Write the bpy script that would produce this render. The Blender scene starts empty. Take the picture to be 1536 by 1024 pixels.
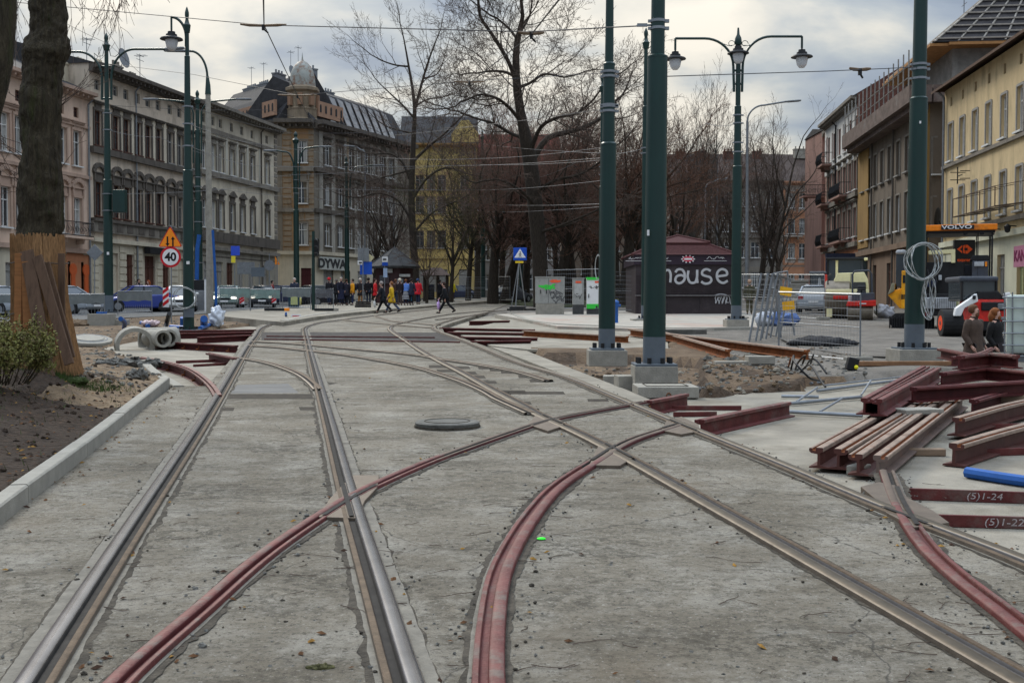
import bpy, bmesh, math, random
from mathutils import Vector, Matrix, noise, geometry
R = random.Random(7)
SC = bpy.context.scene
COL = SC.collection
# ---------------------------------------------------------------- camera model (photo pixels, 1536 x 1024)
F = 1700.0
EYE = 1.5
TH = math.atan(55 / F)
CT, ST = math.cos(TH), math.sin(TH)
SL = math.tan(math.atan(84 / F) - TH)          # the street climbs gently away from the camera
YC = 140.0                                     # ... and levels off here
def ray(px, py):
 a, b = (px - 768) / F, (512 - py) / F
 return Vector((a, CT + b * ST, -ST + b * CT))
def G(px, py, dz=0.0):
 d = ray(px, py)
 t = (dz - EYE) / (d.z - SL * d.y)
 return Vector((0, 0, EYE)) + d * t
def P(px, py, Y):
 d = ray(px, py)
 return Vector((0, 0, EYE)) + d * (Y / d.y)
def X(px, Y): return (px - 768) / F * Y
def pl(y): return SL * min(y, YC)
def at(px, Y, dz=0.0): return Vector((X(px, Y), Y, pl(Y) + dz))
def ppm(Y): return F / Y
# ---------------------------------------------------------------- materials
MATS = {}
def lin(c):
 return tuple((x / 12.92 if x <= .04045 else ((x + .055) / 1.055) ** 2.4) for x in [v / 255 for v in c])
def mat(name, col, rough=.8, metal=0., var=.25, scale=4., bump=0., bscale=30., col2=None, spots=0., spotcol=(.03, .03, .03), spotscale=8., spec=.3, stretch=(1, 1, 1), detail=6., trans=0., alpha=1., spotlo=.55):
 if name in MATS: return MATS[name]
 m = bpy.data.materials.new(name); m.use_nodes = True
 nt = m.node_tree; N = nt.nodes; L = nt.links
 b = N['Principled BSDF']
 b.inputs['Roughness'].default_value = rough
 b.inputs['Metallic'].default_value = metal
 b.inputs['Specular IOR Level'].default_value = spec
 if trans: b.inputs['Transmission Weight'].default_value = trans
 if alpha < 1: b.inputs['Alpha'].default_value = alpha
 tc = N.new('ShaderNodeTexCoord'); mp = N.new('ShaderNodeMapping'); mp.inputs['Scale'].default_value = stretch
 L.new(tc.outputs['Object'], mp.inputs['Vector'])
 n1 = N.new('ShaderNodeTexNoise'); n1.inputs['Scale'].default_value = scale; n1.inputs['Detail'].default_value = detail; n1.inputs['Roughness'].default_value = .65
 L.new(mp.outputs[0], n1.inputs['Vector'])
 rp = N.new('ShaderNodeValToRGB')
 c2 = col2 or tuple(min(1, c * (1 + var)) for c in col)
 c1 = col if col2 else tuple(c * (1 - var) for c in col)
 rp.color_ramp.elements[0].position = .3; rp.color_ramp.elements[1].position = .7
 rp.color_ramp.elements[0].color = (*c1, 1); rp.color_ramp.elements[1].color = (*c2, 1)
 L.new(n1.outputs['Fac'], rp.inputs[0])
 out = rp.outputs[0]
 if spots > 0:
  n2 = N.new('ShaderNodeTexNoise'); n2.inputs['Scale'].default_value = spotscale; n2.inputs['Detail'].default_value = 8; n2.inputs['Roughness'].default_value = .7
  L.new(mp.outputs[0], n2.inputs['Vector'])
  r2 = N.new('ShaderNodeMapRange'); r2.inputs[1].default_value = spotlo; r2.inputs[2].default_value = spotlo + .15; r2.inputs[4].default_value = spots
  L.new(n2.outputs['Fac'], r2.inputs[0])
  mx = N.new('ShaderNodeMix'); mx.data_type = 'RGBA'; mx.inputs['B'].default_value = (*spotcol, 1)
  L.new(r2.outputs[0], mx.inputs['Factor']); L.new(out, mx.inputs['A']); out = mx.outputs['Result']
 L.new(out, b.inputs['Base Color'])
 if bump > 0:
  n3 = N.new('ShaderNodeTexNoise'); n3.inputs['Scale'].default_value = bscale; n3.inputs['Detail'].default_value = 6
  L.new(mp.outputs[0], n3.inputs['Vector'])
  bp = N.new('ShaderNodeBump'); bp.inputs['Strength'].default_value = min(1, bump); bp.inputs['Distance'].default_value = .02 * max(1, bump)
  L.new(n3.outputs['Fac'], bp.inputs['Height']); L.new(bp.outputs[0], b.inputs['Normal'])
 MATS[name] = m
 return m
def emis(name, col, s):
 m = mat(name, col, .4)
 b = m.node_tree.nodes['Principled BSDF']
 b.inputs['Emission Color'].default_value = (*col, 1); b.inputs['Emission Strength'].default_value = s
 return m
# ---------------------------------------------------------------- mesh builder
class MB:
 def __init__(s): s.v = []; s.f = []; s.m = []; s.mi = 0; s.sm = []; s.s = False
 def add(s, vs, fs):
  o = len(s.v); s.v += [tuple(v) for v in vs]
  for f in fs:
   s.f.append([i + o for i in f]); s.m.append(s.mi); s.sm.append(s.s)
  return s
 def box(s, c, d, M=None, rz=0.):
  x, y, z = [k / 2 for k in d]
  vs = [Vector((a * x, b * y, e * z)) for a in (-1, 1) for b in (-1, 1) for e in (-1, 1)]
  if M is None: M = Matrix.Rotation(rz, 3, 'Z') if rz else None
  if M is not None: vs = [M @ v for v in vs]
  c = Vector(c)
  return s.add([v + c for v in vs], [(0, 1, 3, 2), (4, 6, 7, 5), (0, 4, 5, 1), (2, 3, 7, 6), (0, 2, 6, 4), (1, 5, 7, 3)])
 def b2(s, a, b):
  return s.box([(p + q) / 2 for p, q in zip(a, b)], [abs(q - p) for p, q in zip(a, b)])
 def bar(s, p0, p1, w, h, up=(0, 0, 1)):
  p0, p1 = Vector(p0), Vector(p1); d = p1 - p0; L = d.length
  if L < 1e-6: return s
  x = d / L; y = Vector(up).cross(x)
  if y.length < 1e-4: y = Vector((1, 0, 0)).cross(x)
  y.normalize(); z = x.cross(y)
  M = Matrix((x, y, z)).transposed()
  return s.box((p0 + p1) / 2, (L, w, h), M)
 def ring(s, pts, rs, n=8, cap=True, ell=1., up=None):
  pts = [Vector(p) for p in pts]; o = len(s.v); k = len(pts)
  if not hasattr(rs, '__len__'): rs = [rs] * k
  prev = None
  vs = []
  for i, p in enumerate(pts):
   t = (pts[min(i + 1, k - 1)] - pts[max(i - 1, 0)])
   if t.length < 1e-9: t = Vector((0, 0, 1))
   t.normalize()
   if prev is None:
    a = Vector(up) if up else (Vector((0, 0, 1)) if abs(t.z) < .9 else Vector((1, 0, 0)))
    u = (a - t * a.dot(t)).normalized()
   else:
    u = prev - t * prev.dot(t)
    u = u.normalized() if u.length > 1e-6 else t.orthogonal().normalized()
   prev = u; w = t.cross(u)
   for j in range(n):
    an = 2 * math.pi * j / n
    vs.append(p + u * (math.cos(an) * rs[i]) + w * (math.sin(an) * rs[i] * ell))
  fs = []
  for i in range(k - 1):
   for j in range(n):
    a = i * n + j; b = i * n + (j + 1) % n
    fs.append((a, b, b + n, a + n))
  if cap:
   fs.append(tuple(range(n))[::-1]); fs.append(tuple(range((k - 1) * n, k * n)))
  return s.add(vs, fs)
 tube = ring
 def lathe(s, prof, n=12, c=(0, 0, 0), ph=0.):
  c = Vector(c); vs = []; k = len(prof)
  for r, z in prof:
   for j in range(n):
    a = 2 * math.pi * j / n + ph
    vs.append(c + Vector((r * math.cos(a), r * math.sin(a), z)))
  fs = []
  for i in range(k - 1):
   for j in range(n):
    a = i * n + j; b = i * n + (j + 1) % n
    fs.append((a, b, b + n, a + n))
  fs.append(tuple(range(n))[::-1]); fs.append(tuple(range((k - 1) * n, k * n)))
  return s.add(vs, fs)
 def prism(s, poly, o, ux, uy, dn, th):
  """polygon in the plane (o, ux, uy) pushed th along dn"""
  o, ux, uy, dn = Vector(o), Vector(ux), Vector(uy), Vector(dn); n = len(poly)
  a = [o + ux * p[0] + uy * p[1] for p in poly]; b = [p + dn * th for p in a]
  return s.add(a + b, [tuple(range(n))[::-1], tuple(range(n, 2 * n))] + [(i, (i + 1) % n, n + (i + 1) % n, n + i) for i in range(n)])
 def sphere(s, c, r, n=10, m=7, sq=(1, 1, 1)):
  c = Vector(c); vs = []; fs = []
  for i in range(m + 1):
   t = math.pi * i / m
   for j in range(n):
    a = 2 * math.pi * j / n
    vs.append(c + Vector((r * sq[0] * math.sin(t) * math.cos(a), r * sq[1] * math.sin(t) * math.sin(a), r * sq[2] * math.cos(t))))
  for i in range(m):
   for j in range(n):
    a = i * n + j; b = i * n + (j + 1) % n
    fs.append((a, a + n, b + n, b))
  return s.add(vs, fs)
 def quad(s, a, b, c, d): return s.add([a, b, c, d], [(0, 1, 2, 3)])
 def sweep(s, path, prof, mids=None, closed=False, caps=True):
  """prof: (u, z) list swept along a path; u to the right of travel, z up; mids = material per profile segment"""
  path = [Vector(p) for p in path]; k = len(path); n = len(prof); vs = []
  for i, p in enumerate(path):
   t = path[min(i + 1, k - 1)] - path[max(i - 1, 0)]; t.normalize()
   r = t.cross(Vector((0, 0, 1))).normalized(); up = r.cross(t)
   for u, z in prof: vs.append(p + r * u + up * z)
  o = len(s.v); s.v += [tuple(v) for v in vs]
  rng = n if closed else n - 1
  for i in range(k - 1):
   for j in range(rng):
    a = i * n + j; b = i * n + (j + 1) % n
    s.f.append([o + a, o + a + n, o + b + n, o + b]); s.m.append(mids[j] if mids else s.mi); s.sm.append(False)
  if caps and closed:
   s.f.append([o + j for j in range(n)]); s.m.append(s.mi); s.sm.append(False)
   s.f.append([o + (k - 1) * n + j for j in range(n)][::-1]); s.m.append(s.mi); s.sm.append(False)
  return s
 def build(s, name, mats, parent=None, loc=None, rz=0., bevel=0., smooth=False, fix=True):
  me = bpy.data.meshes.new(name)
  me.from_pydata(s.v, [], s.f)
  if not isinstance(mats, (list, tuple)): mats = [mats]
  for m in mats: me.materials.append(m)
  me.polygons.foreach_set('material_index', [min(i, len(mats) - 1) for i in s.m])
  if fix or bevel:
   bm = bmesh.new(); bm.from_mesh(me)
   if bevel:
    bmesh.ops.remove_doubles(bm, verts=bm.verts, dist=1e-5)
   if fix: bmesh.ops.recalc_face_normals(bm, faces=bm.faces)
   if bevel:
    es = [e for e in bm.edges if len(e.link_faces) == 2 and e.calc_face_angle(0) > .6]
    bmesh.ops.bevel(bm, geom=es, offset=bevel, segments=2, affect='EDGES', profile=.6)
   bm.to_mesh(me); bm.free()
  if smooth:
   me.polygons.foreach_set('use_smooth', [True] * len(me.polygons))
   if smooth != 'all':
    try: me.set_sharp_from_angle(angle=.7)
    except Exception: pass
  elif any(s.sm) and not bevel:
   me.polygons.foreach_set('use_smooth', s.sm)
  o = bpy.data.objects.new(name, me); COL.objects.link(o)
  if parent is not None: o.parent = parent
  if loc is not None: o.location = loc
  if rz: o.rotation_euler.z = rz
  return o
def tag(o, label=None, cat=None, group=None, kind=None):
 if label: o['label'] = label
 if cat: o['category'] = cat
 if group: o['group'] = group
 if kind: o['kind'] = kind
 return o
def thing(name, label, cat, loc=(0, 0, 0), rz=0., group=None):
 o = bpy.data.objects.new(name, None); COL.objects.link(o)
 o.empty_display_size = .2
 o.location = loc; o.rotation_euler.z = rz
 return tag(o, label, cat, group)
CH = {}
def copy_tree(o, loc=None, rz=None, label=None, parent=None, scale=None):
 c = o.copy(); COL.objects.link(c)
 if parent is not None: c.parent = parent
 for ch in list(o.children): copy_tree(ch, parent=c)
 if loc is not None: c.location = loc
 if rz is not None: c.rotation_euler.z = rz
 if scale is not None: c.scale = scale if hasattr(scale, '__len__') else (scale,) * 3
 if label: c['label'] = label
 return c
def spline(pts, step=.4, n=None):
 """Catmull-Rom through 3-D points, resampled"""
 pts = [Vector(p) for p in pts]
 if len(pts) < 3:
  a, b = pts[0], pts[-1]; k = max(1, int((b - a).length / step)); return [a.lerp(b, i / k) for i in range(k + 1)]
 out = []
 q = [pts[0] * 2 - pts[1]] + pts + [pts[-1] * 2 - pts[-2]]
 for i in range(1, len(q) - 2):
  p0, p1, p2, p3 = q[i - 1:i + 3]
  # centripetal: stable with the very uneven spacing of traced points
  t1 = max(1e-4, (p1 - p0).length) ** .5; t2 = t1 + max(1e-4, (p2 - p1).length) ** .5; t3 = t2 + max(1e-4, (p3 - p2).length) ** .5
  k = max(2, int((p2 - p1).length / step))
  for j in range(k):
   t = t1 + (t2 - t1) * j / k
   a1 = p0 * ((t1 - t) / t1) + p1 * (t / t1)
   a2 = p1 * ((t2 - t) / (t2 - t1)) + p2 * ((t - t1) / (t2 - t1))
   a3 = p2 * ((t3 - t) / (t3 - t2)) + p3 * ((t - t2) / (t3 - t2))
   b1 = a1 * ((t2 - t) / t2) + a2 * (t / t2)
   b2 = a2 * ((t3 - t) / (t3 - t1)) + a3 * ((t - t1) / (t3 - t1))
   out.append(b1 * ((t2 - t) / (t2 - t1)) + b2 * ((t - t1) / (t2 - t1)))
 out.append(pts[-1])
 return out
def text(body, size, m, parent=None, loc=(0, 0, 0), rot=(0, 0, 0), name='lettering', ext=.004, align='CENTER', sx=1., shear=0., bold=0.):
 cu = bpy.data.curves.new(name, 'FONT'); cu.body = body; cu.size = size; cu.extrude = ext; cu.align_x = align; cu.align_y = 'CENTER'; cu.shear = shear; cu.offset = bold
 cu.resolution_u = 4
 ob = bpy.data.objects.new(name, cu); COL.objects.link(ob)
 me = bpy.data.meshes.new_from_object(ob)
 bpy.data.objects.remove(ob); bpy.data.curves.remove(cu)
 me.materials.clear(); me.materials.append(m)
 o = bpy.data.objects.new(name, me); COL.objects.link(o)
 o.parent = parent; o.location = loc; o.rotation_euler = rot; o.scale = (sx, 1, 1)
 return o
def n2(x, y, s=1., z=0.): return noise.noise(Vector((x * s, y * s, z)))
def inpoly(x, y, poly):
 c = False; n = len(poly); j = n - 1
 for i in range(n):
  xi, yi = poly[i][0], poly[i][1]; xj, yj = poly[j][0], poly[j][1]
  if (yi > y) != (yj > y) and x < (xj - xi) * (y - yi) / (yj - yi) + xi: c = not c
  j = i
 return c
def segdist(x, y, a, b):
 ax, ay = a[0], a[1]; bx, by = b[0] - ax, b[1] - ay
 t = max(0, min(1, ((x - ax) * bx + (y - ay) * by) / (bx * bx + by * by + 1e-12)))
 return math.hypot(x - ax - bx * t, y - ay - by * t)
def sstep(a, b, x):
 t = max(0, min(1, (x - a) / (b - a))); return t * t * (3 - 2 * t)
# ---------------------------------------------------------------- the palette
def concrete_mat():
 m = bpy.data.materials.new('track_concrete'); m.use_nodes = True
 nt = m.node_tree; N = nt.nodes; L = nt.links; b = N['Principled BSDF']
 b.inputs['Roughness'].default_value = .9; b.inputs['Specular IOR Level'].default_value = .2
 tc = N.new('ShaderNodeTexCoord')
 def nz(scale, detail=8, rough=.65, st=(1, 1, 1), rz=0.):
  mp = N.new('ShaderNodeMapping'); mp.inputs['Scale'].default_value = st; mp.inputs['Rotation'].default_value = (0, 0, rz)
  L.new(tc.outputs['Object'], mp.inputs[0])
  n = N.new('ShaderNodeTexNoise'); n.inputs['Scale'].default_value = scale; n.inputs['Detail'].default_value = detail; n.inputs['Roughness'].default_value = rough
  L.new(mp.outputs[0], n.inputs[0]); return n.outputs['Fac']
 def rng(x, a, c, lo=0., hi=1.):
  r = N.new('ShaderNodeMapRange'); r.inputs[1].default_value = a; r.inputs[2].default_value = c; r.inputs[3].default_value = lo; r.inputs[4].default_value = hi
  L.new(x, r.inputs[0]); return r.outputs[0]
 def mix(f, a, bcol, typ='MIX'):
  x = N.new('ShaderNodeMix'); x.data_type = 'RGBA'; x.blend_type = typ
  L.new(f, x.inputs['Factor'])
  for s_, v in (('A', a), ('B', bcol)):
   if isinstance(v, tuple): x.inputs[s_].default_value = (*v, 1)
   else: L.new(v, x.inputs[s_])
  return x.outputs['Result']
 c = mix(rng(nz(.5), .36, .64), (.160, .138, .104), (.258, .230, .182))
 c = mix(rng(nz(2.1, 10, .72), .46, .66, 0, .7), c, (.345, .325, .278))
 patch = rng(nz(.75, 8, .7, (1, 1.6, 1)), .44, .62)                 # where the surface is rough and dirty
 def both(a, b_, k):
  m_ = N.new('ShaderNodeMath'); m_.operation = 'MULTIPLY'; L.new(a, m_.inputs[0]); L.new(b_, m_.inputs[1])
  m2 = N.new('ShaderNodeMath'); m2.operation = 'MULTIPLY'; L.new(m_.outputs[0], m2.inputs[0]); m2.inputs[1].default_value = k; return m2.outputs[0]
 c = mix(rng(nz(1.1, 12, .82, (.7, 1.5, 1)), .50, .64, 0, .80), c, (.080, .068, .050))
 c = mix(both(rng(nz(13, 10, .82), .47, .545), patch, .80), c, (.060, .053, .040))
 c = mix(rng(nz(24, 10, .85), .53, .58, 0, .78), c, (.055, .048, .037))
 c = mix(rng(nz(60, 5, .75), .56, .63, 0, .65), c, (.065, .058, .046))
 c = mix(rng(nz(38, 8, .8), .57, .63, 0, .6), c, (.42, .40, .35))
 c = mix(rng(nz(3.4, 8, .75, (.5, 4., 1.), .12), .57, .66, 0, .4), c, (.09, .08, .062))      # broom marks, the shade of their ridges put into the colour
 c = mix(rng(nz(.33, 5), .55, .7, 0, .45), c, (.165, .118, .070))
 vo = N.new('ShaderNodeTexVoronoi'); vo.feature = 'DISTANCE_TO_EDGE'; vo.inputs['Scale'].default_value = .45
 mpv = N.new('ShaderNodeMapping'); L.new(tc.outputs['Object'], mpv.inputs[0])
 wob = N.new('ShaderNodeTexNoise'); wob.inputs['Scale'].default_value = 1.6; wob.inputs['Detail'].default_value = 6
 ad = N.new('ShaderNodeMix'); ad.data_type = 'RGBA'; ad.blend_type = 'ADD'; ad.inputs['Factor'].default_value = .55
 L.new(tc.outputs['Object'], ad.inputs['A']); L.new(wob.outputs['Color'], ad.inputs['B']); L.new(tc.outputs['Object'], wob.inputs[0])
 L.new(ad.outputs['Result'], vo.inputs['Vector'])
 c = mix(rng(vo.outputs['Distance'], .0035, .0, 0, .8), c, (.05, .046, .04))
 L.new(c, b.inputs['Base Color'])
 bp = N.new('ShaderNodeBump'); bp.inputs['Strength'].default_value = .9; bp.inputs['Distance'].default_value = .018
 L.new(nz(24, 10, .8), bp.inputs['Height'])
 b2 = N.new('ShaderNodeBump'); b2.inputs['Strength'].default_value = .5; b2.inputs['Distance'].default_value = .008
 L.new(nz(120, 3), b2.inputs['Height']); L.new(bp.outputs[0], b2.inputs['Normal']); L.new(b2.outputs[0], b.inputs['Normal'])
 MATS['track_concrete'] = m; return m
CONC = concrete_mat()
PALE = mat('pale_concrete', (.255, .230, .185), .9, var=.30, scale=1.1, bump=.5, bscale=60, spots=.7, spotcol=(.14, .12, .085), spotscale=.9, spotlo=.5)
KERB = mat('kerb_concrete', (.285, .268, .228), .85, var=.14, scale=6, bump=.3, bscale=90, spots=.35, spotcol=(.2, .18, .14), spotscale=5)
CAST = mat('cast_concrete', (.29, .272, .232), .9, var=.2, scale=5, bump=.5, bscale=50, spots=.5, spotcol=(.17, .15, .12), spotscale=3)
ASPH = mat('asphalt', (.12, .118, .112), .92, var=.25, scale=.8, bump=.5, bscale=120, spots=.5, spotcol=(.2, .18, .15), spotscale=.4)
DIRT = mat('bare_earth', (.070, .043, .025), .95, var=.5, scale=1.9, bump=2.5, bscale=18, col2=(.17, .118, .072), spots=.7, spotcol=(.045, .030, .022), spotscale=2.2)
SOIL = mat('dark_soil', (.026, .017, .011), .97, var=.5, scale=5, bump=3., bscale=18, col2=(.052, .034, .022), spots=.6, spotcol=(.10, .055, .03), spotscale=16)
SAND = mat('sandy_rubble', (.115, .075, .042), .95, var=.4, scale=4, bump=2.5, bscale=16, col2=(.23, .165, .10), spots=.8, spotcol=(.065, .048, .036), spotscale=6, spotlo=.48)
GRAV = mat('gravel_road', (.15, .135, .115), .95, var=.35, scale=1.5, bump=1., bscale=60, spots=.6, spotcol=(.075, .07, .065), spotscale=1.)
ROUGH = mat('broken_concrete', (.15, .145, .13), .95, var=.5, scale=9, bump=1.5, bscale=30)
STEEL = mat('worn_steel', (.20, .20, .215), .24, .92, var=.25, scale=3, spots=.5, spotcol=(.14, .10, .07), spotscale=1.2)
STEELD = mat('dull_steel', (.15, .125, .10), .55, .5, var=.3, scale=7, bump=.2, bscale=90)
RUSTS = mat('rusty_steel_edge', (.10, .07, .045), .75, .25, var=.4, scale=10, bump=.3, bscale=80)
GROOVE = mat('groove_dirt', (.028, .025, .022), .9, var=.4, scale=12)
JOINT = mat('joint_filler', (.060, .051, .039), .95, var=.6, scale=9, bump=1., bscale=50, spots=.6, spotcol=(.14, .12, .09), spotscale=7)
FILL = mat('grey_filler_strip', (.175, .160, .132), .9, var=.3, scale=10, bump=.4, bscale=80)
RED = mat('red_oxide_primer', (.100, .022, .020), .6, .1, var=.35, scale=5, bump=.25, bscale=40, spots=.7, spotcol=(.125, .088, .074), spotscale=3., spotlo=.52)
REDP = mat('faded_red_primer', (.135, .046, .040), .65, .1, var=.4, scale=3, bump=.3, bscale=50, spots=.8, spotcol=(.140, .112, .094), spotscale=6.5, spotlo=.49)
REDD = mat('dark_red_web', (.070, .012, .012), .6, .1, var=.35, scale=5, spots=.4, spotcol=(.13, .05, .04), spotscale=6)
RUST = mat('orange_rust', (.22, .072, .022), .85, .1, var=.45, scale=7, bump=.5, bscale=60, spots=.6, spotcol=(.07, .028, .014), spotscale=4)
RUSTL = mat('pale_rust', (.27, .20, .155), .7, .3, var=.3, scale=6, stretch=(1, 1, 3), spots=.6, spotcol=(.16, .06, .03), spotscale=5)
GREEN = mat('dark_green_paint', (.003, .026, .021), .38, .0, var=.22, scale=2.5, spec=.5, stretch=(1, 1, .3), spots=.25, spotcol=(.008, .036, .030), spotscale=3)
POLEG = mat('pole_grey_paint', (.11, .13, .15), .55, var=.15, scale=3, spots=.3, spotcol=(.06, .06, .06), spotscale=6)
GALV = mat('galvanised_steel', (.25, .265, .28), .45, .6, var=.15, scale=9)
GREYM = mat('grey_metal', (.20, .21, .22), .55, .4, var=.2, scale=6)
BLACK = mat('black_plastic', (.014, .014, .015), .5, var=.3, scale=8)
RUBBER = mat('rubber', (.02, .02, .02), .85, var=.3, scale=14)
BARK = mat('dark_bark', (.040, .031, .023), .95, var=.55, scale=6, bump=1.5, bscale=14, stretch=(3, 3, .6))
MOSSB = mat('mossy_bark', (.022, .017, .011), .97, var=.6, scale=5, bump=2.5, bscale=14, stretch=(4, 4, .5), col2=(.075, .060, .036), spots=.7, spotcol=(.040, .052, .012), spotscale=2.2)
TWIG = mat('twig_brown', (.085, .060, .046), .95, var=.35, scale=3)
TWIGR = mat('twig_reddish', (.150, .082, .060), .95, var=.35, scale=3)
TWIGG = mat('twig_grey', (.060, .050, .042), .95, var=.35, scale=3)
BARKG = mat('grey_bark', (.075, .066, .055), .95, var=.4, scale=6, bump=1., bscale=14, stretch=(3, 3, .6))
GLASS = mat('window_glass', (.035, .040, .045), .08, var=.4, scale=.8, spec=.7)
GLASSC = mat('car_glass', (.035, .045, .05), .05, var=.2, scale=1, spec=.8)
WHITEF = mat('white_window_frame', (.62, .62, .60), .5, var=.08, scale=5)
BROWNF = mat('brown_window_frame', (.085, .034, .022), .6, var=.3, scale=5)
GREYF = mat('grey_window_frame', (.26, .25, .23), .6, var=.2, scale=5)
WHITE = mat('white_paint', (.74, .74, .73), .45, var=.05, scale=4)
SKIN = mat('skin', (.50, .29, .22), .55, var=.08, scale=12)
def flat(name, c, rough=.6, **k): return mat(name, lin(c), rough, var=k.pop('var', .10), scale=k.pop('scale', 6), **k)
SREDS = flat('sign_red', (190, 30, 40), .4); SORNG = flat('sign_orange', (243, 140, 30), .4); SBLUE = flat('sign_blue', (25, 75, 175), .4); SBLK = flat('sign_black', (18, 18, 20), .5); SWHT = flat('sign_white', (222, 222, 222), .4)
BLUEP = flat('blue_plastic', (32, 84, 152), .45, var=.15)
# ---------------------------------------------------------------- ground
def gp(pts, dz=0.): return [G(x, y, dz) for x, y in pts]
MAIN = [(-600, 1240), (0, 771), (262, 578), (310, 579), (341, 545), (364, 515), (379, 500), (386, 489), (430, 474), (540, 465), (600, 461), (700, 454), (770, 449.5), (772, 453), (722, 471), (702, 477), (678, 484), (663, 490), (666, 498), (697, 508), (734, 521), (790, 545), (852, 564), (947, 600), (1033, 635), (1200, 706), (1302, 748), (1345, 764), (1425, 789), (1550, 843), (2400, 1205), (2400, 1240)]
BASE = [(-560, 1240), (20, 768), (262, 588), (236, 566), (206, 545), (146, 524), (228, 507), (300, 497), (385, 488), (500, 470), (650, 464), (740, 470), (775, 476), (1000, 499), (1004, 529), (792, 527), (988, 603), (1210, 580), (1300, 570), (1430, 563), (1700, 556), (2500, 600), (2500, 1240)]
MAINW = gp(MAIN); BASEW = gp(BASE, -.14)
KA, KB = G(0, 771), G(258, 580)
PITW = gp([(792, 527), (986, 603), (1212, 579), (1195, 556), (1130, 544), (1004, 530)])
PFRONT = (G(986, 603), G(1212, 579)); PBACK = (G(1004, 530), G(1195, 548))
TREE = at(70, 16.0)
DIP = at(1472, 25.3)
def kerb_d(x, y):
 d = (KB - KA); d.z = 0; d.normalize()
 return -((x - KA.x) * d.y - (y - KA.y) * d.x)          # positive to the left of the kerb
def off(x, y):
 h = -.03
 if y < 60:
  h += .045 * n2(x, y, .5) + .03 * n2(x, y, 1.7)
  kd = kerb_d(x, y)
  if kd > -.05 and y < 24:
   rise = sstep(.08, 2.4, kd) * .36 * (1 - sstep(16.6, 19.5, y)) * sstep(2, 7, y)
   r = math.hypot(x - TREE.x, y - TREE.y)
   h += rise + .16 * math.exp(-(r / .9) ** 2) + (.10 * n2(x, y, 1.1, 3.) + .07 * n2(x, y, 3.2, 5.)) * sstep(.05, .8, kd)
   h = max(h, -.06) if kd < .35 else h
  if inpoly(x, y, PITW):
   df = segdist(x, y, *PFRONT); e = min(segdist(x, y, PITW[i], PITW[(i + 1) % 6]) for i in (0, 4, 5))
   px = 768 + x / y * F
   deep = sstep(1030, 1080, px)
   lump = .10 * n2(x, y, 1.3, 9.) + .07 * n2(x, y, 3.5, 2.)
   h = -.46 + lump + (.42 * sstep(.50, .68, df + .25 * n2(x, y, 2.2)) if deep > .5 else .22 * sstep(.6, 3.2, df))
  elif inpoly(x, y, BASEW) or inpoly(x, y, MAINW):
   h = -.30
  if abs(y - DIP.y) < 2.2 and abs(x - DIP.x) < 2.6:
   f = (1 - sstep(.7, 1.5, abs(y - DIP.y))) * (1 - sstep(1.3, 2.3, abs(x - DIP.x))); h = h * (1 - f) - .735 * f
 return h
def gz(x, y): return pl(y) + off(x, y)
def on(px, Y, dz=0.):
 x = X(px, Y); return Vector((x, Y, gz(x, Y) + dz))
def ground():
 ys = []; y = 1.0
 while y < 420:
  ys.append(y); y += .13 + max(0, y - 8) * .012 + max(0, y - 45) * .12
 xs = [0.]; x = 0.
 while x < 420:
  x += .16 if x < 13 else .16 + (x - 13) * .14
  xs.append(x)
 xs = [-v for v in xs[:0:-1]] + xs
 b = MB(); n = len(xs)
 vs = [(x, y, gz(x, y)) for y in ys for x in xs]
 fs = []; mi = []
 for j in range(len(ys) - 1):
  for i in range(n - 1):
   fs.append((j * n + i, j * n + i + 1, j * n + n + i + 1, j * n + n + i))
   x, y = (xs[i] + xs[i + 1]) / 2, (ys[j] + ys[j + 1]) / 2
   w = n2(x, y, 1.3, 7.)
   kd = kerb_d(x, y) if y < 30 else -1
   k = 0
   if kd > 0 and y < 17.6 + w: k = 1 if (kd > .25 + .3 * w or y < 14) else 0
   elif kd > -1 and y < 21 and x < -3: k = 2
   elif 20 < y < 50 and x < 0: k = 2 if w > .12 else 0
   elif inpoly(x, y, PITW): k = 2 if w > .05 and x < 3 else 0
   elif x > 5 and y > 19 or y > 60: k = 3
   if inpoly(x, y, PITW):
    zz = [vs[q_][2] for q_ in fs[-1]]
    if max(zz) - min(zz) > .07: k = 4
   if kd > 0 and 14 < y < 18.5 and -5.9 < x < -4.7 + w: k = 2
   mi.append(k)
 b.add(vs, fs); b.m = mi
 o = b.build('ground', [DIRT, SOIL, SAND, GRAV, mat('dug_bank', (.035, .023, .014), .97, var=.5, scale=5, bump=3., bscale=14, col2=(.085, .055, .034), spots=.5, spotcol=(.12, .10, .08), spotscale=9)], smooth='all', fix=False)
 tag(o, kind='structure')
ground()
def slab(name, pts, top, depth, m, world=False):
 b = MB(); w = pts if world else gp(pts, top)
 n = len(w)
 b.add([tuple(p) for p in w] + [(p.x, p.y, p.z - depth) for p in w], [tuple(range(n)), tuple(range(n, 2 * n))[::-1]] + [(i, n + i, n + (i + 1) % n, (i + 1) % n) for i in range(n)])
 o = b.build(name, m); tag(o, kind='structure'); return o
slab('track_bed', MAIN, 0., .12, CONC)
slab('track_bed_base', BASE, -.14, .5, PALE)
slab('concrete_strip', [(736, 520), (790, 526), (988, 604), (952, 603), (856, 566)], -.02, .10, PALE)
slab('tram_bed', [(775, 477), (1000, 499.5), (1003, 527), (792, 524), (738, 518.5), (700, 506), (680, 497)], -.05, .06, PALE)
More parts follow.
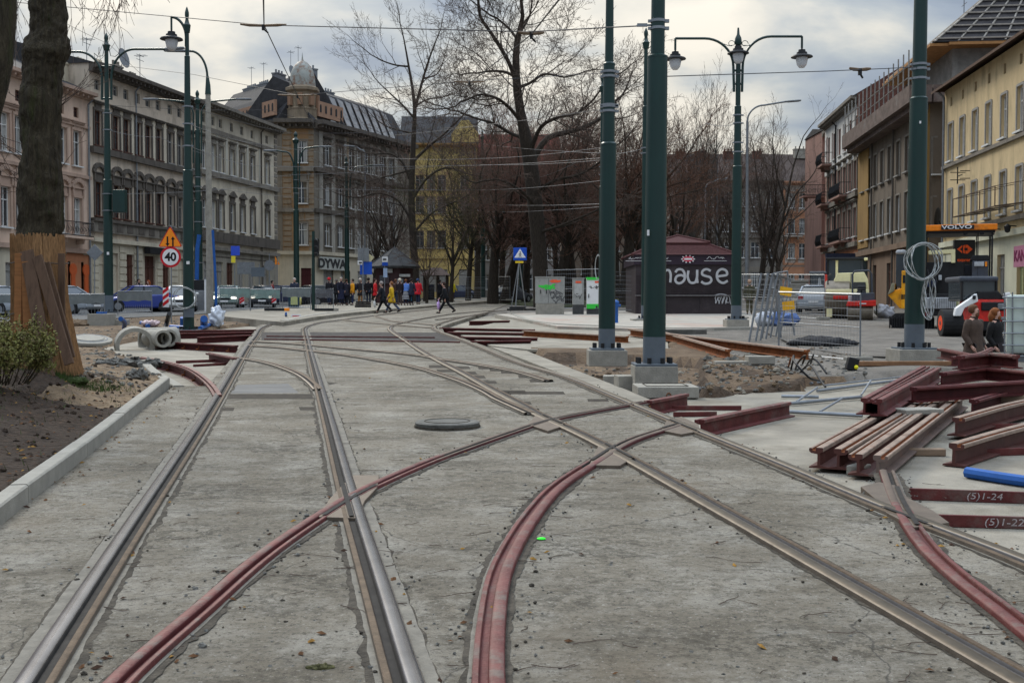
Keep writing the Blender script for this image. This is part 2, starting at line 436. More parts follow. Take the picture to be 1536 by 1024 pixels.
slab('sidewalk_island', [(742, 471), (800, 469), (900, 466), (1130, 466), (1136, 491), (1000, 494), (836, 489), (775, 477)], .05, .3, mat('island_paving', (.36, .33, .28), .9, var=.2, scale=2, spots=.7, spotcol=(.36, .22, .17), spotscale=.35, spotlo=.5))
slab('left_road', [(-400, 492), (-400, 462), (130, 459), (330, 452), (430, 449), (560, 447.5), (700, 446.8), (700, 449), (560, 452), (430, 461), (330, 469), (240, 474), (100, 480)], .004, .02, ASPH)
slab('left_sidewalk', [(-400, 464), (130, 459.4), (330, 452.3), (430, 449.2), (560, 447.7), (560, 447), (-400, 447)], .12, .15, PALE)
slab('right_road', [(1135, 492), (1120, 466), (1150, 455), (1260, 449), (1330, 449), (1600, 470), (2300, 500), (1900, 545), (1400, 536), (1280, 533), (1200, 520)], .004, .02, GRAV)
slab('right_sidewalk', [(1290, 447.5), (1330, 447.5), (2600, 500), (2600, 520), (1330, 456)], .10, .15, PALE)
slab('tram_stop_platform', [(330, 474), (424, 483), (470, 475.5), (530, 468.4), (560, 465.6), (602, 461.8), (680, 455.4), (760, 449.6), (790, 447.6), (790, 446.6), (640, 447), (560, 450), (470, 455), (425, 461), (330, 468)], .15, .3, PALE)
slab('park_lawn', [(690, 450), (820, 447.2), (1110, 447.2), (1110, 458), (820, 460)], .03, .05, mat('thin_grass', (.045, .055, .022), .95, var=.5, scale=1.2, spots=.6, spotcol=(.10, .075, .05), spotscale=.6))
# kerbs and low walls -------------------------------------------------
def kerb_line(pts, w, h, name, label, cat, m=KERB, seg=1.0, dz=0.):
 path = spline([G(x, y, dz) for x, y in pts], .5)
 t = thing(name, label, cat, path[0])
 L = 0; acc = [path[0]]; k = 0
 def emit(a):
  if len(a) < 2: return
  b = MB(); o = path[0]; j = (R.random() - .5) * .008
  b.sweep([Vector(q) - o + Vector((0, 0, j)) for q in a], [(-w / 2, -.12), (-w / 2, h - .012), (-w / 2 + .012, h), (w / 2 - .012, h), (w / 2, h - .012), (w / 2, -.12)], closed=True)
  b.build('kerb_stone', m, t)
 for i in range(1, len(path)):
  d = (path[i] - path[i - 1]); L += d.length
  if L > seg:
   acc.append(path[i] - d.normalized() * .012); emit(acc); acc = [path[i]]; L = 0
  else: acc.append(path[i])
 emit(acc)
 return t
kerb_line([(-560, 1225), (-200, 940), (0, 776), (120, 684), (248, 578)], .13, .13, 'kerb', 'long pale concrete kerb holding the dark soil bank back from the track', 'kerb', seg=1.9)
kerb_line([(768, 472), (800, 483), (850, 489), (930, 492), (1010, 494.5), (1130, 494)], .22, .08, 'kerb', 'curving pale kerb in front of the grey cabinets', 'kerb', seg=2.4)
kerb_line([(426, 487), (470, 477), (530, 469.6), (560, 466.6), (602, 462.6), (680, 456), (760, 450.2), (792, 448.2)], .30, .17, 'kerb', 'grey platform edge beneath the waiting people', 'kerb', seg=3.)
kerb_line([(214, 541), (232, 558), (268, 580)], .16, .02, 'retaining_wall', 'short curved concrete wall beside the bare red rail near the tree', 'wall', m=CAST, seg=9)
# ---------------------------------------------------------------- rails set in the track bed
PROF = [(-.043, .003), (-.042, .024), (-.036, .030), (-.018, .0345), (.0, .0355), (.018, .034), (.031, .029), (.035, .022), (.037, .008), (.074, .008), (.076, .024), (.081, .030), (.104, .030), (.109, .026), (.111, .003)]
MIDS = [0, 0, 1, 1, 1, 1, 2, 2, 2, 2, 3, 3, 3, 0]
RPATH = []
def rail(label, pts, side, mats, dz=0., strip=1., fill=True, lip=True, group='rails set in the concrete', gap=False, fade=0, ps=1.):
 RPATH.append((pts, side, dz))
 path = spline([G(x, y, dz) for x, y in pts], .22)
 o = path[0].copy(); loc = [p - o for p in path]
 t = thing('tram_rail', label, 'rail', o, group=group)
 pr = [(u * ps, z) for u, z in PROF]; md = MIDS
 if side < 0: pr = [(-u, z) for u, z in pr][::-1]; md = md[::-1]
 b = MB().sweep(loc, pr, md); nn = len(md)
 if fade: b.m = [m_ + (4 if path[i_ // nn].y > fade + .6 * n2(path[i_ // nn].y, m_, 3.) else 0) for i_, m_ in enumerate(b.m)]; mats = list(mats) + [REDD, DUSTY, GROOVE, DUSTY]
 b.build('rail_head', mats, t, smooth=True, fix=False)
 b = MB(); k = len(loc); sd = side
 def ribbon(u0, u1, z, mi, j0=0., j1=0., step=1):
  vs = []; pp = loc
  if j1 and k > 2:
   pp = []
   for i in range(k - 1):
    m_ = 5 if (loc[i] + o).y < 14 else 2
    pp += [loc[i].lerp(loc[i + 1], q / m_) for q in range(m_)]
   pp.append(loc[-1])
  for i, p in enumerate(pp):
   d = pp[min(i + 1, len(pp) - 1)] - pp[max(i - 1, 0)]; d.z = 0; d.normalize(); r = Vector((d.y, -d.x, 0)) * sd
   q = p + o
   a = u0 + j0 * n2(q.x, q.y, 9., u0); c = u1 + j1 * 1. * (n2(q.x, q.y, 1.7, u1 * 9) + .7 * n2(q.x, q.y, 8., u1) + .6 * n2(q.x, q.y, 27., u1))
   if j1 and (c - u0) * (u1 - u0) < 0: c = u0 + .001 * (1 if u1 > u0 else -1)
   vs += [p + r * a + Vector((0, 0, z)), p + r * c + Vector((0, 0, z))]
  n = len(pp); off_ = len(b.v); b.v += [tuple(v) for v in vs]
  for i in range(n - 1): b.f.append([off_ + 2 * i, off_ + 2 * i + 1, off_ + 2 * i + 3, off_ + 2 * i + 2]); b.m.append(mi); b.sm.append(False)
 if fill:
  e = .111 * ps
  if gap:
   ribbon(-.043 * ps, -.062 * strip, .0030 + dz * .3, 0, 0, .022); ribbon(e, e + .040 * strip, .0030 + dz * .3, 0, 0, .034); ribbon(e, e + .016, .0055 + dz * .3, 1, 0, .006)
   b.build('joint_filler', [JOINT, FILL], t, fix=False); return t
  ribbon(-.043, -.088 * strip, .0035 + dz * .3, 1, 0, .008)
  ribbon(-.080 * strip, -.094 * strip, .0018 + dz * .3, 0, 0, .024)
  ribbon(e, e + .020 * strip, .0035 + dz * .3, 1, 0, .010)
  ribbon(e + .012 * strip, e + .046 * strip, .0018 + dz * .3, 0, 0, .034)
  b.build('joint_filler', [JOINT, FILL], t, fix=False)
 return t
SH = [STEELD, STEEL, GROOVE, RUSTS]; DU = [STEELD, mat('rail_brown_grey', (.088, .070, .048), .5, .55, var=.25, scale=8), mat('rail_groove_grey', (.13, .125, .125), .5, .5, var=.2, scale=9), RUSTS]
RE = [RED, REDP, RED, REDP]; RB = [STEELD, RUSTS, GROOVE, STEELD]
DUSTY = mat('dusty_rail_brown', (.125, .092, .070), .7, .2, var=.3, scale=4, spots=.6, spotcol=(.12, .055, .045), spotscale=2.)
T1L = [(-140, 1310), (49, 1013), (169, 830), (203, 779), (297, 640), (331, 586), (352, 551), (371, 520), (382, 506), (393, 492), (414, 485), (448, 480), (481.6, 476.5), (515, 472), (541, 469), (600, 464.5), (640, 460), (700, 454), (766, 450)]
T1R = [(700, 1270), (618, 1024), (575, 888), (532, 754), (500, 642), (482, 580), (469, 535), (463, 512), (459.5, 499), (459, 494), (465, 489.5), (482, 484.5), (515, 480), (549, 475.5), (566, 473.5), (600, 469), (650, 464), (710, 457.5), (770, 452)]
T2L = [(1900, 1245), (1516, 1024), (1210, 847), (1060, 761), (934, 689), (870, 655), (810, 627), (774, 606.5), (732, 584), (690, 560), (661, 545), (631, 528), (603, 509), (588, 499), (583, 493), (588, 488.5), (600, 485), (622, 480.5), (656, 474.5), (690, 470), (740, 466)]
T2R = [(2300, 1155), (1640, 888), (1536, 843), (1325, 762), (1180, 701), (1026, 639), (939, 603), (852, 567), (783, 546), (724, 522.5), (692, 509.5), (664, 499.5), (653, 493), (655, 488), (673, 482), (698, 475.5), (719, 473), (760, 470)]
C1 = [(95, 1110), (183, 1016), (297, 917), (376, 848), (445, 798), (528, 746), (573, 724), (643, 694), (700, 673), (760, 652), (815, 634), (870, 622), (930, 611), (962, 605)]
C2 = [(752, 1150), (744, 1022), (747, 935), (757, 868), (777, 821), (804, 777), (841, 734), (895, 697), (950, 664), (1022, 640)]
C3 = [(1760, 1130), (1640, 1040), (1536, 954), (1484, 912), (1440, 878), (1388, 830), (1362, 794), (1343, 760), (1332, 732), (1325, 710)]
rail('polished rail running beside the pale kerb', T1L, 1, SH, 0, 1.2)
rail('polished rail crossed by the red curve at the lower plate', T1R, -1, SH, 0, 1.2)
rail('brown grooved rail crossing the whole concrete bed from the orange rails to the lower corner', T2L, 1, DU, 0, .9, gap=True)
rail('brown grooved rail passing under the near ends of the stacked rails', T2R, -1, DU, 0, .9, gap=True)
rail('red painted curved rail sweeping from the bottom edge through the polished rail', C1, 1, [RED, REDP, REDD, REDP], .0016, 1., gap=True, fade=9.6, ps=.74)
rail('double red curved rail next to the bright green paint dot', C2, -1, RE, .0016, 1.15, gap=True, fade=9.3, ps=.84)
rail('pink red curved rail beside the two chalk numbered tie bars', C3, 1, [RED, REDP, RED, REDP], .0016, 1.1, gap=True, fade=7.4, ps=.78)
rail('short curved switch rail joining the polished rail above the dark patch', [(481, 586), (470, 575), (453, 563), (432, 554), (414, 548), (396, 543.5), (376, 540), (350, 537)], -1, RB, .003, .6)
rail('thin brown rail crossing between the two tracks, the farther of the crossing pair', [(826, 572.5), (783, 560), (720, 548), (660, 539), (631, 534), (583, 529), (515, 523), (456, 517.5), (420, 515), (378, 513)], -1, RB, .003, .7)
rail('thin brown rail crossing between the two tracks, the nearer of the crossing pair', [(800, 622), (771, 609), (749, 599), (732, 589), (698, 574), (665, 563), (631, 553), (583, 543.5), (515, 532.5), (456, 526), (420, 522), (374, 519)], -1, RB, .003, .7)
rail('far thin rail linking the curves ahead of the walking pedestrians', [(655, 493), (620, 490), (566, 485.5), (540, 483), (515, 480)], -1, RB, .003, .5, fill=False)
rail('farthest thin rail linking the curves near the platform edge', [(660, 488.5), (630, 486), (592, 482.5), (575, 478), (563, 474)], -1, RB, .003, .5, fill=False)
rail('far outer rail curving in front of the leaning pedestrian sign', [(656, 480), (690, 476), (720, 471.5), (745, 467), (800, 463)], -1, RB, .003, .5, fill=False)
def plate(label, pts, groove):
 o = G(*pts[0]); t = thing('crossing_plate', label, 'crossing plate', o, group='steel plates where rails cross')
 w = [G(x, y) - o for x, y in pts]; n = len(w)
 b = MB(); b.add([p + Vector((0, 0, .0285)) for p in w] + [p + Vector((0, 0, -.05)) for p in w], [tuple(range(n)), tuple(range(n, 2 * n))[::-1]] + [(i, n + i, n + (i + 1) % n, (i + 1) % n) for i in range(n)])
 b.build('plate_body', mat('plate_brown_steel', (.135, .106, .080), .6, .35, var=.2, scale=5, bump=.15, spots=.5, spotcol=(.065, .045, .035), spotscale=6), t, bevel=.004)
 w2 = [(q.x + o.x, q.y + o.y) for q in w]
 for pts_, sd, dz in RPATH:
  pa = spline([G(x, y) for x, y in pts_], .05); run = []
  for k in range(1, len(pa)):
   d = pa[k] - pa[k - 1]; d.z = 0; d.normalize(); c = pa[k] + Vector((d.y, -d.x, 0)) * sd * .055
   if inpoly(c.x, c.y, w2): run.append(c - o)
  if len(run) > 3:
   b = MB(); b.sweep(run, [(-.017, .0372), (-.015, .0384), (.015, .0384), (.017, .0372)]); b.build('flange_groove', GROOVE, t, fix=False)
plate('brown cross plate where the red curve meets the polished rail', [(478, 781), (494, 754), (514, 732), (530, 717.6), (569, 717.6), (566, 736), (547, 757), (536, 783)], [[(496, 765), (528, 746), (562, 729)], [(541, 778), (532, 750), (523, 720)]])
plate('brown cross plate at the tip of the double red curve', [(884, 702), (891, 686), (899, 670), (918, 667), (936, 681), (950, 690), (930, 703)], [[(884, 700), (907, 686), (934, 672)], [(886, 669), (910, 682), (940, 699)]])
plate('brown cross plate below the stacked rails and first chalk numbered bar', [(1291, 735), (1318, 728), (1343, 733), (1362, 752), (1400, 772), (1424, 790), (1372, 797), (1330, 775), (1317, 757)], [[(1300, 740), (1345, 762), (1408, 788)], [(1333, 735), (1346, 762), (1368, 793)]])
plate('brown cross plate next to the raised red rail end', [(992, 649), (1000, 634), (1022, 628), (1048, 640), (1050, 650), (1022, 655)], [[(994, 648), (1020, 640), (1040, 634)], [(1000, 630), (1024, 640), (1046, 650)]])
plate('brown cross plate between the manhole cover and the crossing rails', [(792, 640), (803, 626), (822, 624), (842, 634), (846, 642), (822, 650)], [[(794, 641), (815, 634), (840, 629)], [(796, 622), (815, 632), (842, 646)]])
# ---------------------------------------------------------------- loose and bare rails
FP = [(-.085, 0), (-.085, .012), (-.012, .026), (-.009, .132), (-.037, .145), (-.037, .177), (-.031, .182), (.022, .182), (.027, .176), (.028, .152), (.056, .152), (.058, .172), (.063, .176), (.080, .176), (.084, .170), (.084, .148), (.066, .132), (.012, .124), (.012, .026), (.085, .012), (.085, 0)]
FM = [0, 0, 0, 0, 1, 1, 1, 1, 2, 2, 2, 1, 1, 1, 1, 0, 0, 0, 0, 0, 0]
def bare(label, pts, mats, dz=-.14, flip=False, s=1., group='loose red rails', lift=None, bolts=0):
 if lift: w = [G(x, y, d) for (x, y), d in zip(pts, lift)]
 else: w = [G(x, y, dz) for x, y in pts]
 path = spline(w, .3); o = path[0].copy(); loc = [p - o for p in path]
 pr = [((-u if flip else u) * s, z * s) for u, z in FP]; md = FM
 if flip: pr = pr[::-1]; md = FM[-2::-1] + FM[-1:]
 t = thing('loose_rail', label, 'rail', o, group=group)
 MB().sweep(loc, pr, md, closed=True).build('rail_body', mats, t, fix=True)
 for i in range(bolts):
  p = path[int((i + .5) * len(path) / bolts)] - o; d = (loc[-1] - loc[0]).normalized(); r = Vector((d.y, -d.x, 0))
  b = MB()
  for q in (-1, 1):
   b.box(p + r * q * .05 + Vector((0, 0, .035)), (.09, .05, .03), rz=math.atan2(d.y, d.x)); b.ring([p + r * q * .03 + Vector((0, 0, .085)), p + r * q * -.01 + Vector((0, 0, .085))], .022, 6)
  b.build('rail_clip', RUST, t)
 return t
RR = [REDD, RED, REDD]; RP = [RED, REDP, RED]; RO = [RUST, RUSTL, RUST]; RX = [mat('brown_primer', (.095, .035, .028), .6, .1, var=.3, scale=6, spots=.5, spotcol=(.16, .10, .085), spotscale=5), RUSTL, RUST]
bare('straight red rail farthest in the row beside the lamp post base', [(262, 504), (384, 502)], RR, bolts=0)
bare('red rail second in the row beside the lamp post base', [(268, 508), (380, 506)], RR)
bare('short dark red rail between the long ones near the polished rail', [(296, 515), (376, 511)], RR)
bare('long red rail with black end and orange clips left of the polished rail', [(226, 521), (356, 529)], RR, bolts=6)
bare('curved bare red rail with rusty clips standing above the sunken floor', [(213, 548), (255, 557), (284, 567), (306, 582), (321, 598), (329, 612)], RP, -.145, bolts=7)
bare('short red switch tongue resting against the polished rail', [(314, 541), (356, 550)], RR)
bare('red rail at the top of the row right of the far curve', [(660, 499), (802, 502)], RR)
bare('red rail lying second in the row right of the far curve', [(672, 506), (812, 508)], RP)
bare('red rail lying third in the row right of the far curve', [(690, 514), (806, 516)], RR)
bare('nearest red rail in the row right of the far curve', [(706, 521.5), (796, 520)], RR)
bare('red bent rail stub below the leaning pedestrian sign', [(704, 488), (735, 487.5), (764, 487)], RR)
bare('orange rusty rail pointing at the base of the thin strain pole', [(786, 504), (942, 514)], RO, -.05, group='orange rusty rails')
bare('long orange rusty rail reaching to the cut cables', [(946, 503), (1212, 539.5)], RO, -.02, s=1.15, group='orange rusty rails')
bare('shorter orange rusty rail crossing under the long one', [(985, 505), (1094, 538.5)], RO, -.05, s=1.15, group='orange rusty rails')
bare('raised red rail ending beside the grey steel tubes', [(1052, 654), (1118, 638.5), (1183, 624)], RP, -.14, flip=True, bolts=0)
bare('short raised red rail end next to the concrete inspection cover', [(974, 622), (1004, 616), (1030, 610)], RP, -.14, flip=True)
for i, (a, c) in enumerate([((1228, 702), (1390, 601)), ((1257, 704), (1409, 604)), ((1287, 713), (1425, 608)), ((1316, 715), (1442, 611))]):
 bare(['rusty grooved rail on the outer side of the lower stack next to the brown rail', 'rusty grooved rail second from the brown running rail in the lower stack', 'rusty grooved rail third from the brown running rail in the lower stack', 'pale sided rusty rail on the lower stack next to the wooden batten'][i], [a, c], RX if i < 3 else [mat('pale_rail_web', (.17, .12, .10), .6, .3, var=.3, scale=3, spots=.5, spotcol=(.20, .08, .04), spotscale=3), RUSTL, RUST], -.10, flip=i % 2 == 0, group='stacked rails on timber blocks')
bare('upper rail of the double bundle lying across the lower stack, tube side', [(1296, 622), (1386, 566)], RP, .10, group='stacked rails on timber blocks')
bare('upper rail of the double bundle lying across the lower stack, far from the tubes', [(1318, 624), (1408, 569)], RP, .10, flip=True, group='stacked rails on timber blocks')
bare('long dark red rail lying level across the middle of the pile', [(1368, 603), (1460, 597), (1560, 590)], RR, .11, group='stacked rails on timber blocks')
bare('dark red rail under the topmost crossing piece of the pile', [(1412, 578), (1480, 570), (1552, 577)], RR, .10, group='stacked rails on timber blocks')
bare('topmost short red rail of the pile, below the walking couple', [(1438, 554), (1484, 549), (1526, 553)], RP, .29, s=1.1, group='stacked rails on timber blocks')
bare('red rail end pointing towards the coiled cable pole', [(1412, 537), (1452, 546), (1500, 557)], RR, .18, group='stacked rails on timber blocks')
bare('curved pale red rail end at the top of the pile before the couple', [(1428, 549), (1465, 543), (1488, 533)], RP, .26, s=.8, group='stacked rails on timber blocks')
bare('red rail resting on a red tie bar above the blue pipe, upper of two', [(1434, 654), (1500, 633), (1560, 618)], RX, -.10, s=1.1, group='stacked rails on timber blocks')
bare('red rail lying on the slab just above the blue pipe, lower of two', [(1430, 699), (1500, 676), (1570, 656)], RX, -.13, s=1.15, group='stacked rails on timber blocks')
bare('dark red rail half hidden behind the upper right rails', [(1458, 622), (1512, 606), (1560, 600)], RR, -.02, group='stacked rails on timber blocks')
def flatbar(label, a, c, h, m=RED, th=.03, dz=-.138, txt=None):
 p, q = G(*a, dz), G(*c, dz); t = thing('tie_bar', label, 'tie bar', p, group='red tie bars across the track')
 b = MB(); d = q - p
 b.bar(Vector((0, 0, h / 2)), d + Vector((0, 0, h / 2)), th, h); b.build('bar_body', m, t, bevel=.004)
 if txt:
  s, px, py, size = txt
  f = (G(px, py, dz).x - p.x) / d.x; nrm = Vector((d.y, -d.x, 0)).normalized()
  o_ = d * f + nrm * (th / 2 + .002) + Vector((0, 0, h / 2))
  text(s, size, mat('chalk', (.36, .31, .30), .9, var=.5, scale=40), t, o_, (math.pi / 2, 0, math.atan2(d.y, d.x)), 'chalk_mark', .001, shear=.15, sx=1.25)
 return t
flatbar('red tie bar chalked 1-24 beside the crossing plate', (1342, 748), (1600, 757), .088, txt=('(5)1-24', 1474, 752, .07))
flatbar('red tie bar chalked 1-22 under the first numbered bar', (1406, 789), (1620, 795), .082, txt=('(5)1-22', 1505, 792, .07))
flatbar('red tie bar fixed across the upper rail above the blue pipe', (1470, 645), (1560, 643), .07)
flatbar('red tie bar fixed across the lower rail above the blue pipe', (1476, 684), (1560, 681), .07)
flatbar('red tie bar between the two raised rail ends, farther of two', (1001, 615), (1112, 615), .06)
flatbar('red tie bar between the two raised rail ends, nearer of two', (1010, 625), (1075, 624), .06)
flatbar('red tie bar left of the polished rail, farther of two', (264, 545), (346, 542), .06)
flatbar('red tie bar left of the polished rail, nearer of two', (290, 550), (346, 547), .05)
# cross trench of cables and bars
for a, c, lb in (((397, 509.5), (690, 514), 'long rusty red bar along the near edge of the cross trench'), ((400, 505), (652, 507), 'red bar in the middle of the cross trench')):
 flatbar(lb, a, c, .035, RED, .06, .004)
def sheet(name, pts, dz, m):
 w = gp(pts, dz); b = MB(); b.add(w, [tuple(range(len(w)))]); return tag(b.build(name, m, fix=False), kind='structure')
sheet('cross_trench', [(392, 498), (660, 498.5), (690, 511), (640, 512.5), (392, 510)], .0012, mat('trench_dark', (.04, .035, .032), .95, var=.7, scale=5, spots=.6, spotcol=(.16, .14, .12), spotscale=4))
SLOT = mat('slot_dark', (.035, .028, .020), .95, var=.6, scale=8)
for q in ([(338, 590.5), (468, 590.5), (470, 598), (335, 598)], [(448, 610), (482, 610), (482, 615), (450, 615)], [(318, 611), (352, 611), (350, 616), (316, 616)], [(492, 573), (507, 574.5), (494, 577)]):
 sheet('sleeper_slot', q, .0012, SLOT)
for x, y, w_ in ((655, 549.5, 24), (668, 556, 26), (690, 551, 26), (700, 559, 26), (714, 565, 24), (730, 573, 26), (752, 587, 70), (800, 589, 90), (780, 604, 30), (728, 551.5, 22), (745, 554.5, 22), (762, 558, 22), (790, 564.5, 26), (808, 571, 28), (896, 600, 30)):
 sheet('sleeper_slot', [(x - w_ / 2, y - 2), (x + w_ / 2, y - 2), (x + w_ / 2 + 3, y + 2.2), (x - w_ / 2 + 1, y + 2.2)], .0012, SLOT)
sheet('damp_patch', [(356, 577), (432, 575), (448, 589), (344, 590)], .0008, mat('damp_concrete', (.13, .128, .122), .85, var=.35, scale=2, stretch=(.5, 3, 1), spots=.5, spotcol=(.06, .058, .05), spotscale=3))
# ---------------------------------------------------------------- poles, lamps, wires, signs, cabinets, kiosks
def pole(name, label, cat, px, pybase, Y, secs, pxtop=None, grey=None, block=None, rings=(), finial=False, m=GREEN, group=None, bolts=True, n=16):
 """secs: (photo row, diameter in photo px) from the foot upwards"""
 s = Y / F
 base = P(px, pybase, Y)
 t = thing(name, label, cat, base, group=group)
 pyt = secs[-1][0]; pxtop = px if pxtop is None else pxtop
 def pt(py):
  f = (py - pybase) / (pyt - pybase)
  return P(px + (pxtop - px) * f, py, Y) - base
 z0 = 0.
 def shaft(a, name_, mm):
  b = MB(); b.ring([pt(q[0]) for q in a], [q[1] * s / 2 for q in a], n)
  return b.build(name_, mm, t, smooth=True)
 if grey:
  d = secs[0][1]
  shaft([(pybase, d), (grey, d)], 'grey_foot', POLEG)
  a = [(grey, d)] + list(secs[1:])
 else: a = list(secs)
 # collars where the tube steps in
 shaft(a, 'pole_shaft', m)
 for r in rings:
  dd = [q[1] for q in secs if q[0] >= r][-1] if any(q[0] >= r for q in secs) else secs[0][1]
  c = pt(r); b = MB(); b.ring([c - Vector((0, 0, .022)), c + Vector((0, 0, .022))], dd * s / 2 + .008, n)
  b.box(c + Vector((dd * s / 2 + .03, 0, 0)), (.07, .05, .05)); b.box(c + Vector((-dd * s / 2 - .02, 0, 0)), (.05, .05, .04))
  b.build('clamp_ring', GALV, t)
 for i in range(1, len(secs)):
  if secs[i][0] == secs[i - 1][0]:
   c = pt(secs[i][0]); r1 = secs[i - 1][1] * s / 2
   b = MB(); b.lathe([(r1 + .004, -.03), (r1 + .004, .0), (secs[i][1] * s / 2, .03)], n, c); b.build('step_collar', m, t, smooth=True)
 if finial:
  c = pt(pyt); r = secs[-1][1] * s / 2
  b = MB(); b.lathe([(r * 1.5, -.25), (r * 1.9, -.05), (r * 2., 0), (r * 1.3, .06), (r * .8, .2), (r * 1.15, .32), (r * 1.1, .42), (r * .5, .55), (0.01, .6)], 12, c); b.build('finial', m, t, smooth=True)
 r = secs[0][1] * s / 2
 if block:
  w, hgt = block
  b = MB(); b.box((0, 0, -hgt / 2 - .03), (w, w, hgt)); b.build('concrete_base', CAST, t, bevel=.012)
 if bolts:
  b = MB(); b.box((0, 0, -.012), (r * 2 + .30, r * 2 + .30, .036)); b.build('base_plate', POLEG, t, bevel=.006)
  for i in range(8):
   a_ = i * math.pi / 4 + .39; q = r + .09
   b = MB(); b.ring([(q * math.cos(a_), q * math.sin(a_), .0), (q * math.cos(a_), q * math.sin(a_), .10)], .035, 6); b.build('anchor_bolt', BLACK, t)
 return t, pt
POLES = 'green tram and lamp poles'
t, ptA = pole('strain_pole', 'thickest green strain pole on the square concrete block amid the dug earth', 'pole', 981, 545, 18.2, [(545, 34), (100, 30), (85, 30), (85, 21), (-60, 20)], 988, 505, (.68, .42), (32, 43), group=POLES, n=24)
MB().box((-.12, -.155, P(981, 350, 18.2).z - t.location.z), (.035, .02, .09)).build('sticker', SWHT, t)
c = ptA(38); b = MB(); b.ring([c + Vector((-.1, 0, 0)), c + Vector((-.34, 0, -.01))], .018, 6); b.box(c + Vector((-.25, 0, 0)), (.16, .035, .05)); b.build('turnbuckle', GALV, t)
t, ptB = pole('strain_pole', 'stepped green strain pole on a low block in front of the white and green cabinet', 'pole', 910, 522, 21.5, [(522, 25), (216, 23.5), (216, 19), (96, 17), (96, 13), (-40, 11)], 915, 493, (.72, .30), (108, 115, 160, 167, 158), group=POLES, n=20)
t, ptC = pole('strain_pole', 'green strain pole with coils of grey cable hanging on it, before the road machines', 'pole', 1371, 521, 22.5, [(521, 29), (148, 25.5), (148, 21), (-40, 19)], 1382, 486, (.85, .25), (97, 104, 118), group=POLES, n=20)
MB().box((0, -.20, P(1371, 186, 22.5).z - t.location.z), (.03, .02, .05)).build('sticker', SWHT, t)
def coil(label, px, py, Y, rx, rz, n, loc_jit=.04):
 b = MB(); c = P(px, py, Y)
 for i in range(n):
  ax, az = rx * (1 - .07 * R.random()), rz * (1 - .10 * R.random()); ox, oz, oy = [(R.random() - .5) * loc_jit for _ in range(3)]
  b.ring([(ox + ax * math.cos(a), -.02 * i + oy + .12 * math.sin(a * 2 + i), oz + az * math.sin(a)) for a in [k * 2 * math.pi / 26 for k in range(27)]], .009, 5)
 return tag(b.build('cable_coil', mat('grey_cable', (.36, .37, .36), .5, .3), loc=c), label, 'cable coil', 'coils of cable hung on poles')
coil('big loose coil of pale cable high on the pole before the paver', 1384, 393, 22.1, .31, .37, 6, .07)
coil('narrow coil of cable hanging below the big loose one', 1392, 447, 22.1, .09, .42, 5, .03)
coil('coil of thin wire hanging on the lamp post beside the speed sign', 277, 447, 37.7, .37, .36, 4)
coil('narrow white coil hanging behind the stepped pole above the green topped cabinet', 897, 401, 48, .12, .55, 4, .02)
def lantern(t, p, s=1., drop=.0):
 """old style lantern: p is where it hangs"""
 b = MB(); b.lathe([(.03, .02), (.03, -.06), (.12, -.08), (.13, -.16), (.18, -.17), (.19, -.24), (.36, -.30), (.38, -.34), (.30, -.35)], 16, p)
 a = b.build('lantern_hood', BLACK, t, smooth=True)
 b = MB(); b.lathe([(.20, -.345), (.21, -.42), (.17, -.60), (.09, -.70), (.01, -.72)], 14, p)
 b.build('lantern_bowl', mat('frosted_bowl', (.62, .64, .66), .25, var=.1), a, smooth=True)
def arm(t, pts, r, name='lamp_arm', m=GREEN):
 b = MB(); b.ring(pts, r, 8); return b.build(name, m, t, smooth=True)
def arc(p0, p1, k=10, up=1.):
 """quarter ellipse from p0 (vertical start) to p1 (horizontal end)"""
 p0, p1 = Vector(p0), Vector(p1); out = []
 for i in range(k + 1):
  a = math.pi / 2 * i / k
  out.append(Vector((p0.x + (p1.x - p0.x) * (1 - math.cos(a)), p0.y + (p1.y - p0.y) * (1 - math.cos(a)), p0.z + (p1.z - p0.z) * math.sin(a))))
 return out
# twin lantern post
t, pt = pole('lamp_post', 'green post with three lanterns on two long curved arms beside the graffiti kiosk', 'lamp post', 1104, 478, 39.8, [(478, 15.5), (250, 14), (250, 11.5), (160, 10), (160, 7.5), (92, 7)], 1107.5, 458, (.78, .34), (173, 185, 214, 228), group=POLES)
c0 = t.location
def rel(px, py, Y): return P(px, py, Y) - c0
for sx, xe, ye in ((-1, 1013, 58), (1, 1203, 55)):
 a0 = rel(1107 + sx * 6, 138, 39.8); a1 = rel(1107 + sx * 7, 100, 39.8); e1 = rel(1107 + sx * 50, ye, 39.8); e2 = rel(xe, ye, 39.8)
 arm(t, [a0] + arc(a1, e1) + [e2], .045)
 arm(t, [e2, e2 + Vector((0, 0, -.40))], .04, 'lamp_hanger'); lantern(t, e2 + Vector((0, 0, -.38)))
 arm(t, [rel(1107 + sx * 10, 66, 39.8) + Vector((.13 * math.cos(k * .7) * (1 - k * .06), 0, .13 * math.sin(k * .7) * (1 - k * .06))) for k in range(9)], .012, 'scroll')
 arm(t, [rel(1107 + sx * 2, 57, 39.8), rel(1107 + sx * 6, 68, 39.8), rel(1107 + sx * 14, 69, 39.8), rel(1107 + sx * 22, 66, 39.8)], .012, 'scroll')
 for py in (106, 126): arm(t, [rel(1107, py, 39.8), rel(1107 + sx * 7.5, py, 39.8)], .04, 'arm_bracket')
p_ = rel(1107.3, 66, 39.8); lantern(t, p_); arm(t, [p_ + Vector((0, 0, .5)), p_, p_ + Vector((0, 0, -.75))], .035, 'lamp_hanger')
b = MB(); b.lathe([(.10, -.05), (.13, .05), (.11, .2), (.05, .32), (.03, .55), (.005, .56)], 12, p_); b.build('finial', GREEN, t, smooth=True)
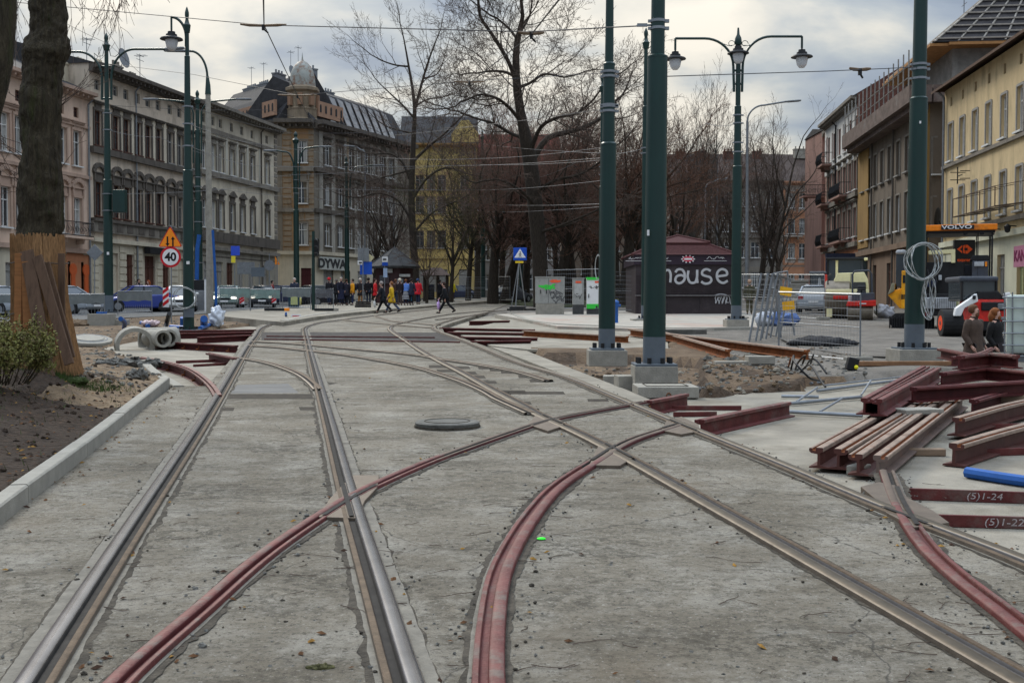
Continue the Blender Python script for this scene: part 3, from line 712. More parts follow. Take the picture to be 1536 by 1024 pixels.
b = MB(); b.ring([rel(1106, 92, 39.8), rel(1106.5, 70, 40.05)], .05, 8); b.build('pole_shaft', GREEN, t)
# lantern post beside the speed sign
t, pt = pole('lamp_post', 'green post with one hanging lantern standing behind the speed limit sign', 'lamp post', 283, 494, 38, [(494, 16.5), (256, 14.5), (256, 11), (85, 8), (85, 6), (38, 5.5)], 280.5, None, None, (186, 219, 160), finial=True, group=POLES)
c0 = t.location; a0 = rel(279, 56, 38); e = rel(257, 26, 38)
arm(t, [rel(279, 70, 38)] + arc(a0, e), .045); arm(t, [e, e + Vector((0, 0, -.42))], .035, 'lamp_hanger'); lantern(t, e + Vector((0, 0, -.40)))
MB().box(rel(283.5, 469, 37.7), (.34, .05, .3)).build('foot_band', POLEG, t)
MB().box(rel(282, 394, 37.8), (.09, .06, .1)).build('sticker', SWHT, t)
def head(t, p, dx, dz=.0, L=.95):
 d = Vector((dx, 0, dz)); b = MB(); b.bar(p, p + d * L, .26, .09); b.bar(p + d * L * .2, p + d * L * .9, .18, .13)
 return b.build('lamp_head', GREYM, t, bevel=.03)
# left posts
t, pt = pole('lamp_post', 'green post with two curved lamp arms and a green box, next to the diamond sign', 'lamp post', 163, 467, 57, [(467, 14), (270, 12.5), (270, 10), (165, 8), (165, 6.5), (68, 5.5)], 159.5, 443, None, (170, 195, 291, 316), finial=True, group=POLES)
c0 = t.location
for sx, xe, ye in ((1, 248, 74), (-1, 72, 78)):
 x0 = 160 + sx * 7
 a1 = rel(x0, 118, 57); e1 = rel(160 + sx * 42, ye, 57); e2 = rel(xe, ye, 57)
 arm(t, [rel(x0, 150, 57)] + arc(a1, e1) + [e2], .06); head(t, e2, sx, .06)
 arm(t, [rel(160 + sx * 2, 66, 57), rel(160 + sx * 6, 84, 57), rel(160 + sx * 13, 85, 57), rel(160 + sx * 19, 80, 57)], .018, 'scroll')
 for py in (100, 148): arm(t, [rel(160, py, 57), rel(x0, py, 57)], .05, 'arm_bracket')
MB().box(rel(180, 302, 56.8), (.62, .4, 1.12)).build('switch_box', GREEN, t, bevel=.03)
MB().box(rel(162, 380, 56.7), (.1, .06, .14)).build('sticker', SWHT, t)
t, pt = pole('lamp_post', 'green post half hidden behind the lantern post, with a blue pipe strapped to it', 'lamp post', 298, 470, 70, [(470, 13), (302, 11.5), (302, 8.5), (195, 7), (195, 5.5), (150, 5)], 296, None, None, (266, 280, 333, 394), finial=True, group=POLES)
c0 = t.location
for sx in (1, -1):
 arm(t, [rel(296 + sx * 6, 245, 70), rel(296 + sx * 6, 185, 70)] + arc(rel(296 + sx * 6, 172, 70), rel(296 + sx * 26, 152, 70)) + [rel(296 + sx * 58, 149, 70)], .055); head(t, rel(296 + sx * 58, 149, 70), sx)
arm(t, [rel(299, 352, 69.5), rel(296, 372, 69.5), rel(295, 430, 69.5)], .13, 'blue_pipe', BLUEP)
MB().box(rel(299, 432, 69.3), (1.0, .5, 1.0)).build('black_wrap', BLACK, t, bevel=.05)
MB().box(rel(301, 454, 69), (1.0, .5, 1.5)).build('cabinet_foot', GREYM, t, bevel=.03)
t, pt = pole('lamp_post', 'concrete lamp post with a green cap and one arm with a flat head', 'lamp post', 315, 470, 60, [(470, 11), (300, 9), (142, 7.5)], 312, m=CAST, bolts=False, group='other lamp posts')
c0 = t.location; b = MB(); b.ring([rel(312, 142, 60), rel(312, 128, 60), rel(311, 114, 60)], [.16, .13, .07], 12); b.build('pole_cap', GREEN, t, smooth=True)
arm(t, arc(rel(311, 116, 60), rel(286, 77, 60)), .06); head(t, rel(286, 77, 60), -1, .02, 1.4)
b = MB(); b.ring([rel(319, 345, 59.6), rel(321, 380, 59.6), rel(324, 430, 59.6), rel(324, 470, 59.6)], .07, 8); b.build('blue_tube', BLUEP, t, smooth=True)
for px, py, Y, w, top, lab, arms in ((445, 455, 82, 9, 210, 'green post with two lamp arms before the corner house', ((415, 228), (478, 222))), (521, 451, 96, 7.5, 245, 'slimmer green post between the carpet shop letters and the bus stop', ((560, 250),)), (725, 446, 108, 7, 205, 'green post carrying a small white number plate before the yellow house', ()), (782, 444, 112, 7, 300, 'green post behind the pedestrian crossing sign', ())):
 t, pt = pole('lamp_post', lab, 'lamp post', px, py, Y, [(py, w), (py - 140, w - 1), (py - 140, w - 2.5), (top, w - 4)], px - 1.5, None, None, (top + 60, top + 80), finial=True, group=POLES, bolts=False)
 c0 = t.location
 for xe, ye in arms:
  sx = 1 if xe > px else -1
  arm(t, [rel(px + sx * 4, ye + 60, Y)] + arc(rel(px + sx * 4, ye + 28, Y), rel(px + sx * 16, ye, Y)) + [rel(xe, ye - 2, Y)], .06); head(t, rel(xe, ye - 2, Y), sx)
 if px == 725: MB().box(rel(719, 312, Y - .3), (.55, .05, .55)).build('number_plate', SWHT, t)
pole('strain_pole', 'green pole hidden close behind the thickest strain pole, on its own block', 'pole', 967, 477, 47, [(477, 11), (160, 9), (160, 7), (64, 5.5)], 969, 458, (1.1, .35), (222, 230), finial=True, group=POLES)
pole('strain_pole', 'green pole standing close behind the stepped strain pole', 'pole', 902, 462, 52, [(462, 9), (280, 8), (280, 6.5), (130, 5)], 904, None, None, (250, 262), finial=True, group=POLES)
for px, py, Y, w, top, xe, ye, lab in ((1120, 452, 75, 6, 182, 1195, 151, 'tall grey street lamp with a flat head beside the three lantern post'), (1057, 446, 110, 4, 285, 1085, 267, 'grey street lamp with a short curved arm over the kiosk roof'), (1075, 446, 118, 3.5, 236, 1077, 234, 'thin straight grey mast above the kiosk roof'), (547, 449, 100, 3, 232, 530, 218, 'far grey street lamp among the branches near the corner house'), (590, 448, 108, 3, 292, 568, 281, 'farthest grey street lamp seen through the branches above the bus stop')):
 t, pt = pole('street_lamp', lab, 'street lamp', px, py, Y, [(py, w), (top, w * .6)], px + 1, bolts=False, m=GREYM, group='other lamp posts')
 c0 = t.location
 if abs(xe - px) > 4:
  sx = 1 if xe > px else -1; k = (xe - px)
  arm(t, arc(rel(px + 1, top, Y), rel(px + k * .35, ye + 7, Y)) + [rel(px + k * .75, ye + 2, Y)], .06 if w > 4 else .05, m=GREYM); head(t, rel(px + k * .75, ye + 2, Y), sx, .08, 1.1)
# traffic light seen from the side
t, pt = pole('traffic_light', 'green traffic light pole with a black signal head, before the waiting crowd', 'traffic light', 470, 468, 62, [(468, 5), (347, 4.5)], 470, bolts=False, group=None)
c0 = t.location; a = MB().box(rel(475, 371, 62), (.22, .35, .95)).build('signal_head', BLACK, t, bevel=.02)
for i in range(3):
 b = MB(); b.ring([rel(475, 361 + i * 10, 61.8) + Vector((0, -.1, 0)), rel(475, 361 + i * 10, 61.8) + Vector((.0, -.32, -.04))], .10, 8); b.build('signal_visor', BLACK, a)
# ---------------------------------------------------------------- overhead wires
WIRE = mat('wire_dark', (.05, .05, .055), .6, .3); WIREL = mat('wire_pale', (.20, .20, .205), .6, .3)
def wire(label, pts, r=.010, sag=.0, m=WIRE):
 w = [P(*p) for p in pts]; out = []
 for i in range(len(w) - 1):
  k = 10
  for j in range(k): 
   f = j / k; q = w[i].lerp(w[i + 1], f); q.z -= sag * 4 * f * (1 - f); out.append(q)
 out.append(w[-1]); o = out[0].copy()
 b = MB(); b.ring([p - o for p in out], r, 5, cap=False)
 return tag(b.build('overhead_wire', m, loc=o, fix=False), label, 'wire', 'overhead wires')
wire('span wire across the top of the picture ending at the turnbuckle of the thickest pole', [(-40, -2, 34), (180, 18, 30), (397, 38, 25), (790, 48, 22), (964, 39, 18.2)], .011)
wire('contact wire dropping from the top edge past the domed corner house', [(394, -60, 11), (396, 38, 24.9), (446, 143, 44), (478, 205, 66)], .013)
wire('contact wire slanting down from the top edge in front of the big bare tree', [(880, -52, 12), (797, 52, 22), (706, 124, 42), (640, 182, 70)], .013)
wire('span wire stretched from the two armed post across the dome to the stepped pole', [(163, 96, 57), (290, 112, 50), (446, 143, 44), (704, 122, 42), (905, 110, 51)], .011)
wire('span wire between the thickest pole and the cable coil pole', [(996, 115, 18.3), (1240, 107, 20.5), (1376, 101, 22.4)], .008)
for lb, pts in (('wire crossing the long grey facade just under its cornice', [(163, 158, 57), (400, 165, 62), (581, 204, 75), (905, 163, 52)]),
 ('wire from the lantern post meeting the branches above the yellow house', [(284, 160, 38), (440, 200, 60), (660, 193, 70), (906, 164, 52)]),
 ('wire at the level of the upper windows of the corner house', [(284, 186, 38), (380, 215, 62), (567, 236, 80), (720, 238, 70), (905, 221, 52)]),
 ('wire just below the number clamp on the lantern post', [(284, 219, 38), (380, 249, 62), (720, 247, 75), (906, 240, 52)]),
 ('wire sagging past the middle windows of the corner house', [(298, 266, 70), (445, 262, 80), (660, 249, 85), (902, 237, 52)]),
 ('wire across the lower windows of the corner house', [(163, 291, 57), (380, 280, 66), (720, 285, 85), (902, 271, 52)]),
 ('lowest wire running over the heads of the waiting crowd', [(298, 280, 70), (521, 302, 95), (725, 306, 107), (900, 306, 52)]),
 ('reddish cable strung towards the big tree trunk', [(521, 296, 95), (690, 289, 100), (790, 285, 90)]),
 ('short steep wire right of the big tree trunk', [(790, 300, 98), (806, 267, 90), (865, 243, 66)]),
 ('wire leaving the clamps of the hidden pole towards the far posts', [(968, 222, 47), (902, 230, 52), (725, 216, 107)]),
 ('thin wire low over the pedestrian crossing sign', [(660, 322, 110), (725, 318, 107), (904, 310, 52)]),
 ('wire linking the far posts above the round kiosk', [(445, 330, 82), (521, 318, 95), (625, 330, 105), (782, 322, 111)]),
 ('wire between the three lantern post and the hidden pole', [(1106, 185, 39.8), (1060, 185, 42), (968, 230, 47)]),
 ('wire tied between the two armed post and the concrete lamp post', [(163, 195, 57), (240, 206, 58), (312, 232, 60)]),
 ('faint wire descending from the top left twigs to the facade', [(20, -10, 40), (163, 66, 56.8), (330, 215, 75)])):
 wire(lb, pts, .011 if 'lowest' in lb else .009, .10, mat('wire_red', (.25, .07, .06), .6) if 'reddish' in lb else (WIREL if 'wire' in lb and pts[0][1] > 180 else WIRE))
INS = mat('insulator', (.14, .09, .05), .5)
for px, py, Y, dx, lb in ((395, 38, 24.8, 1.0, 'brown insulator bar where the top span wire meets the contact wire'), (446, 143, 43.8, 1.5, 'brown insulator bar floating in front of the rusty dome'), (797, 50, 21.9, .5, 'brown insulator bar in front of the big bare tree top'), (704, 123, 41.8, 1.1, 'brown insulator bar left of the big bare tree'), (1290, 104, 21.2, .4, 'small insulator on the wire towards the cable coil pole')):
 c = P(px, py, Y); t = thing('wire_insulator', lb, 'insulator', c, group='insulators on the overhead wires')
 b = MB(); b.ring([(-dx / 2, 0, .02), (-dx * .3, 0, 0), (0, 0, -.01), (dx * .3, 0, 0), (dx / 2, 0, .01)], [.02, .035, .03, .035, .02], 6); b.build('insulator_bar', INS, t)
 b = MB(); b.box((0, 0, -.05), (.06, .06, .12)); b.ring([(0, 0, -.08), (.08, .1, -.14)], .02, 5); b.build('hanger_clamp', BLACK, t)
# ---------------------------------------------------------------- signs
def sign(label, px, Y, pyfoot, pytop, m=GALV, w=.06, lean=0., group='road signs'):
 base = P(px, pyfoot, Y); top = P(px + lean, pytop, Y)
 t = thing('road_sign', label, 'sign', base, group=group)
 b = MB(); b.ring([(0, 0, 0), top - base], w / 2, 8); b.build('sign_post', m, t)
 return t
def disc(b, c, r, y0, y1, n=28): b.ring([(c[0], y0, c[2]), (c[0], y1, c[2])], r, n)
def rtri(r, cx, cz, rad):
 out = []
 for k in range(3):
  a = math.pi / 2 + k * 2 * math.pi / 3; ox, oz = cx + (r - 2 * rad) * math.cos(a), cz + (r - 2 * rad) * math.sin(a)
  for j in range(-3, 4): out.append((ox + rad * math.cos(a + j * math.pi / 9), oz + rad * math.sin(a + j * math.pi / 9)))
 return out
Y = 46.; t = sign('orange two way traffic triangle above a red ringed 40 speed limit disc', 257, Y, 484, 338)
c0 = t.location; s = Y / F
c = rel(256, 360, Y); r = 21 * s
a = MB().prism(rtri(r, 0, 0, .05), (c.x, -.06, c.z), (1, 0, 0), (0, 0, 1), (0, 1, 0), .012).build('warning_triangle', SREDS, t)
MB().prism(rtri(r * .9, 0, 0, .04), (c.x, -.064, c.z), (1, 0, 0), (0, 0, 1), (0, 1, 0), .012).build('triangle_face', SORNG, a)
for sx, up in ((-1, -1), (1, 1)):
 arrow = [(-.032, -.2), (.032, -.2), (.032, .08), (.085, .08), (0, .2), (-.085, .08), (-.032, .08)]
 MB().prism([(x_ + sx * .11, z_ * up - .06) for x_, z_ in arrow], (c.x, -.067, c.z), (1, 0, 0), (0, 0, 1), (0, 1, 0), .01).build('arrow_symbol', SBLK, a)
c = rel(256.5, 385.5, Y); b = MB(); disc(b, c, 15.6 * s, -.06, -.045, 36); a = b.build('limit_disc', SREDS, t)
b = MB(); disc(b, c, 12.2 * s, -.064, -.05, 36); b.build('disc_face', SWHT, a)
text('40', .46, SBLK, a, (c.x, -.066, c.z - .01), (math.pi / 2, 0, 0), 'number_40', .002, bold=.016)
Y = 57.; t = sign('blue pedestrian crossing sign on a leaning braced post by the cabinets', 773, Y, 466, 372, lean=7)
c0 = t.location; s = Y / F; c = rel(780, 381, Y)
a = MB().box((c.x, -.05, c.z), (20 * s, .03, 19 * s)).build('crossing_board', SBLUE, t, bevel=.01)
MB().prism([(-8.5 * s, -5.5 * s), (8.5 * s, -5.5 * s), (0, 8 * s)], (c.x, -.07, c.z), (1, 0, 0), (0, 0, 1), (0, 1, 0), .01).build('white_triangle', SWHT, a)
b = MB(); b.sphere((c.x + .01, -.075, c.z + .09), .032, 8, 6, (1, .2, 1))
for q in (((.01, .06), (.0, -.05)), ((.0, -.05), (.07, -.17)), ((.0, -.05), (-.06, -.17)), ((.01, .04), (.07, -.03)), ((.01, .04), (-.06, -.03))): b.bar((c.x + q[0][0], -.075, c.z + q[0][1]), (c.x + q[1][0], -.075, c.z + q[1][1]), .012, .035, up=(0, -1, 0))
b.build('walker_symbol', SBLK, a)
b = MB(); b.ring([rel(779, 392, Y), rel(789, 466, Y + .8)], .03, 6); b.ring([rel(778, 395, Y), rel(766, 467, Y + .3)], .02, 6); b.build('brace', GALV, t)
MB().box(rel(779, 393, Y - .05), (.4, .03, .1)).build('yellow_label', flat('yellow_paint', (225, 190, 40)), t)
b = MB(); b.box((0, 0, .06), (.85, .45, .10)); b.box((.1, .1, .16), (.8, .4, .10)); b.box((.9, .4, .06), (.9, .4, .1), rz=.4); b.build('ballast_foot', RUBBER, t, bevel=.03)
def foot_bags(t, dx=0., n=3, w=1.1):
 for i in range(n):
  MB().box((dx, 0, .06 + i * .13), (w - i * .06, .6, .12)).build('ballast_foot', RUBBER, t, bevel=.03)
Y = 84.; c0 = Vector()
t = sign('white and blue bus stop plate on a tall post before the round kiosk', 577, Y, 459, 385, group='bus stop signs'); c0 = t.location; s = Y / F
MB().box(rel(577.5, 389, Y - .1), (8.5 * s, .03, 8 * s)).build('stop_plate', SWHT, t); MB().box(rel(577.5, 396, Y - .1), (8.5 * s, .03, 5 * s)).build('blue_plate', SBLUE, t)
MB().box(rel(577, 389, Y - .13), (5 * s, .03, 2.2 * s)).build('bus_symbol', SBLK, t); MB().box(rel(578, 409, Y - .1), (6 * s, .03, 14 * s)).build('timetable', mat('pale_blue', (.35, .45, .62), .5), t)
t = sign('grey backed road sign with blue bus lane plate behind a stack of rubber feet', 544.5, 70., 464, 368, group='bus stop signs'); c0 = t.location; s = 70 / F
MB().box(rel(545, 382, 70.1), (17 * s, .03, 20 * s)).build('grey_board', GREYM, t); MB().box(rel(549, 402, 70.2), (18 * s, .03, 19 * s)).build('blue_board', SBLUE, t)
MB().box(rel(540, 394, 69.8), (7 * s, .03, 6 * s)).build('stop_plate', SWHT, t); MB().box(rel(540.5, 393.8, 69.76), (4.5 * s, .03, 2 * s)).build('bus_symbol', SBLK, t)
M_ = Matrix.Rotation(.6, 3, 'Y'); MB().box(rel(554, 387, 70.4), (10 * s, .03, 10 * s), M_).build('yellow_diamond', mat('faded_yellow', (.55, .5, .3), .5), t); foot_bags(t, 0, 4, 1.0)
t = sign('grey back of a diamond road sign before the pink house', 142, 62., 447, 366, group='road signs'); c0 = t.location
MB().box(rel(142, 379, 61.9), (.64, .03, .64), Matrix.Rotation(math.pi / 4, 3, 'Y')).build('sign_back', GREYM, t, bevel=.01)
for px, Y, py0, py1, sh, lb in ((404, 84, 455, 380, 'oct', 'grey back of a round sign before the corner house shop'), (389, 78, 456, 396, 'box', 'dark grey back of a rectangular board left of the corner house'), (352, 74, 452, 372, 'blue', 'small blue shop sign with a yellow card hanging on the grey house'), (416, 88, 452, 384, 'orange', 'small orange warning sign seen edge on near the corner house')):
 t = sign(lb, px, Y, py0, py1, group='road signs'); c0 = t.location; s = Y / F
 if sh == 'oct': b = MB(); cc = rel(px, py1 + 18, Y - .1); disc(b, cc, 8 * s, -.1, -.07, 10); b.build('sign_back', GREYM, t)
 if sh == 'box': MB().box(rel(px - 20, 402, Y - .1), (26 * s, .04, 18 * s)).build('sign_back', GREYM, t); MB().box(rel(px - 2, 408, Y - .14), (20 * s, .04, 14 * s)).build('sign_back', POLEG, t)
 if sh == 'blue': MB().box(rel(353, 376, Y - .1), (13 * s, .06, 14 * s)).build('blue_board', flat('shop_blue', (55, 85, 200)), t); MB().box(rel(350, 389, Y - .1), (6 * s, .05, 10 * s)).build('yellow_card', flat('card_yellow', (230, 210, 60)), t)
 if sh == 'orange': MB().prism([(-.18, -.3), (.2, -.3), (-.18, .35)], rel(416, 391, Y), (1, 0, 0), (0, 0, 1), (0, 1, 0), .03).build('sign_face', SORNG, t)
def delineator(label, px, py0, py1, Y, w=9):
 base = P(px, py1, Y); s = Y / F; t = thing('warning_board', label, 'warning board', base, group='red and white warning boards')
 H = (py1 - py0) * s; W = w * s
 MB().box((0, 0, H / 2), (W, .04, H)).build('white_board', SWHT, t, bevel=.01)
 for i in range(3):
  z = H * (.16 + .32 * i); MB().add([(-W / 2, -.023, z - .10), (W / 2, -.023, z + .10), (W / 2, -.023, z + .26), (-W / 2, -.023, z + .06)], [(0, 1, 2, 3)]).build('red_stripe', SREDS, t)
 MB().box((0, 0, -.04), (W * 2.2, .4, .1)).build('rubber_foot', RUBBER, t, bevel=.02)
delineator('red and white striped board beside the speed limit post', 249, 432, 461, 50)
delineator('red and white striped board before the silver car with lit headlights', 363, 442, 456, 70, 7)
delineator('red and white striped board before the dark car with lit headlights', 411, 441, 455, 72, 7)
# ---------------------------------------------------------------- cabinets, hydrant, small stop furniture
def cabinet(label, x0, x1, y0, y1, Y, body, basem, baseh, handles, extra=None):
 s = Y / F; W = (x1 - x0) * s; H = (y1 - y0) * s; base = P((x0 + x1) / 2, y1, Y); D = .42
 t = thing('utility_cabinet', label, 'utility cabinet', base, group='electrical cabinets on the pavement')
 hb = baseh * s
 MB().box((0, D / 2, hb / 2), (W * .97, D * .95, hb)).build('cabinet_plinth', basem, t, bevel=.01)
 a = MB().box((0, D / 2, hb + (H - hb) / 2), (W, D, H - hb)).build('cabinet_body', body, t, bevel=.012)
 MB().box((0, D / 2, H + .015), (W + .05, D + .06, .04)).build('cabinet_roof', body if not extra else extra, t, bevel=.01)
 for hx, hz in handles: MB().box((hx * W, -.02, hb + (H - hb) * hz), (.04, .05, .2)).build('door_handle', BLACK, a, bevel=.01)
 return t, W, H, hb, a
CABW = mat('cabinet_white', (.42, .42, .40), .6, var=.15, scale=3, spots=.6, spotcol=(.17, .17, .165), spotscale=3.5)
CABD = mat('cabinet_dirty', (.30, .30, .28), .7, var=.25, scale=3, spots=.75, spotcol=(.12, .12, .115), spotscale=3.)
def scrawl(t, m, cx, cz, w, h, y, n, seed, r=.014):
 q = random.Random(seed); pts = [(cx + w * (k / n - .5) + q.uniform(-.5, .5) * w * .3, cz + h * q.uniform(-.5, .5)) for k in range(n + 1)]
 pa = spline([(p[0], y, p[1]) for p in pts], .05); b = MB(); b.ring(pa, .004, 6, ell=r / .004, up=(0, -1, 0)); return b.build('graffiti', m, t)
GRG = flat('spray_green', (60, 200, 70), .6); GRR = flat('spray_orange', (235, 95, 60), .6)
t, W, H, hb, a = cabinet('wide dirty white cabinet with green and orange spray paint', 803, 847, 416, 472, 57, CABD, CAST, 17, ((-.32, .45), (-.12, .45)))
MB().box((-.08, -.006, hb + (H - hb) / 2), (.012, .01, (H - hb) * .94)).build('door_gap', BLACK, a)
for i in range(3): scrawl(a, GRG, -.22 + .1 * i, H - .42 - .07 * i, .8 - .2 * i, .12, -.008, 9, i, .045)
for i in range(3): scrawl(a, GRR, .25, H - .16 - .03 * i, .45, .06, -.008, 7, 20 + i, .035)
for i in range(5): scrawl(a, mat('soot', (.10, .10, .10), .9), .28 + .04 * i, H - .75 - .1 * i, .55, .3, -.007, 8, 40 + i, .03)
t, W, H, hb, a = cabinet('narrow grey cabinet between the two larger ones', 859, 876, 418, 472, 57, CABD, mat('dark_plinth', (.06, .06, .06), .9), 15, ())
MB().box((0, -.01, H - .17), (.28, .012, .1)).build('orange_label', GRR, a); MB().box((0, -.01, H - .5), (.4, .012, .5)).build('meter_window', CABW, a); scrawl(a, mat('soot', (.1, .1, .1), .9), 0, .9, .35, .3, -.008, 9, 5, .012); scrawl(a, SWHT, .02, 1.1, .35, .4, -.009, 9, 8, .012)
t, W, H, hb, a = cabinet('white cabinet with bright green top and bottom bands', 880, 906, 417, 473, 57, WHITE, mat('dark_plinth', (.06, .06, .06), .9), 10, ((-.38, .42),), GRG)
MB().box((0, -.012, hb + .12), (W * 1.01, .03, .24)).build('green_band', GRG, a); MB().box((0, -.012, H - .05), (W * 1.01, .03, .1)).build('green_band', GRG, a); MB().box((.12, -.012, H - .2), (.3, .012, .09)).build('orange_label', GRR, a)
scrawl(a, SBLK, -.1, H - .45, .4, .2, -.008, 10, 3, .012); scrawl(a, SBLK, .2, H - .5, .35, .25, -.008, 9, 6, .02)
p = P(924, 486, 44); t = thing('hydrant', 'bright blue standpipe hydrant on the pavement edge', 'hydrant', p)
b = MB(); b.lathe([(.09, 0), (.12, .02), (.10, .05), (.085, .1), (.085, .62), (.10, .64), (.10, .8), (.12, .82), (.12, .86), (.06, .92), (.02, .94)], 12); b.build('hydrant_body', BLUEP, t, smooth=True)
b = MB(); b.ring([(-.18, 0, .72), (.18, 0, .72)], .05, 8); b.build('outlet', BLUEP, t)
# ---------------------------------------------------------------- kiosks
Y = 58.; s = Y / F
base = P(1027, 472, Y); t = thing('kiosk', 'brown shuttered kiosk with big white graffiti letters and a red tiled hip roof', 'kiosk', base, group=None)
KBR = mat('kiosk_brown', (.040, .030, .033), .6, var=.25, scale=2, spots=.35, spotcol=(.075, .065, .06), spotscale=4)
KT = mat('red_roof_tile', (.080, .027, .025), .85, var=.4, scale=14, bump=.8, bscale=24, spots=.4, spotcol=(.05, .02, .018), spotscale=9)
W = 153 * s; H = 75 * s
MB().box((0, W / 2, H / 2), (W * .96, W * .96, H)).build('kiosk_wall', KBR, t)
b = MB()
for i in range(9): b.box((0, W * .02 - .02, H * (.42 + .045 * i)), (W * .94, .03, .012))
b.build('roller_shutter', KBR, t)
MB().box((0, W * .02 - .06, H * .385), (W * .97, .16, .05)).build('counter_ledge', mat('ledge_grey', (.16, .15, .15), .5), t)
for x_ in (-.47, -.16, .16, .47): MB().box((x_ * W, W * .02 - .03, H * .2), (.06, .06, H * .36)).build('panel_post', KBR, t)
fb = MB().box((0, W / 2, H + 7.5 * s), (W * 1.0, W * 1.0, 15 * s)).build('fascia', mat('fascia_plum', (.030, .018, .030), .5, var=.2), t)
def cxz(px, py): q = P(px, py, Y) - base; return q.x, q.z
x_, z_ = cxz(1032, 388.5)
b = MB(); b.sphere((x_, -.03, z_), .26, 14, 8, (1.1, .06, .55)); b.build('brand_badge', flat('badge_red', (205, 60, 85)), fb)
for k in range(10):
 a_ = k * math.pi / 5; MB().box((x_ + .29 * math.cos(a_), -.02, z_ + .15 * math.sin(a_)), (.12, .03, .06), Matrix.Rotation(-a_, 3, 'Y')).build('badge_rim', SWHT, fb)
MB().box((x_, -.055, z_), (.4, .02, .09)).build('badge_band', SWHT, fb)
for px in (1073, 990, 955):
 xx, zz = cxz(px, 387.5); [scrawl(fb, SWHT, xx - .3 + .3 * j_, zz + .02, .26, .13, -.012, 6, j_ + px, .012) for j_ in range(3)]; MB().box((xx, -.008, zz - .13), (1.15, .012, .02)).build('fascia_line', SWHT, fb)
z0 = H + 15 * s
b = MB(); e = W * .52; m1 = W * .27; z1 = z0 + 17 * s; z2 = z1 + 3 * s; z3 = z2 + 13 * s; cy = W / 2
def sqr(r, z): return [(-r, cy - r, z), (r, cy - r, z), (r, cy + r, z), (-r, cy + r, z)]
v = sqr(e, z0) + sqr(m1, z1) + sqr(m1 * 1.05, z1 + .02) + sqr(m1 * 1.05, z2) + [(0, cy, z3)]
fs = [(i, (i + 1) % 4, 4 + (i + 1) % 4, 4 + i) for i in range(4)] + [(8 + i, 8 + (i + 1) % 4, 12 + (i + 1) % 4, 12 + i) for i in range(4)] + [(12 + i, 12 + (i + 1) % 4, 16) for i in range(4)] + [(0, 3, 2, 1), (8, 9, 10, 11)]
b.add(v, fs); rf = b.build('roof', KT, t)
b = MB()
for i in range(4):
 b.ring([v[i], v[4 + i]], .07, 6); b.ring([v[12 + i], v[16]], .07, 6)
for k in range(1, 9):
 f = k / 9; 
 for i in range(4):
  p, q = Vector(v[i]).lerp(Vector(v[4 + i]), f), Vector(v[(i + 1) % 4]).lerp(Vector(v[4 + (i + 1) % 4]), f); b.ring([p, q], .025, 4)
b.build('tile_ridge', KT, rf)
GW = mat('spray_white', (.48, .48, .49), .7, var=.12)
def stroke(name, pts, r, m=GW, parent=None, y=-.0, step=.06):
 pa = spline([(cxz(*p)[0], y, cxz(*p)[1]) for p in pts], step); b = MB(); b.ring(pa, .006, 8, ell=r / .006, up=(0, -1, 0)); return b.build(name, m, parent or t)
yf = W * .02 - .045
def cv(q): return [(940 + a_ / 3.657, 280 + c_ / 3.657) for a_, c_ in q]
L_ = [cv([(208, 540), (210, 470), (212, 462), (232, 458), (242, 480), (240, 525)]),
      cv([(268, 470), (280, 455), (305, 455), (318, 475), (320, 500), (310, 520), (285, 530), (268, 515), (275, 492), (300, 485), (318, 492)]),
      cv([(340, 460), (336, 495), (350, 525), (375, 525), (386, 500), (388, 455)]), cv([(386, 500), (390, 528)]),
      cv([(462, 462), (440, 452), (418, 462), (415, 480), (435, 490), (460, 498), (466, 515), (450, 530), (425, 530), (410, 520)]),
      cv([(500, 492), (530, 488), (552, 482), (548, 462), (525, 452), (502, 465), (496, 492), (505, 515), (530, 528), (556, 516)])]
for q in L_: stroke('graffiti_letter', q, .062, y=yf)
# letters of the word that continue behind the thick pole
stroke('graffiti_letter', [(996.6, 394), (996.8, 410), (997, 427)], .062, y=yf)
q_ = random.Random(4)
for k in range(4): stroke('graffiti_tag', [(1073 + k * 5 + q_.uniform(-1, 1), 452 + q_.uniform(-6, 5)) if j % 2 else (1076 + k * 5 + q_.uniform(-3, 3), 449 + q_.uniform(-7, 7)) for j in range(5)], .022, y=yf - .003, step=.04)
stroke('graffiti_tag', [(1072, 443), (1082, 441), (1094, 445), (1096, 455), (1102, 459)], .022, y=yf - .003)
# round ticket kiosk and shelter at the stop
Y = 88.; s = Y / F; base = P(592, 456, Y); t = thing('kiosk', 'round dark kiosk with a grey conical roof behind the waiting crowd', 'kiosk', base)
b = MB(); b.lathe([(29 * s, 0), (29 * s, 54 * s)], 8, ph=.39); b.build('kiosk_wall', mat('kiosk_maroon', (.055, .025, .026), .6, var=.2), t)
b = MB(); b.lathe([(40 * s, 53 * s), (41 * s, 56 * s), (20 * s, 71 * s), (.5 * s, 85.5 * s)], 8, ph=.39); b.build('roof', mat('roof_felt', (.055, .055, .055), .8, var=.35, scale=3, bump=.3), t)
b = MB()
for k in range(8):
 a_ = .39 + k * math.pi / 4; b.ring([(41 * s * math.cos(a_), 41 * s * math.sin(a_), 56 * s), (20 * s * math.cos(a_), 20 * s * math.sin(a_), 71 * s), (0, 0, 85 * s)], .05, 5)
b.build('roof_rib', mat('roof_felt', (.06, .06, .06), .8), t)
for dx, dz, w_, h_, m_ in ((-5, 49, 10, 6, CABW), (18, 42, 16, 4, CABW), (10, 34, 12, 6, GREYM), (-12, 36, 14, 12, GLASS), (13, 26, 20, 10, GLASS)): MB().box((dx * s, -28 * s, dz * s), (w_ * s, .3, h_ * s)).build('shop_board', m_, t, bevel=.02)
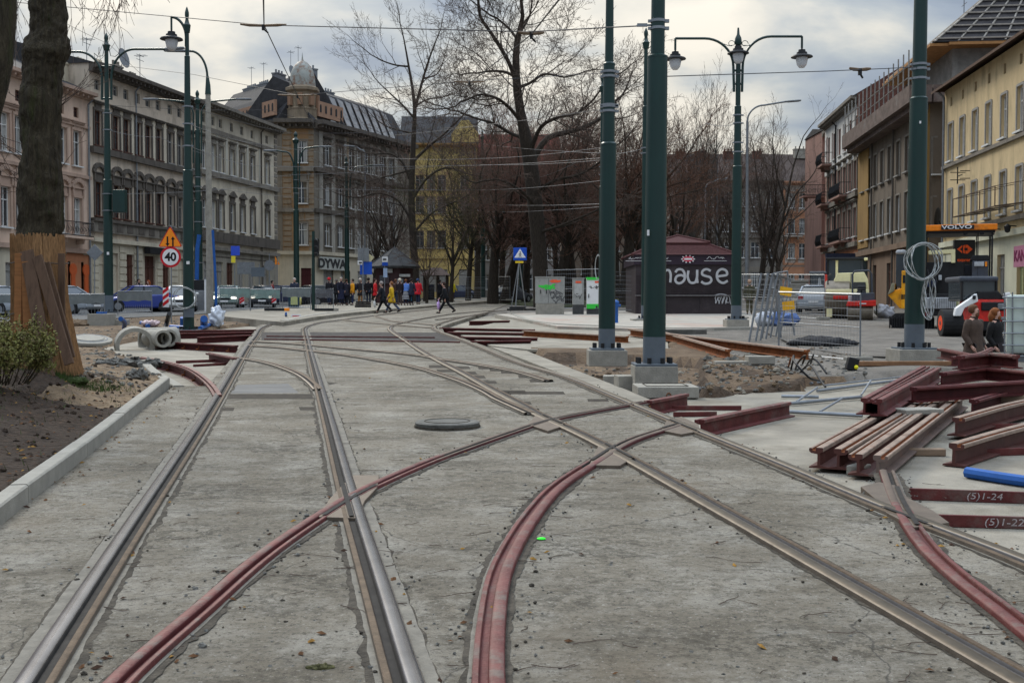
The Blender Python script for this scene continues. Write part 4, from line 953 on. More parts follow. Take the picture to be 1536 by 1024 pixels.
Y = 95.; s = Y / F; base = P(653, 453, Y); t = thing('stop_shelter', 'wooden stop shelter with a low hipped roof beside the round kiosk', 'shelter', base)
for x_ in (-17, 3, 17):
 for y_ in (0, 1.8): MB().box((x_ * s, y_, 20 * s), (.14, .14, 40 * s)).build('shelter_post', mat('shelter_wood', (.05, .038, .03), .8), t)
b = MB(); z = 40 * s; b.add([(-22 * s, -.6, z), (22 * s, -.6, z), (22 * s, 2.6, z), (-22 * s, 2.6, z), (-8 * s, 1, z + 12 * s), (8 * s, 1, z + 12 * s)], [(0, 1, 5, 4), (1, 2, 5), (2, 3, 4, 5), (3, 0, 4), (0, 3, 2, 1)]); b.build('roof', mat('shelter_roof', (.07, .045, .04), .8, var=.3), t)
for x_ in (-10, 9): MB().box((x_ * s, 1.9, 15 * s), (13 * s, .06, 24 * s)).build('wall_panel', GLASS, t); 
MB().box((0, 1.5, 4 * s), (30 * s, .5, .1)).build('bench', mat('shelter_wood', (.05, .038, .03), .8), t)
# ---------------------------------------------------------------- buildings
def win_mesh(w, h, style, fm, depth=.16):
 """prototype: a window part with a pane (and a hood) under it, standing at the opening's lower middle"""
 f = .07; b = MB(); y = depth
 for sx in (-1, 1): b.box((sx * (w / 2 - f / 2), y, h / 2), (f, .06, h))
 b.box((0, y, f / 2), (w - 2 * f, .06, f)); b.box((0, y, h - f / 2), (w - 2 * f, .06, f))
 b.box((0, y - .004, (h) / 2), (.06, .06, h - 2 * f)); b.box((0, y - .008, h * .68), (w - 2 * f, .06, .06))
 if style.get('sill', 1): b.box((0, -.06, -.05), (w + .24, .28, .09))
 o = b.build('window', fm)
 b = MB(); b.quad((-w / 2, y + .03, 0), (w / 2, y + .03, 0), (w / 2, y + .03, h), (-w / 2, y + .03, h))
 if style.get('curtain'): 
  b.mi = 1
  for sx in (-1, 1): b.quad((sx * w * .48, y + .029, .05), (sx * w * (.16 + .1 * R.random()), y + .029, .05), (sx * w * .12, y + .029, h * .95), (sx * w * .48, y + .029, h * .95))
 b.build('pane', [GLASS, style.get('curtain') or GLASS], o, fix=False)
 return o
def hood_mesh(w, h, kind, m):
 b = MB(); e = .16
 if kind in ('flat', 'ped', 'arch'):
  for sx in (-1, 1): b.box((sx * (w / 2 + .09), -.04, h / 2), (.16, .09, h))
  b.box((0, -.05, h + .09), (w + .36, .11, .18))
 if kind == 'flat': b.box((0, -.05, h + .33), (w * .9, .08, .28)); b.box((0, -.10, h + .52), (w + .5, .24, .10)); b.box((0, -.13, h + .60), (w + .62, .32, .06))
 if kind == 'ped': b.box((0, -.05, h + .4), (w * .9, .08, .42)); b.box((0, -.10, h + .65), (w + .5, .24, .09)); b.prism([(-w / 2 - .3, h + .7), (w / 2 + .3, h + .7), (0, h + 1.12)], (0, -.22, 0), (1, 0, 0), (0, 0, 1), (0, 1, 0), .22)
 if kind == 'arch':
  b.box((0, -.05, h + .4), (w * .95, .07, .5))
  for k in range(9):
   a = math.pi * k / 8; r = w / 2 + .22
   if k: b.bar((r * math.cos(a0), -.10, h + .68 + .55 * math.sin(a0)), (r * math.cos(a), -.10, h + .68 + .55 * math.sin(a)), .3, .16, up=(0, 1, 0))
   a0 = a
  b.box((0, -.09, h + .66), (w + .6, .2, .08))
  for sx in (-1, 1): b.box((sx * (w / 2 + .14), -.08, h + .34), (.14, .16, .5))
 if kind == 'plain':
  for sx in (-1, 1): b.box((sx * (w / 2 + .07), -.02, h / 2), (.12, .05, h + .2))
  b.box((0, -.02, h + .08), (w + .02, .05, .12))
 return b.build('window_surround', m) if b.v else None
CURT = (None, mat('net_curtain', (.34, .34, .32), .9, var=.25, scale=7, stretch=(6, 1, 1)), mat('dim_curtain', (.15, .13, .10), .9, var=.3, scale=6, stretch=(6, 1, 1)))
class House:
 def __init__(s, name, label, near, dirv, L, H, depth, wall, group=None, base=None, out=1):
  """x runs along the facade, y into the house, z up"""
  s.L, s.H, s.D = L, H, depth; d = Vector((dirv[0], dirv[1], 0)).normalized(); s.d = d
  s.loc = Vector(near); s.t = thing(name, label, 'building', s.loc, math.atan2(d.y, d.x), group or 'old town houses'); s.wallm = wall; s.op = []; s.protos = {}; s.cnt = 0
 def row(s, z, h, w, xs, fm, hood=None, hm=None, curtain=True, alt=None, sill=1):
  for i, x in enumerate(xs):
   if x - w / 2 < .1 or x + w / 2 > s.L - .1: continue
   s.op.append((x - w / 2, x + w / 2, z, z + h))
   mm = alt[1] if alt and alt[0](i) else fm
   v_ = R.choice((0, 0, 1, 1, 2)); k = (w, h, hood, mm.name, (hm or s.wallm).name, v_)
   if k not in s.protos:
    o = win_mesh(w, h, {'curtain': CURT[v_] if curtain and h > 1 else None, 'sill': sill}, mm); o.parent = s.t
    if hood:
     q = hood_mesh(w, h, hood, hm or s.wallm)
     if q: q.parent = o
    o.location = (x, 0, z); s.protos[k] = o
   else: copy_tree(s.protos[k], (x, 0, z), parent=s.t)
 def opening(s, x, z, w, h, m, name='door', parts=None):
  s.op.append((x - w / 2, x + w / 2, z, z + h))
  b = MB(); b.box((x, .2, z + h / 2), (w, .06, h)); b.box((x, .15, z + h * .78), (w, .08, .08)); b.box((x, .15, z + h / 2), (.06, .08, h)); return b.build(name, m, s.t)
 def wall(s, band=None, gf=None, zlow=-3.):
  xs = sorted({0., s.L} | {v for o in s.op for v in o[:2]}); zs = sorted({zlow, s.H} | {v for o in s.op for v in o[2:]} | ({gf} if gf else set()))
  b = MB(); V = {}
  def v(x, y, z):
   k = (round(x, 4), round(y, 4), round(z, 4))
   if k not in V: V[k] = len(b.v); b.v.append((x, y, z))
   return V[k]
  def f(*q, m=0): b.f.append(list(q)); b.m.append(m); b.sm.append(False)
  for i in range(len(xs) - 1):
   for j in range(len(zs) - 1):
    cx, cz = (xs[i] + xs[i + 1]) / 2, (zs[j] + zs[j + 1]) / 2
    if any(o[0] < cx < o[1] and o[2] < cz < o[3] for o in s.op): continue
    f(v(xs[i], 0, zs[j]), v(xs[i + 1], 0, zs[j]), v(xs[i + 1], 0, zs[j + 1]), v(xs[i], 0, zs[j + 1]), m=1 if gf and cz < gf else 0)
  for x0, x1, z0, z1 in s.op:
   r = .22
   for a, c in (((x0, z0), (x1, z0)), ((x1, z0), (x1, z1)), ((x1, z1), (x0, z1)), ((x0, z1), (x0, z0))):
    f(v(a[0], 0, a[1]), v(c[0], 0, c[1]), v(c[0], r, c[1]), v(a[0], r, a[1]))
  L, D, H = s.L, s.D, s.H
  f(v(0, 0, zlow), v(0, 0, H), v(0, D, H), v(0, D, zlow)); f(v(L, 0, zlow), v(L, D, zlow), v(L, D, H), v(L, 0, H)); f(v(0, D, zlow), v(0, D, H), v(L, D, H), v(L, D, zlow))
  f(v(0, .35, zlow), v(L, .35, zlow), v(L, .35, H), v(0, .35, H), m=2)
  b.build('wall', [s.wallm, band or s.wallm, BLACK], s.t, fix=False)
 def strip(s, name, z, h, out, m, x0=0., x1=None):
  x1 = s.L if x1 is None else x1
  return MB().box(((x0 + x1) / 2, -out / 2 - .005, z + h / 2), (x1 - x0, out, h)).build(name, m, s.t)
 def cornice(s, z, m, out=.6, h=.5, dent=True):
  b = MB(); b.prism([(-.02, 0), (-out * .3, 0), (-out * .4, h * .4), (-out, h * .55), (-out, h), (-.02, h)], (-.06, 0, z), (0, 1, 0), (0, 0, 1), (1, 0, 0), s.L + .12)
  if dent:
   k = int(s.L / .6)
   for i in range(k): b.box((.3 + i * s.L / k, -out * .5 - .05, z + h * .3), (.18, out * .5, h * .34))
  b.build('cornice', m, s.t)
 def roof(s, m, rise=3., over=.5, flat_=.0, ridge=.5, mans=None):
  L, D, H = s.L, s.D, s.H; o = over; b = MB()
  if mans:      # steep front slope then shallow top
   b.add([(-.1, -o * .3, H), (L + .1, -o * .3, H), (L + .1, mans[0], H + mans[1]), (-.1, mans[0], H + mans[1]), (L + .1, D * .5, H + rise), (-.1, D * .5, H + rise), (L + .1, D, H), (-.1, D, H)], [(0, 1, 2, 3), (3, 2, 4, 5), (5, 4, 6, 7), (0, 3, 5, 7), (1, 6, 4, 2)])
  else:
   b.add([(-.1, -o, H - .02), (L + .1, -o, H - .02), (L + .1, D * ridge, H + rise), (-.1, D * ridge, H + rise), (L + .1, D + .1, H), (-.1, D + .1, H), (-.1, -o, H - .16), (L + .1, -o, H - .16)], [(0, 1, 2, 3), (3, 2, 4, 5), (0, 3, 5), (1, 4, 2), (6, 7, 1, 0)])
  s.r = b.build('roof', m, s.t, fix=False); return s.r
 def chimney(s, x, y, z, w, d, h, m, pots=3):
  b = MB(); b.box((x, y, z + h / 2), (w, d, h)); b.box((x, y, z + h + .06), (w + .12, d + .12, .14))
  for i in range(pots): b.ring([(x - w * .35 + w * .7 * i / max(1, pots - 1), y, z + h + .1), (x - w * .35 + w * .7 * i / max(1, pots - 1), y, z + h + .5)], .10, 6)
  b.build('chimney', m, s.r)
 def antenna(s, x, y, z, h, bars=2):
  b = MB(); b.ring([(x, y, z), (x, y, z + h)], .03, 4)
  for i in range(bars): b.bar((x - .5, y, z + h * (.95 - .15 * i)), (x + .6, y, z + h * (.95 - .15 * i)), .03, .03); b.bar((x + .3 * i, y - .5, z + h * .95), (x + .3 * i, y + .5, z + h * .95), .03, .03)
  b.build('antenna', GREYM, s.r)
 def dish(s, x, y, z, r, m, a=(0, -1, .2)):
  b = MB(); a = Vector(a).normalized(); c = Vector((x, y, z)); b.ring([c, c - a * r * .12, c - a * r * .2], [r, r * .7, r * .2], 14); b.ring([c - a * .1 * r, c - a * .4 * r - Vector((0, 0, r))], .03, 4); b.build('satellite_dish', m, s.t)
 def pipe(s, x, z0, z1, m=GREYM):
  b = MB(); b.ring([(x, -.14, z0), (x, -.14, z1 - .3), (x, -.45, z1)], .07, 8); b.build('drainpipe', m, s.t)
 def balcony(s, x, z, w, m=None, out=.9, slabm=None):
  m = m or BLACK; b = MB(); b.box((x, -out / 2, z - .08), (w, out, .16)); b.box((x - w * .3, -out * .35, z - .3), (.14, out * .6, .35)); b.box((x + w * .3, -out * .35, z - .3), (.14, out * .6, .35)); a = b.build('balcony', slabm or s.wallm, s.t)
  b = MB()
  for zz in (.05, .95): b.bar((x - w / 2, -out + .04, z + zz), (x + w / 2, -out + .04, z + zz), .05, .05); b.bar((x - w / 2, -out, z + zz), (x - w / 2, 0, z + zz), .05, .05); b.bar((x + w / 2, -out, z + zz), (x + w / 2, 0, z + zz), .05, .05)
  k = int(w / .13)
  for i in range(k + 1):
   xx = x - w / 2 + w * i / k; b.ring([(xx, -out + .04, z), (xx + .03 * (i % 2), -out - .08, z + .4), (xx, -out + .04, z + .95)], .014, 4, cap=False)
  for i in range(int(w / .4)): b.ring([(x - w / 2 + .2 + .4 * i + .13 * math.cos(q), -out + .02, z + .45 + .18 * math.sin(q)) for q in [j * .785 for j in range(9)]], .016, 4, cap=False)
  b.build('railing', m, a)
def wm(name, c, dark=.5, **k): return mat(name, c, .92, var=.16, scale=.9, bump=.25, bscale=18, spots=.75, spotcol=tuple(v * dark for v in c), spotscale=k.pop('ss', .35) * 1.7, spotlo=k.pop('lo', .50), stretch=(1, 1, .32), **k)
PINK = wm('pink_plaster', (.60, .445, .345), .72); PINKT = wm('pink_trim', (.40, .28, .215), .7); ORNG = wm('orange_plaster', (.40, .17, .085), .8); CREAM = wm('cream_plaster', (.52, .465, .355), .7)
GREYA = wm('sooty_plaster', (.54, .455, .36), .5, ss=.6); GREYB = wm('pale_grey_plaster', (.54, .48, .375), .5); SOOT = wm('sooty_trim', (.105, .090, .075), .5, ss=1.2); SOOT2 = wm('grey_trim', (.20, .178, .148), .5, ss=1.2)
DKROOF = mat('dark_roof', (.035, .034, .036), .8, var=.4, scale=2, bump=.4, bscale=30)
GLZ = mat('roof_glazing', (.16, .17, .18), .3, var=.4, scale=1.2)
LD = (.204, 1.0)
def LY(px): return -45.97 / ((px - 768) / F - .204)
def lpt(px): Y = LY(px); return at(px, Y, .1)
def ls(px, p0): return (LY(px) - LY(p0)) * math.hypot(1, .204)
# pale pink house behind the wrapped tree
h = House('town_house', 'pale pink house with arched window hoods and an orange shop front behind the planked tree', lpt(-150), LD, ls(138, -150) - .05, 15.1, 11, PINK)
xs = [ls(p, -150) for p in (-125, -98, -70, -45, -12, 10, 32, 66, 96, 118)]
h.row(9.9, 2.4, .95, xs, WHITEF, 'flat', PINKT, CREAM); h.row(5.2, 2.5, .95, xs, WHITEF, 'arch', PINKT, CREAM); h.row(13.2, .7, .6, xs, BROWNF, None, sill=0)
for p in (104, 124): h.opening(ls(p, -150), .2, 1.0, 3.1, BROWNF, 'shop_window')
for p in (-100, -60, -20, 20, 60): h.opening(ls(p, -150), .8, 1.4, 2.2, GREYF, 'shop_window')
h.wall(gf=3.9, band=CREAM); h.strip('belt_course', 9.1, .22, .18, PINKT); h.strip('belt_course', 3.9, .3, .24, PINKT); h.strip('belt_course', 12.6, .2, .14, PINKT)
h.strip('orange_front', -.3, 4.1, .03, ORNG, ls(98, -150), ls(102.2, -150)); h.strip('orange_front', -.3, 4.1, .03, ORNG, ls(126, -150), h.L); h.strip('orange_front', 3.32, .56, .03, ORNG, ls(102.2, -150), ls(126, -150)); h.strip('orange_front', -.3, 3.6, .03, ORNG, ls(106, -150), ls(122, -150))
for p in (109.5, 129): 
 b = MB(); x = ls(p, -150); b.ring([(x, -.03, 2.75), (x, -.10, 2.75)], .42, 14); b.box((x, -.06, 1.2), (.42, .07, 2.9)); b.build('orange_surround', flat('vivid_orange', (190, 88, 42), .6), h.t)
h.cornice(14.6, PINKT, .7, .5); h.roof(DKROOF, 2.6); h.balcony(ls(104, -150), 5.0, 3.3); h.pipe(h.L - .3, -.5, 14.6); h.pipe(ls(38, -150), -.5, 14.6)
h.chimney(ls(30, -150), 4, 16.4, 1.8, .8, 1.3, SOOT); h.chimney(ls(124, -150), 2.2, 15.2, 2.6, 1.2, 2.0, CREAM, 0); h.dish(ls(38, -150), 3, 18.3, .7, GREYM)
# sooty house, long windows
h = House('town_house', 'sooty grey house with brown windows and heavy dark arched hoods', lpt(138), LD, ls(300, 138), 17.0, 12, GREYA)
xs = [ls(p, 138) for p in (150, 177, 192.6, 209.5, 225, 240.7, 257.8, 272, 288)]
al = (lambda i: i > 5, GREYF)
h.row(11.35, 2.45, .9, xs, BROWNF, 'flat', SOOT, None, al); h.row(6.35, 2.4, .9, xs, BROWNF, 'arch', SOOT, None, al); h.row(15.25, .75, .7, xs, GREYF, None, sill=0)
for p in (151, 172, 196, 226, 250, 272, 290): h.opening(ls(p, 138), .1, 1.15 if p != 226 else 1.6, 3.7, BROWNF if p in (196, 226, 250) else CREAM, 'shop_door')
h.wall(gf=4.5, band=CREAM)
for z, hh, o, m in ((10.75, .45, .3, SOOT), (5.2, .95, .22, SOOT2), (5.95, .22, .36, SOOT), (4.5, .3, .28, CREAM), (14.5, .5, .12, GREYA)): h.strip('belt_course', z, hh, o, m)
for i in range(9): h.strip('ground_rustication', .4 + i * .45, .07, .02, SOOT, 0, h.L) if False else None
for x in [v + (xs[i + 1] - v) / 2 for i, v in enumerate(xs[:-1])]: h.strip('pilaster', 11.2, 3.2, .06, GREYB, x - .22, x + .22)
for p0, p1 in ((140, 148), (158, 166), (180, 190), (202, 214), (236, 244), (258, 267), (280, 284)):
 for i in range(8): h.strip('quoin', .25 + i * .52, .42, .05, CREAM, ls(p0, 138), ls(p1, 138))
for x in xs: h.strip('parapet_panel', 5.35, .5, .26, SOOT, x - .4, x + .4)
h.cornice(16.4, SOOT, .95, .6); h.roof(DKROOF, 1.8); h.pipe(ls(205, 138), -.5, 16.4); h.dish(ls(196, 138), .3, 18.4, .75, GREYM)
for p in (206, 214, 222, 262): h.chimney(ls(p, 138), 2.5 + (p % 3), 17.4, 1.0, .6, .9, CREAM if p < 220 else SOOT2)
h.antenna(ls(240, 138), 1.5, 17.3, 2.4); h.antenna(ls(172, 138), 2, 17.3, 2.2)
b = MB(); b.box((ls(228, 138), -.4, 4.2), (2.6, .5, .5)); b.build('shop_sign', BLACK, h.t)
# paler neighbour
h = House('town_house', 'pale grey house with pointed window hoods standing between the sooty house and the domed corner', lpt(300), LD, ls(417, 300), 17.0, 12, GREYB)
xs = [ls(p, 300) for p in (308, 322, 333, 349.6, 364.8, 380, 402)]
h.row(11.35, 2.3, .85, xs, WHITEF, 'flat', SOOT2, CREAM); h.row(6.4, 2.4, .85, xs, WHITEF, 'ped', SOOT, CREAM); h.row(15.25, .75, .6, xs, GREYF, None, sill=0)
for p in (312, 330, 346, 362, 378, 398): h.opening(ls(p, 300), .1, 1.4, 3.4, BROWNF if p == 346 else GREYF, 'shop_window')
h.wall(gf=4.5, band=wm('ground_grey', (.29, .265, .215), .5))
for z, hh, o, m in ((10.8, .4, .3, SOOT2), (5.2, .9, .3, SOOT), (4.5, .3, .3, SOOT2), (14.6, .35, .14, SOOT2)): h.strip('belt_course', z, hh, o, m)
for i in range(8): h.strip('ground_course', .3 + i * .52, .07, .04, SOOT, 0, h.L) if i > 6 else None
for i in range(20): h.strip('quoin', 5.6 + i * .55, .4, .05, SOOT2, h.L - .7, h.L)
for x in [v + (xs[i + 1] - v) / 2 for i, v in enumerate(xs[:-1])]:
 h.strip('pilaster', 11.2, 3.3, .05, wm('pale_pilaster', (.45, .425, .36), .6), x - .2, x + .2)
h.cornice(16.4, SOOT2, 1., .6); h.roof(DKROOF, 1.6); h.pipe(ls(392, 300), -.5, 16.4, SOOT)
# big corner house with the dome
Yc = 118.; zc = pl(Yc) + .1; CB = wm('corner_brown', (.25, .195, .135), .5, ss=.5); CG = wm('corner_grey', (.185, .163, .130), .5, ss=.5); CO = wm('corner_ochre', (.32, .20, .105), .55, ss=.5)
def corner():
 c0 = Vector((X(416, Yc), Yc, zc)); L0 = X(472, Yc) - c0.x
 h = House('corner_house', 'brown corner house crowned by a rusty pale dome, carpet shop letters at street level', c0, (1, 0.02), L0, 18.0, 9, CO)
 h.row(14.1, 2.3, 1.25, [L0 * .66], WHITEF, 'plain', SOOT2, CREAM); h.row(9.9, 2.3, 1.25, [L0 * .66], WHITEF, 'arch', SOOT2, CREAM); h.row(5.6, 2.3, 1.25, [L0 * .66], WHITEF, 'plain', SOOT2, CREAM); h.opening(L0 * .78, .0, 1.1, 3.2, flat('maroon_door', (70, 25, 30)), 'door')
 h.wall(gf=4.6, band=CREAM)
 for z, hh, o, m in ((13.2, .5, .4, SOOT2), (9.0, .4, .25, SOOT2), (4.6, .35, .35, CREAM)): h.strip('belt_course', z, hh, o, m)
 for i in range(24): h.strip('quoin', 4.9 + i * .55, .42, .06, CB, L0 * .18, L0 * .40); h.strip('quoin', 4.9 + i * .55, .42, .06, CB, L0 * .86, L0)
 h.strip('pilaster', 4.9, 13, .05, CG, 0, L0 * .16)
 for x in (.5, .66, .82): h.strip('relief', 8.1, .8, .07, CB, L0 * x - .2, L0 * x + .25)
 h.cornice(17.6, SOOT, 1.2, .9)
 b = MB(); cx, cy = X(452, Yc) - c0.x, 1.6; s = Yc / F
 b.lathe([(26 * s, 18.3), (26 * s, 18.7), (24 * s, 18.8), (24 * s, 19.6), (25 * s, 19.8), (22 * s, 19.9), (22 * s, 21.5), (26 * s, 21.7), (26 * s, 22.), (20 * s, 22.2)], 8, (cx, cy, 0), .39); b.build('tower', CB, h.t)
 b = MB()
 for k in range(8): b.box((cx + 21.5 * s * math.cos(k * .785), cy + 21.5 * s * math.sin(k * .785), 20.7), (.5, .5, 1.2), rz=k * .785)
 b.build('tower_panel', wm('tower_peach', (.27, .16, .10), .6), h.t)
 b = MB(); b.lathe([(20 * s, 22.), (19.5 * s, 22.5), (19 * s, 23.1), (17 * s, 23.7), (13 * s, 24.3), (7 * s, 24.75), (2.5 * s, 24.9), (1.2 * s, 25.1), (.1 * s, 25.8)], 16, (cx, cy, 0)); b.build('dome', mat('rusty_dome', (.30, .31, .28), .6, .1, var=.2, scale=1.2, spots=.9, spotcol=(.19, .085, .04), spotscale=1.5, spotlo=.47), h.t, smooth=True)
 # wing running away to the right
 d = (.4376, 1.); Lr = 20.5
 def part(name, b, m): return b.build(name, m, w.t)
 w = House('corner_house', 'soot dark wing behind the bare trees with glazed mansard roof and carpet shop sign', Vector((X(472, Yc) + .02, Yc + .05, zc)), d, Lr, 18.0, 10, CG)
 t_ = [((p - 472) / F * Yc) / (.4376 - (p - 768) / F) * 1.0916 for p in (491.6, 511, 526, 539, 550, 561, 574, 587)]
 for z in (14.1, 9.9, 5.6): w.row(z, 2.3, 1.1, t_, WHITEF, 'flat' if z > 6 else 'plain', SOOT, CREAM)
 for x in (2.6, 6, 9.5, 13, 16.5): w.opening(x, .4, 1.9, 2.7, GREYF, 'shop_window')
 w.wall(gf=4.6, band=CREAM)
 for z, hh, o, m in ((13.2, .45, .4, SOOT), (9.0, .4, .25, SOOT), (4.6, .35, .3, CREAM)): w.strip('belt_course', z, hh, o, m)
 for x in [1.2] + [v + 1.05 for v in t_]: w.strip('pilaster', 4.9, 12.6, .08, wm('grey_pilaster', (.31, .29, .25), .55), x - .32, x + .32)
 w.cornice(17.6, SOOT, 1.2, .9); w.roof(DKROOF, 5.4, mans=(2.4, 4.3))
 b = MB()
 for i in range(9): b.bar((4 + i * 1.6, .1, 18.7), (4.9 + i * 1.6, 2.0, 22.0), 1.0, .06, up=(0, -1, .6))
 b.build('roof_glazing', mat('rusty_glazing', (.20, .19, .18), .35, .2, var=.5, scale=.8, spots=.7, spotcol=(.17, .09, .05), spotscale=.5), w.r)
 GAL = wm('peach_gallery', (.34, .205, .135), .75)
 def gallery(hh, x0, x1):
  b = MB(); b.box(((x0 + x1) / 2, .35, 19.9), (x1 - x0, .3, 1.6)); a = b.build('gallery', GAL, hh.t); k = max(2, int((x1 - x0) / .8))
  for i in range(k): x = x0 + .4 + i * (x1 - x0 - .8) / max(1, k - 1); MB().prism([(-.15, -.35), (.15, -.35), (.15, .3), (.1, .42), (0, .48), (-.1, .42), (-.15, .3)], (x, .17, 19.9), (1, 0, 0), (0, 0, 1), (0, 1, 0), .04).build('gallery_arch', BLACK, a)
 gallery(w, 1.2, 6.0)
 for x in (1, 3.4, 6.6, 8.2, 10.5): w.chimney(x, 5, 22.4, 1.5, .7, 1.0 + .3 * (x < 2), GREYM if x > 6 else mat('chimney_grey', (.17, .17, .18), .9))
 for x, hh in ((2.6, 4.2), (4.0, 5.0), (6.2, 3.0)): w.antenna(x, 4.6, 22.4, hh, 1)
 w.dish(2.6, 4.4, 24.4, .6, GREYM)
 sg = MB().box((3.3, -.3, 3.75), (5.6, .14, 1.35)).build('shop_sign', mat('sign_dirty_white', (.40, .41, .37), .6, var=.2), w.t); text('DYWA', 1.3, mat('letter_black', (.03, .03, .03), .6), sg, (2.75, -.39, 3.7), (math.pi / 2, 0, 0), 'shop_lettering', .02, sx=1.35, bold=.045)
 # wing running away to the left, behind the pale house
 l = House('corner_house', 'far wing whose dark roof and peach gallery show over the grey houses', Vector((X(300, 132), 132, zc)), (X(414, Yc) - X(300, 132), Yc - 132), 1, 18, 9, CB)
 l.L = (Vector((X(414, Yc), Yc)) - Vector((X(300, 132), 132))).length - .1
 l.wall(); l.cornice(17.6, SOOT, 1., .8); l.roof(DKROOF, 6.2, mans=(2.6, 4.)); gallery(l, l.L - 8.5, l.L - .3)
 for x in (3.5, 6.5): l.chimney(x, 5., 23.4, 2.6, .9, 1.0, GREYM, 5); l.antenna(x, 5, 23.6, 3.4, 1)
 l.chimney(l.L - 1.2, 5, 23.2, 1.6, .8, 1.2, GREYM, 2)
 b = MB(); b.box((5.2, 0.2, 18.9), (1.6, 1.4, 1.5)); b.build('dormer', WHITE, l.t)
corner()
# yellow house and its neighbours behind the trees
YEL = wm('yellow_plaster', (.50, .375, .145), .75, ss=.25); BRK = mat('old_brick', (.13, .055, .04), .9, var=.4, scale=6, bump=.4)
Yb = 150.; z0 = pl(Yb)
h = House('town_house', 'bright yellow house behind the slender bare trees, arched ground floor window', Vector((X(601, Yb), Yb, z0)), (1, .03), X(716, Yb) - X(601, Yb), 20.2, 10, YEL)
xs = [X(p, Yb) - X(601, Yb) for p in (612, 630, 647, 663, 697)]
for z, hh in ((14.3, 1.9), (11.2, 2.2), (6.6, 2.3)): h.row(z, hh, 1.1, xs, GREYF, 'plain', YEL)
for x in xs: h.opening(x, .8, 1.5, 3., GREYF, 'shop_window')
h.wall(); h.cornice(19.8, mat('yellow_cornice', (.30, .17, .06), .8), .8, .5); h.roof(DKROOF, 4.5); h.strip('belt_course', 10.3, .3, .2, YEL); h.strip('belt_course', 5.2, .3, .2, YEL); h.pipe(h.L - .3, 0, 19.8)
x = X(698, Yb) - X(601, Yb); b = MB(); b.prism([(-1.8, 20.2), (1.8, 20.2), (1.8, 21.6), (.5, 23.4), (-.5, 23.4), (-1.8, 21.6)], (x, -.1, 0), (1, 0, 0), (0, 0, 1), (0, 1, 0), .5); b.box((x, -.12, 21.9), (.35, .1, 1.0)); b.build('gable', YEL, h.t)
h = House('town_house', 'grey house with a steep red roof half hidden by the biggest tree', Vector((X(716, 155), 155, pl(155))), (1, .0), X(840, 155) - X(716, 155), 17.5, 10, wm('grey_plaster', (.22, .205, .19), .6))
xs = [1.2 + i * 2.1 for i in range(6)]
for z in (13.2, 9.2, 5.2, 1.2): h.row(z, 2.1, 1.1, xs, WHITEF, 'plain')
h.wall(); h.cornice(17., SOOT2, .6, .4); h.roof(mat('red_tiles_far', (.17, .045, .035), .9, var=.4, scale=2), 5.5)
h = House('town_house', 'long brown row of flats showing through the twigs behind the tiled kiosk', Vector((X(842, 168), 168, pl(168))), (1, .02), X(1005, 168) - X(842, 168), 14.0, 12, wm('brown_plaster', (.20, .165, .13), .6))
xs = [1.2 + i * 2.3 for i in range(7)]
for z in (10.5, 7.0, 3.6, .6): h.row(z, 2., 1.1, xs, WHITEF, 'plain')
h.wall(); h.cornice(13.6, SOOT2, .6, .4); h.roof(DKROOF, 4.0)
for x in (2, 6, 11): h.chimney(x, 5, 17, 1.4, .8, 1.3, BRK)
Yb = 152.; GY = wm('grey_brown_plaster', (.19, .175, .155), .6)
h = House('town_house', 'grey flats with a chimney lined dark roof left of the peach house', Vector((X(1006, Yb), Yb, pl(Yb))), (1, .0), X(1171, Yb) - X(1006, Yb), 15.8, 12, GY)
xs = [1. + i * 2.05 for i in range(7)]
for z in (12.2, 8.9, 5.4, 1.4): h.row(z, 2.1, 1.15, xs, WHITEF, 'flat' if z > 5 else 'plain', SOOT2)
h.wall(gf=4.2, band=SOOT2); h.cornice(15.4, SOOT2, .7, .4); h.roof(mat('brown_roof', (.075, .055, .047), .9, var=.3, scale=1), 4.2)
for x in (2, 4.6, 8.5, 12.5): h.chimney(x, 5, 18.6, 1.3, .8, 1.5, BRK)
PEACH = wm('peach_plaster', (.40, .20, .115), .8); PALEP = wm('whitish_plaster', (.40, .35, .30), .75)
h = House('town_house', 'peach and white house with ornate windows and small balconies closing the street', Vector((X(1172, Yb), Yb - .5, pl(Yb))), (1, .10), X(1262, Yb) - X(1172, Yb), 15.5, 12, PALEP)
xs = [X(p, Yb) - X(1172, Yb) for p in (1185, 1202, 1213, 1225, 1240, 1252)]
for z, hd in ((12.0, 'plain'), (8.6, 'ped'), (5.3, 'ped'), (1.2, 'plain')): h.row(z, 2.0, .95, xs, WHITEF, hd, PEACH)
h.wall(gf=4.2, band=PEACH); h.cornice(15.0, PEACH, .7, .5); h.roof(mat('brown_roof', (.075, .055, .047), .9), 4.4)
for z in (11., 7.6, 4.4): h.strip('belt_course', z, .3, .15, PEACH)
for x in [xs[0] - 1.0] + [v + .75 for v in xs]: h.strip('pilaster', 4.5, 10, .05, PEACH, x - .16, x + .16)
h.balcony(xs[0], 8.3, 2.6); h.balcony(xs[3], 11.8, 2.6); h.balcony(xs[3], 5., 2.6)
for x in (4.0, 6.0): h.chimney(x, 5, 19.2, 1.6, .8, 1.2, CAST)
MB().box((6.6, 3, 17.6), (3.2, .4, 2.6)).build('gable', PEACH, h.t); h.antenna(6, 5, 20, 3)
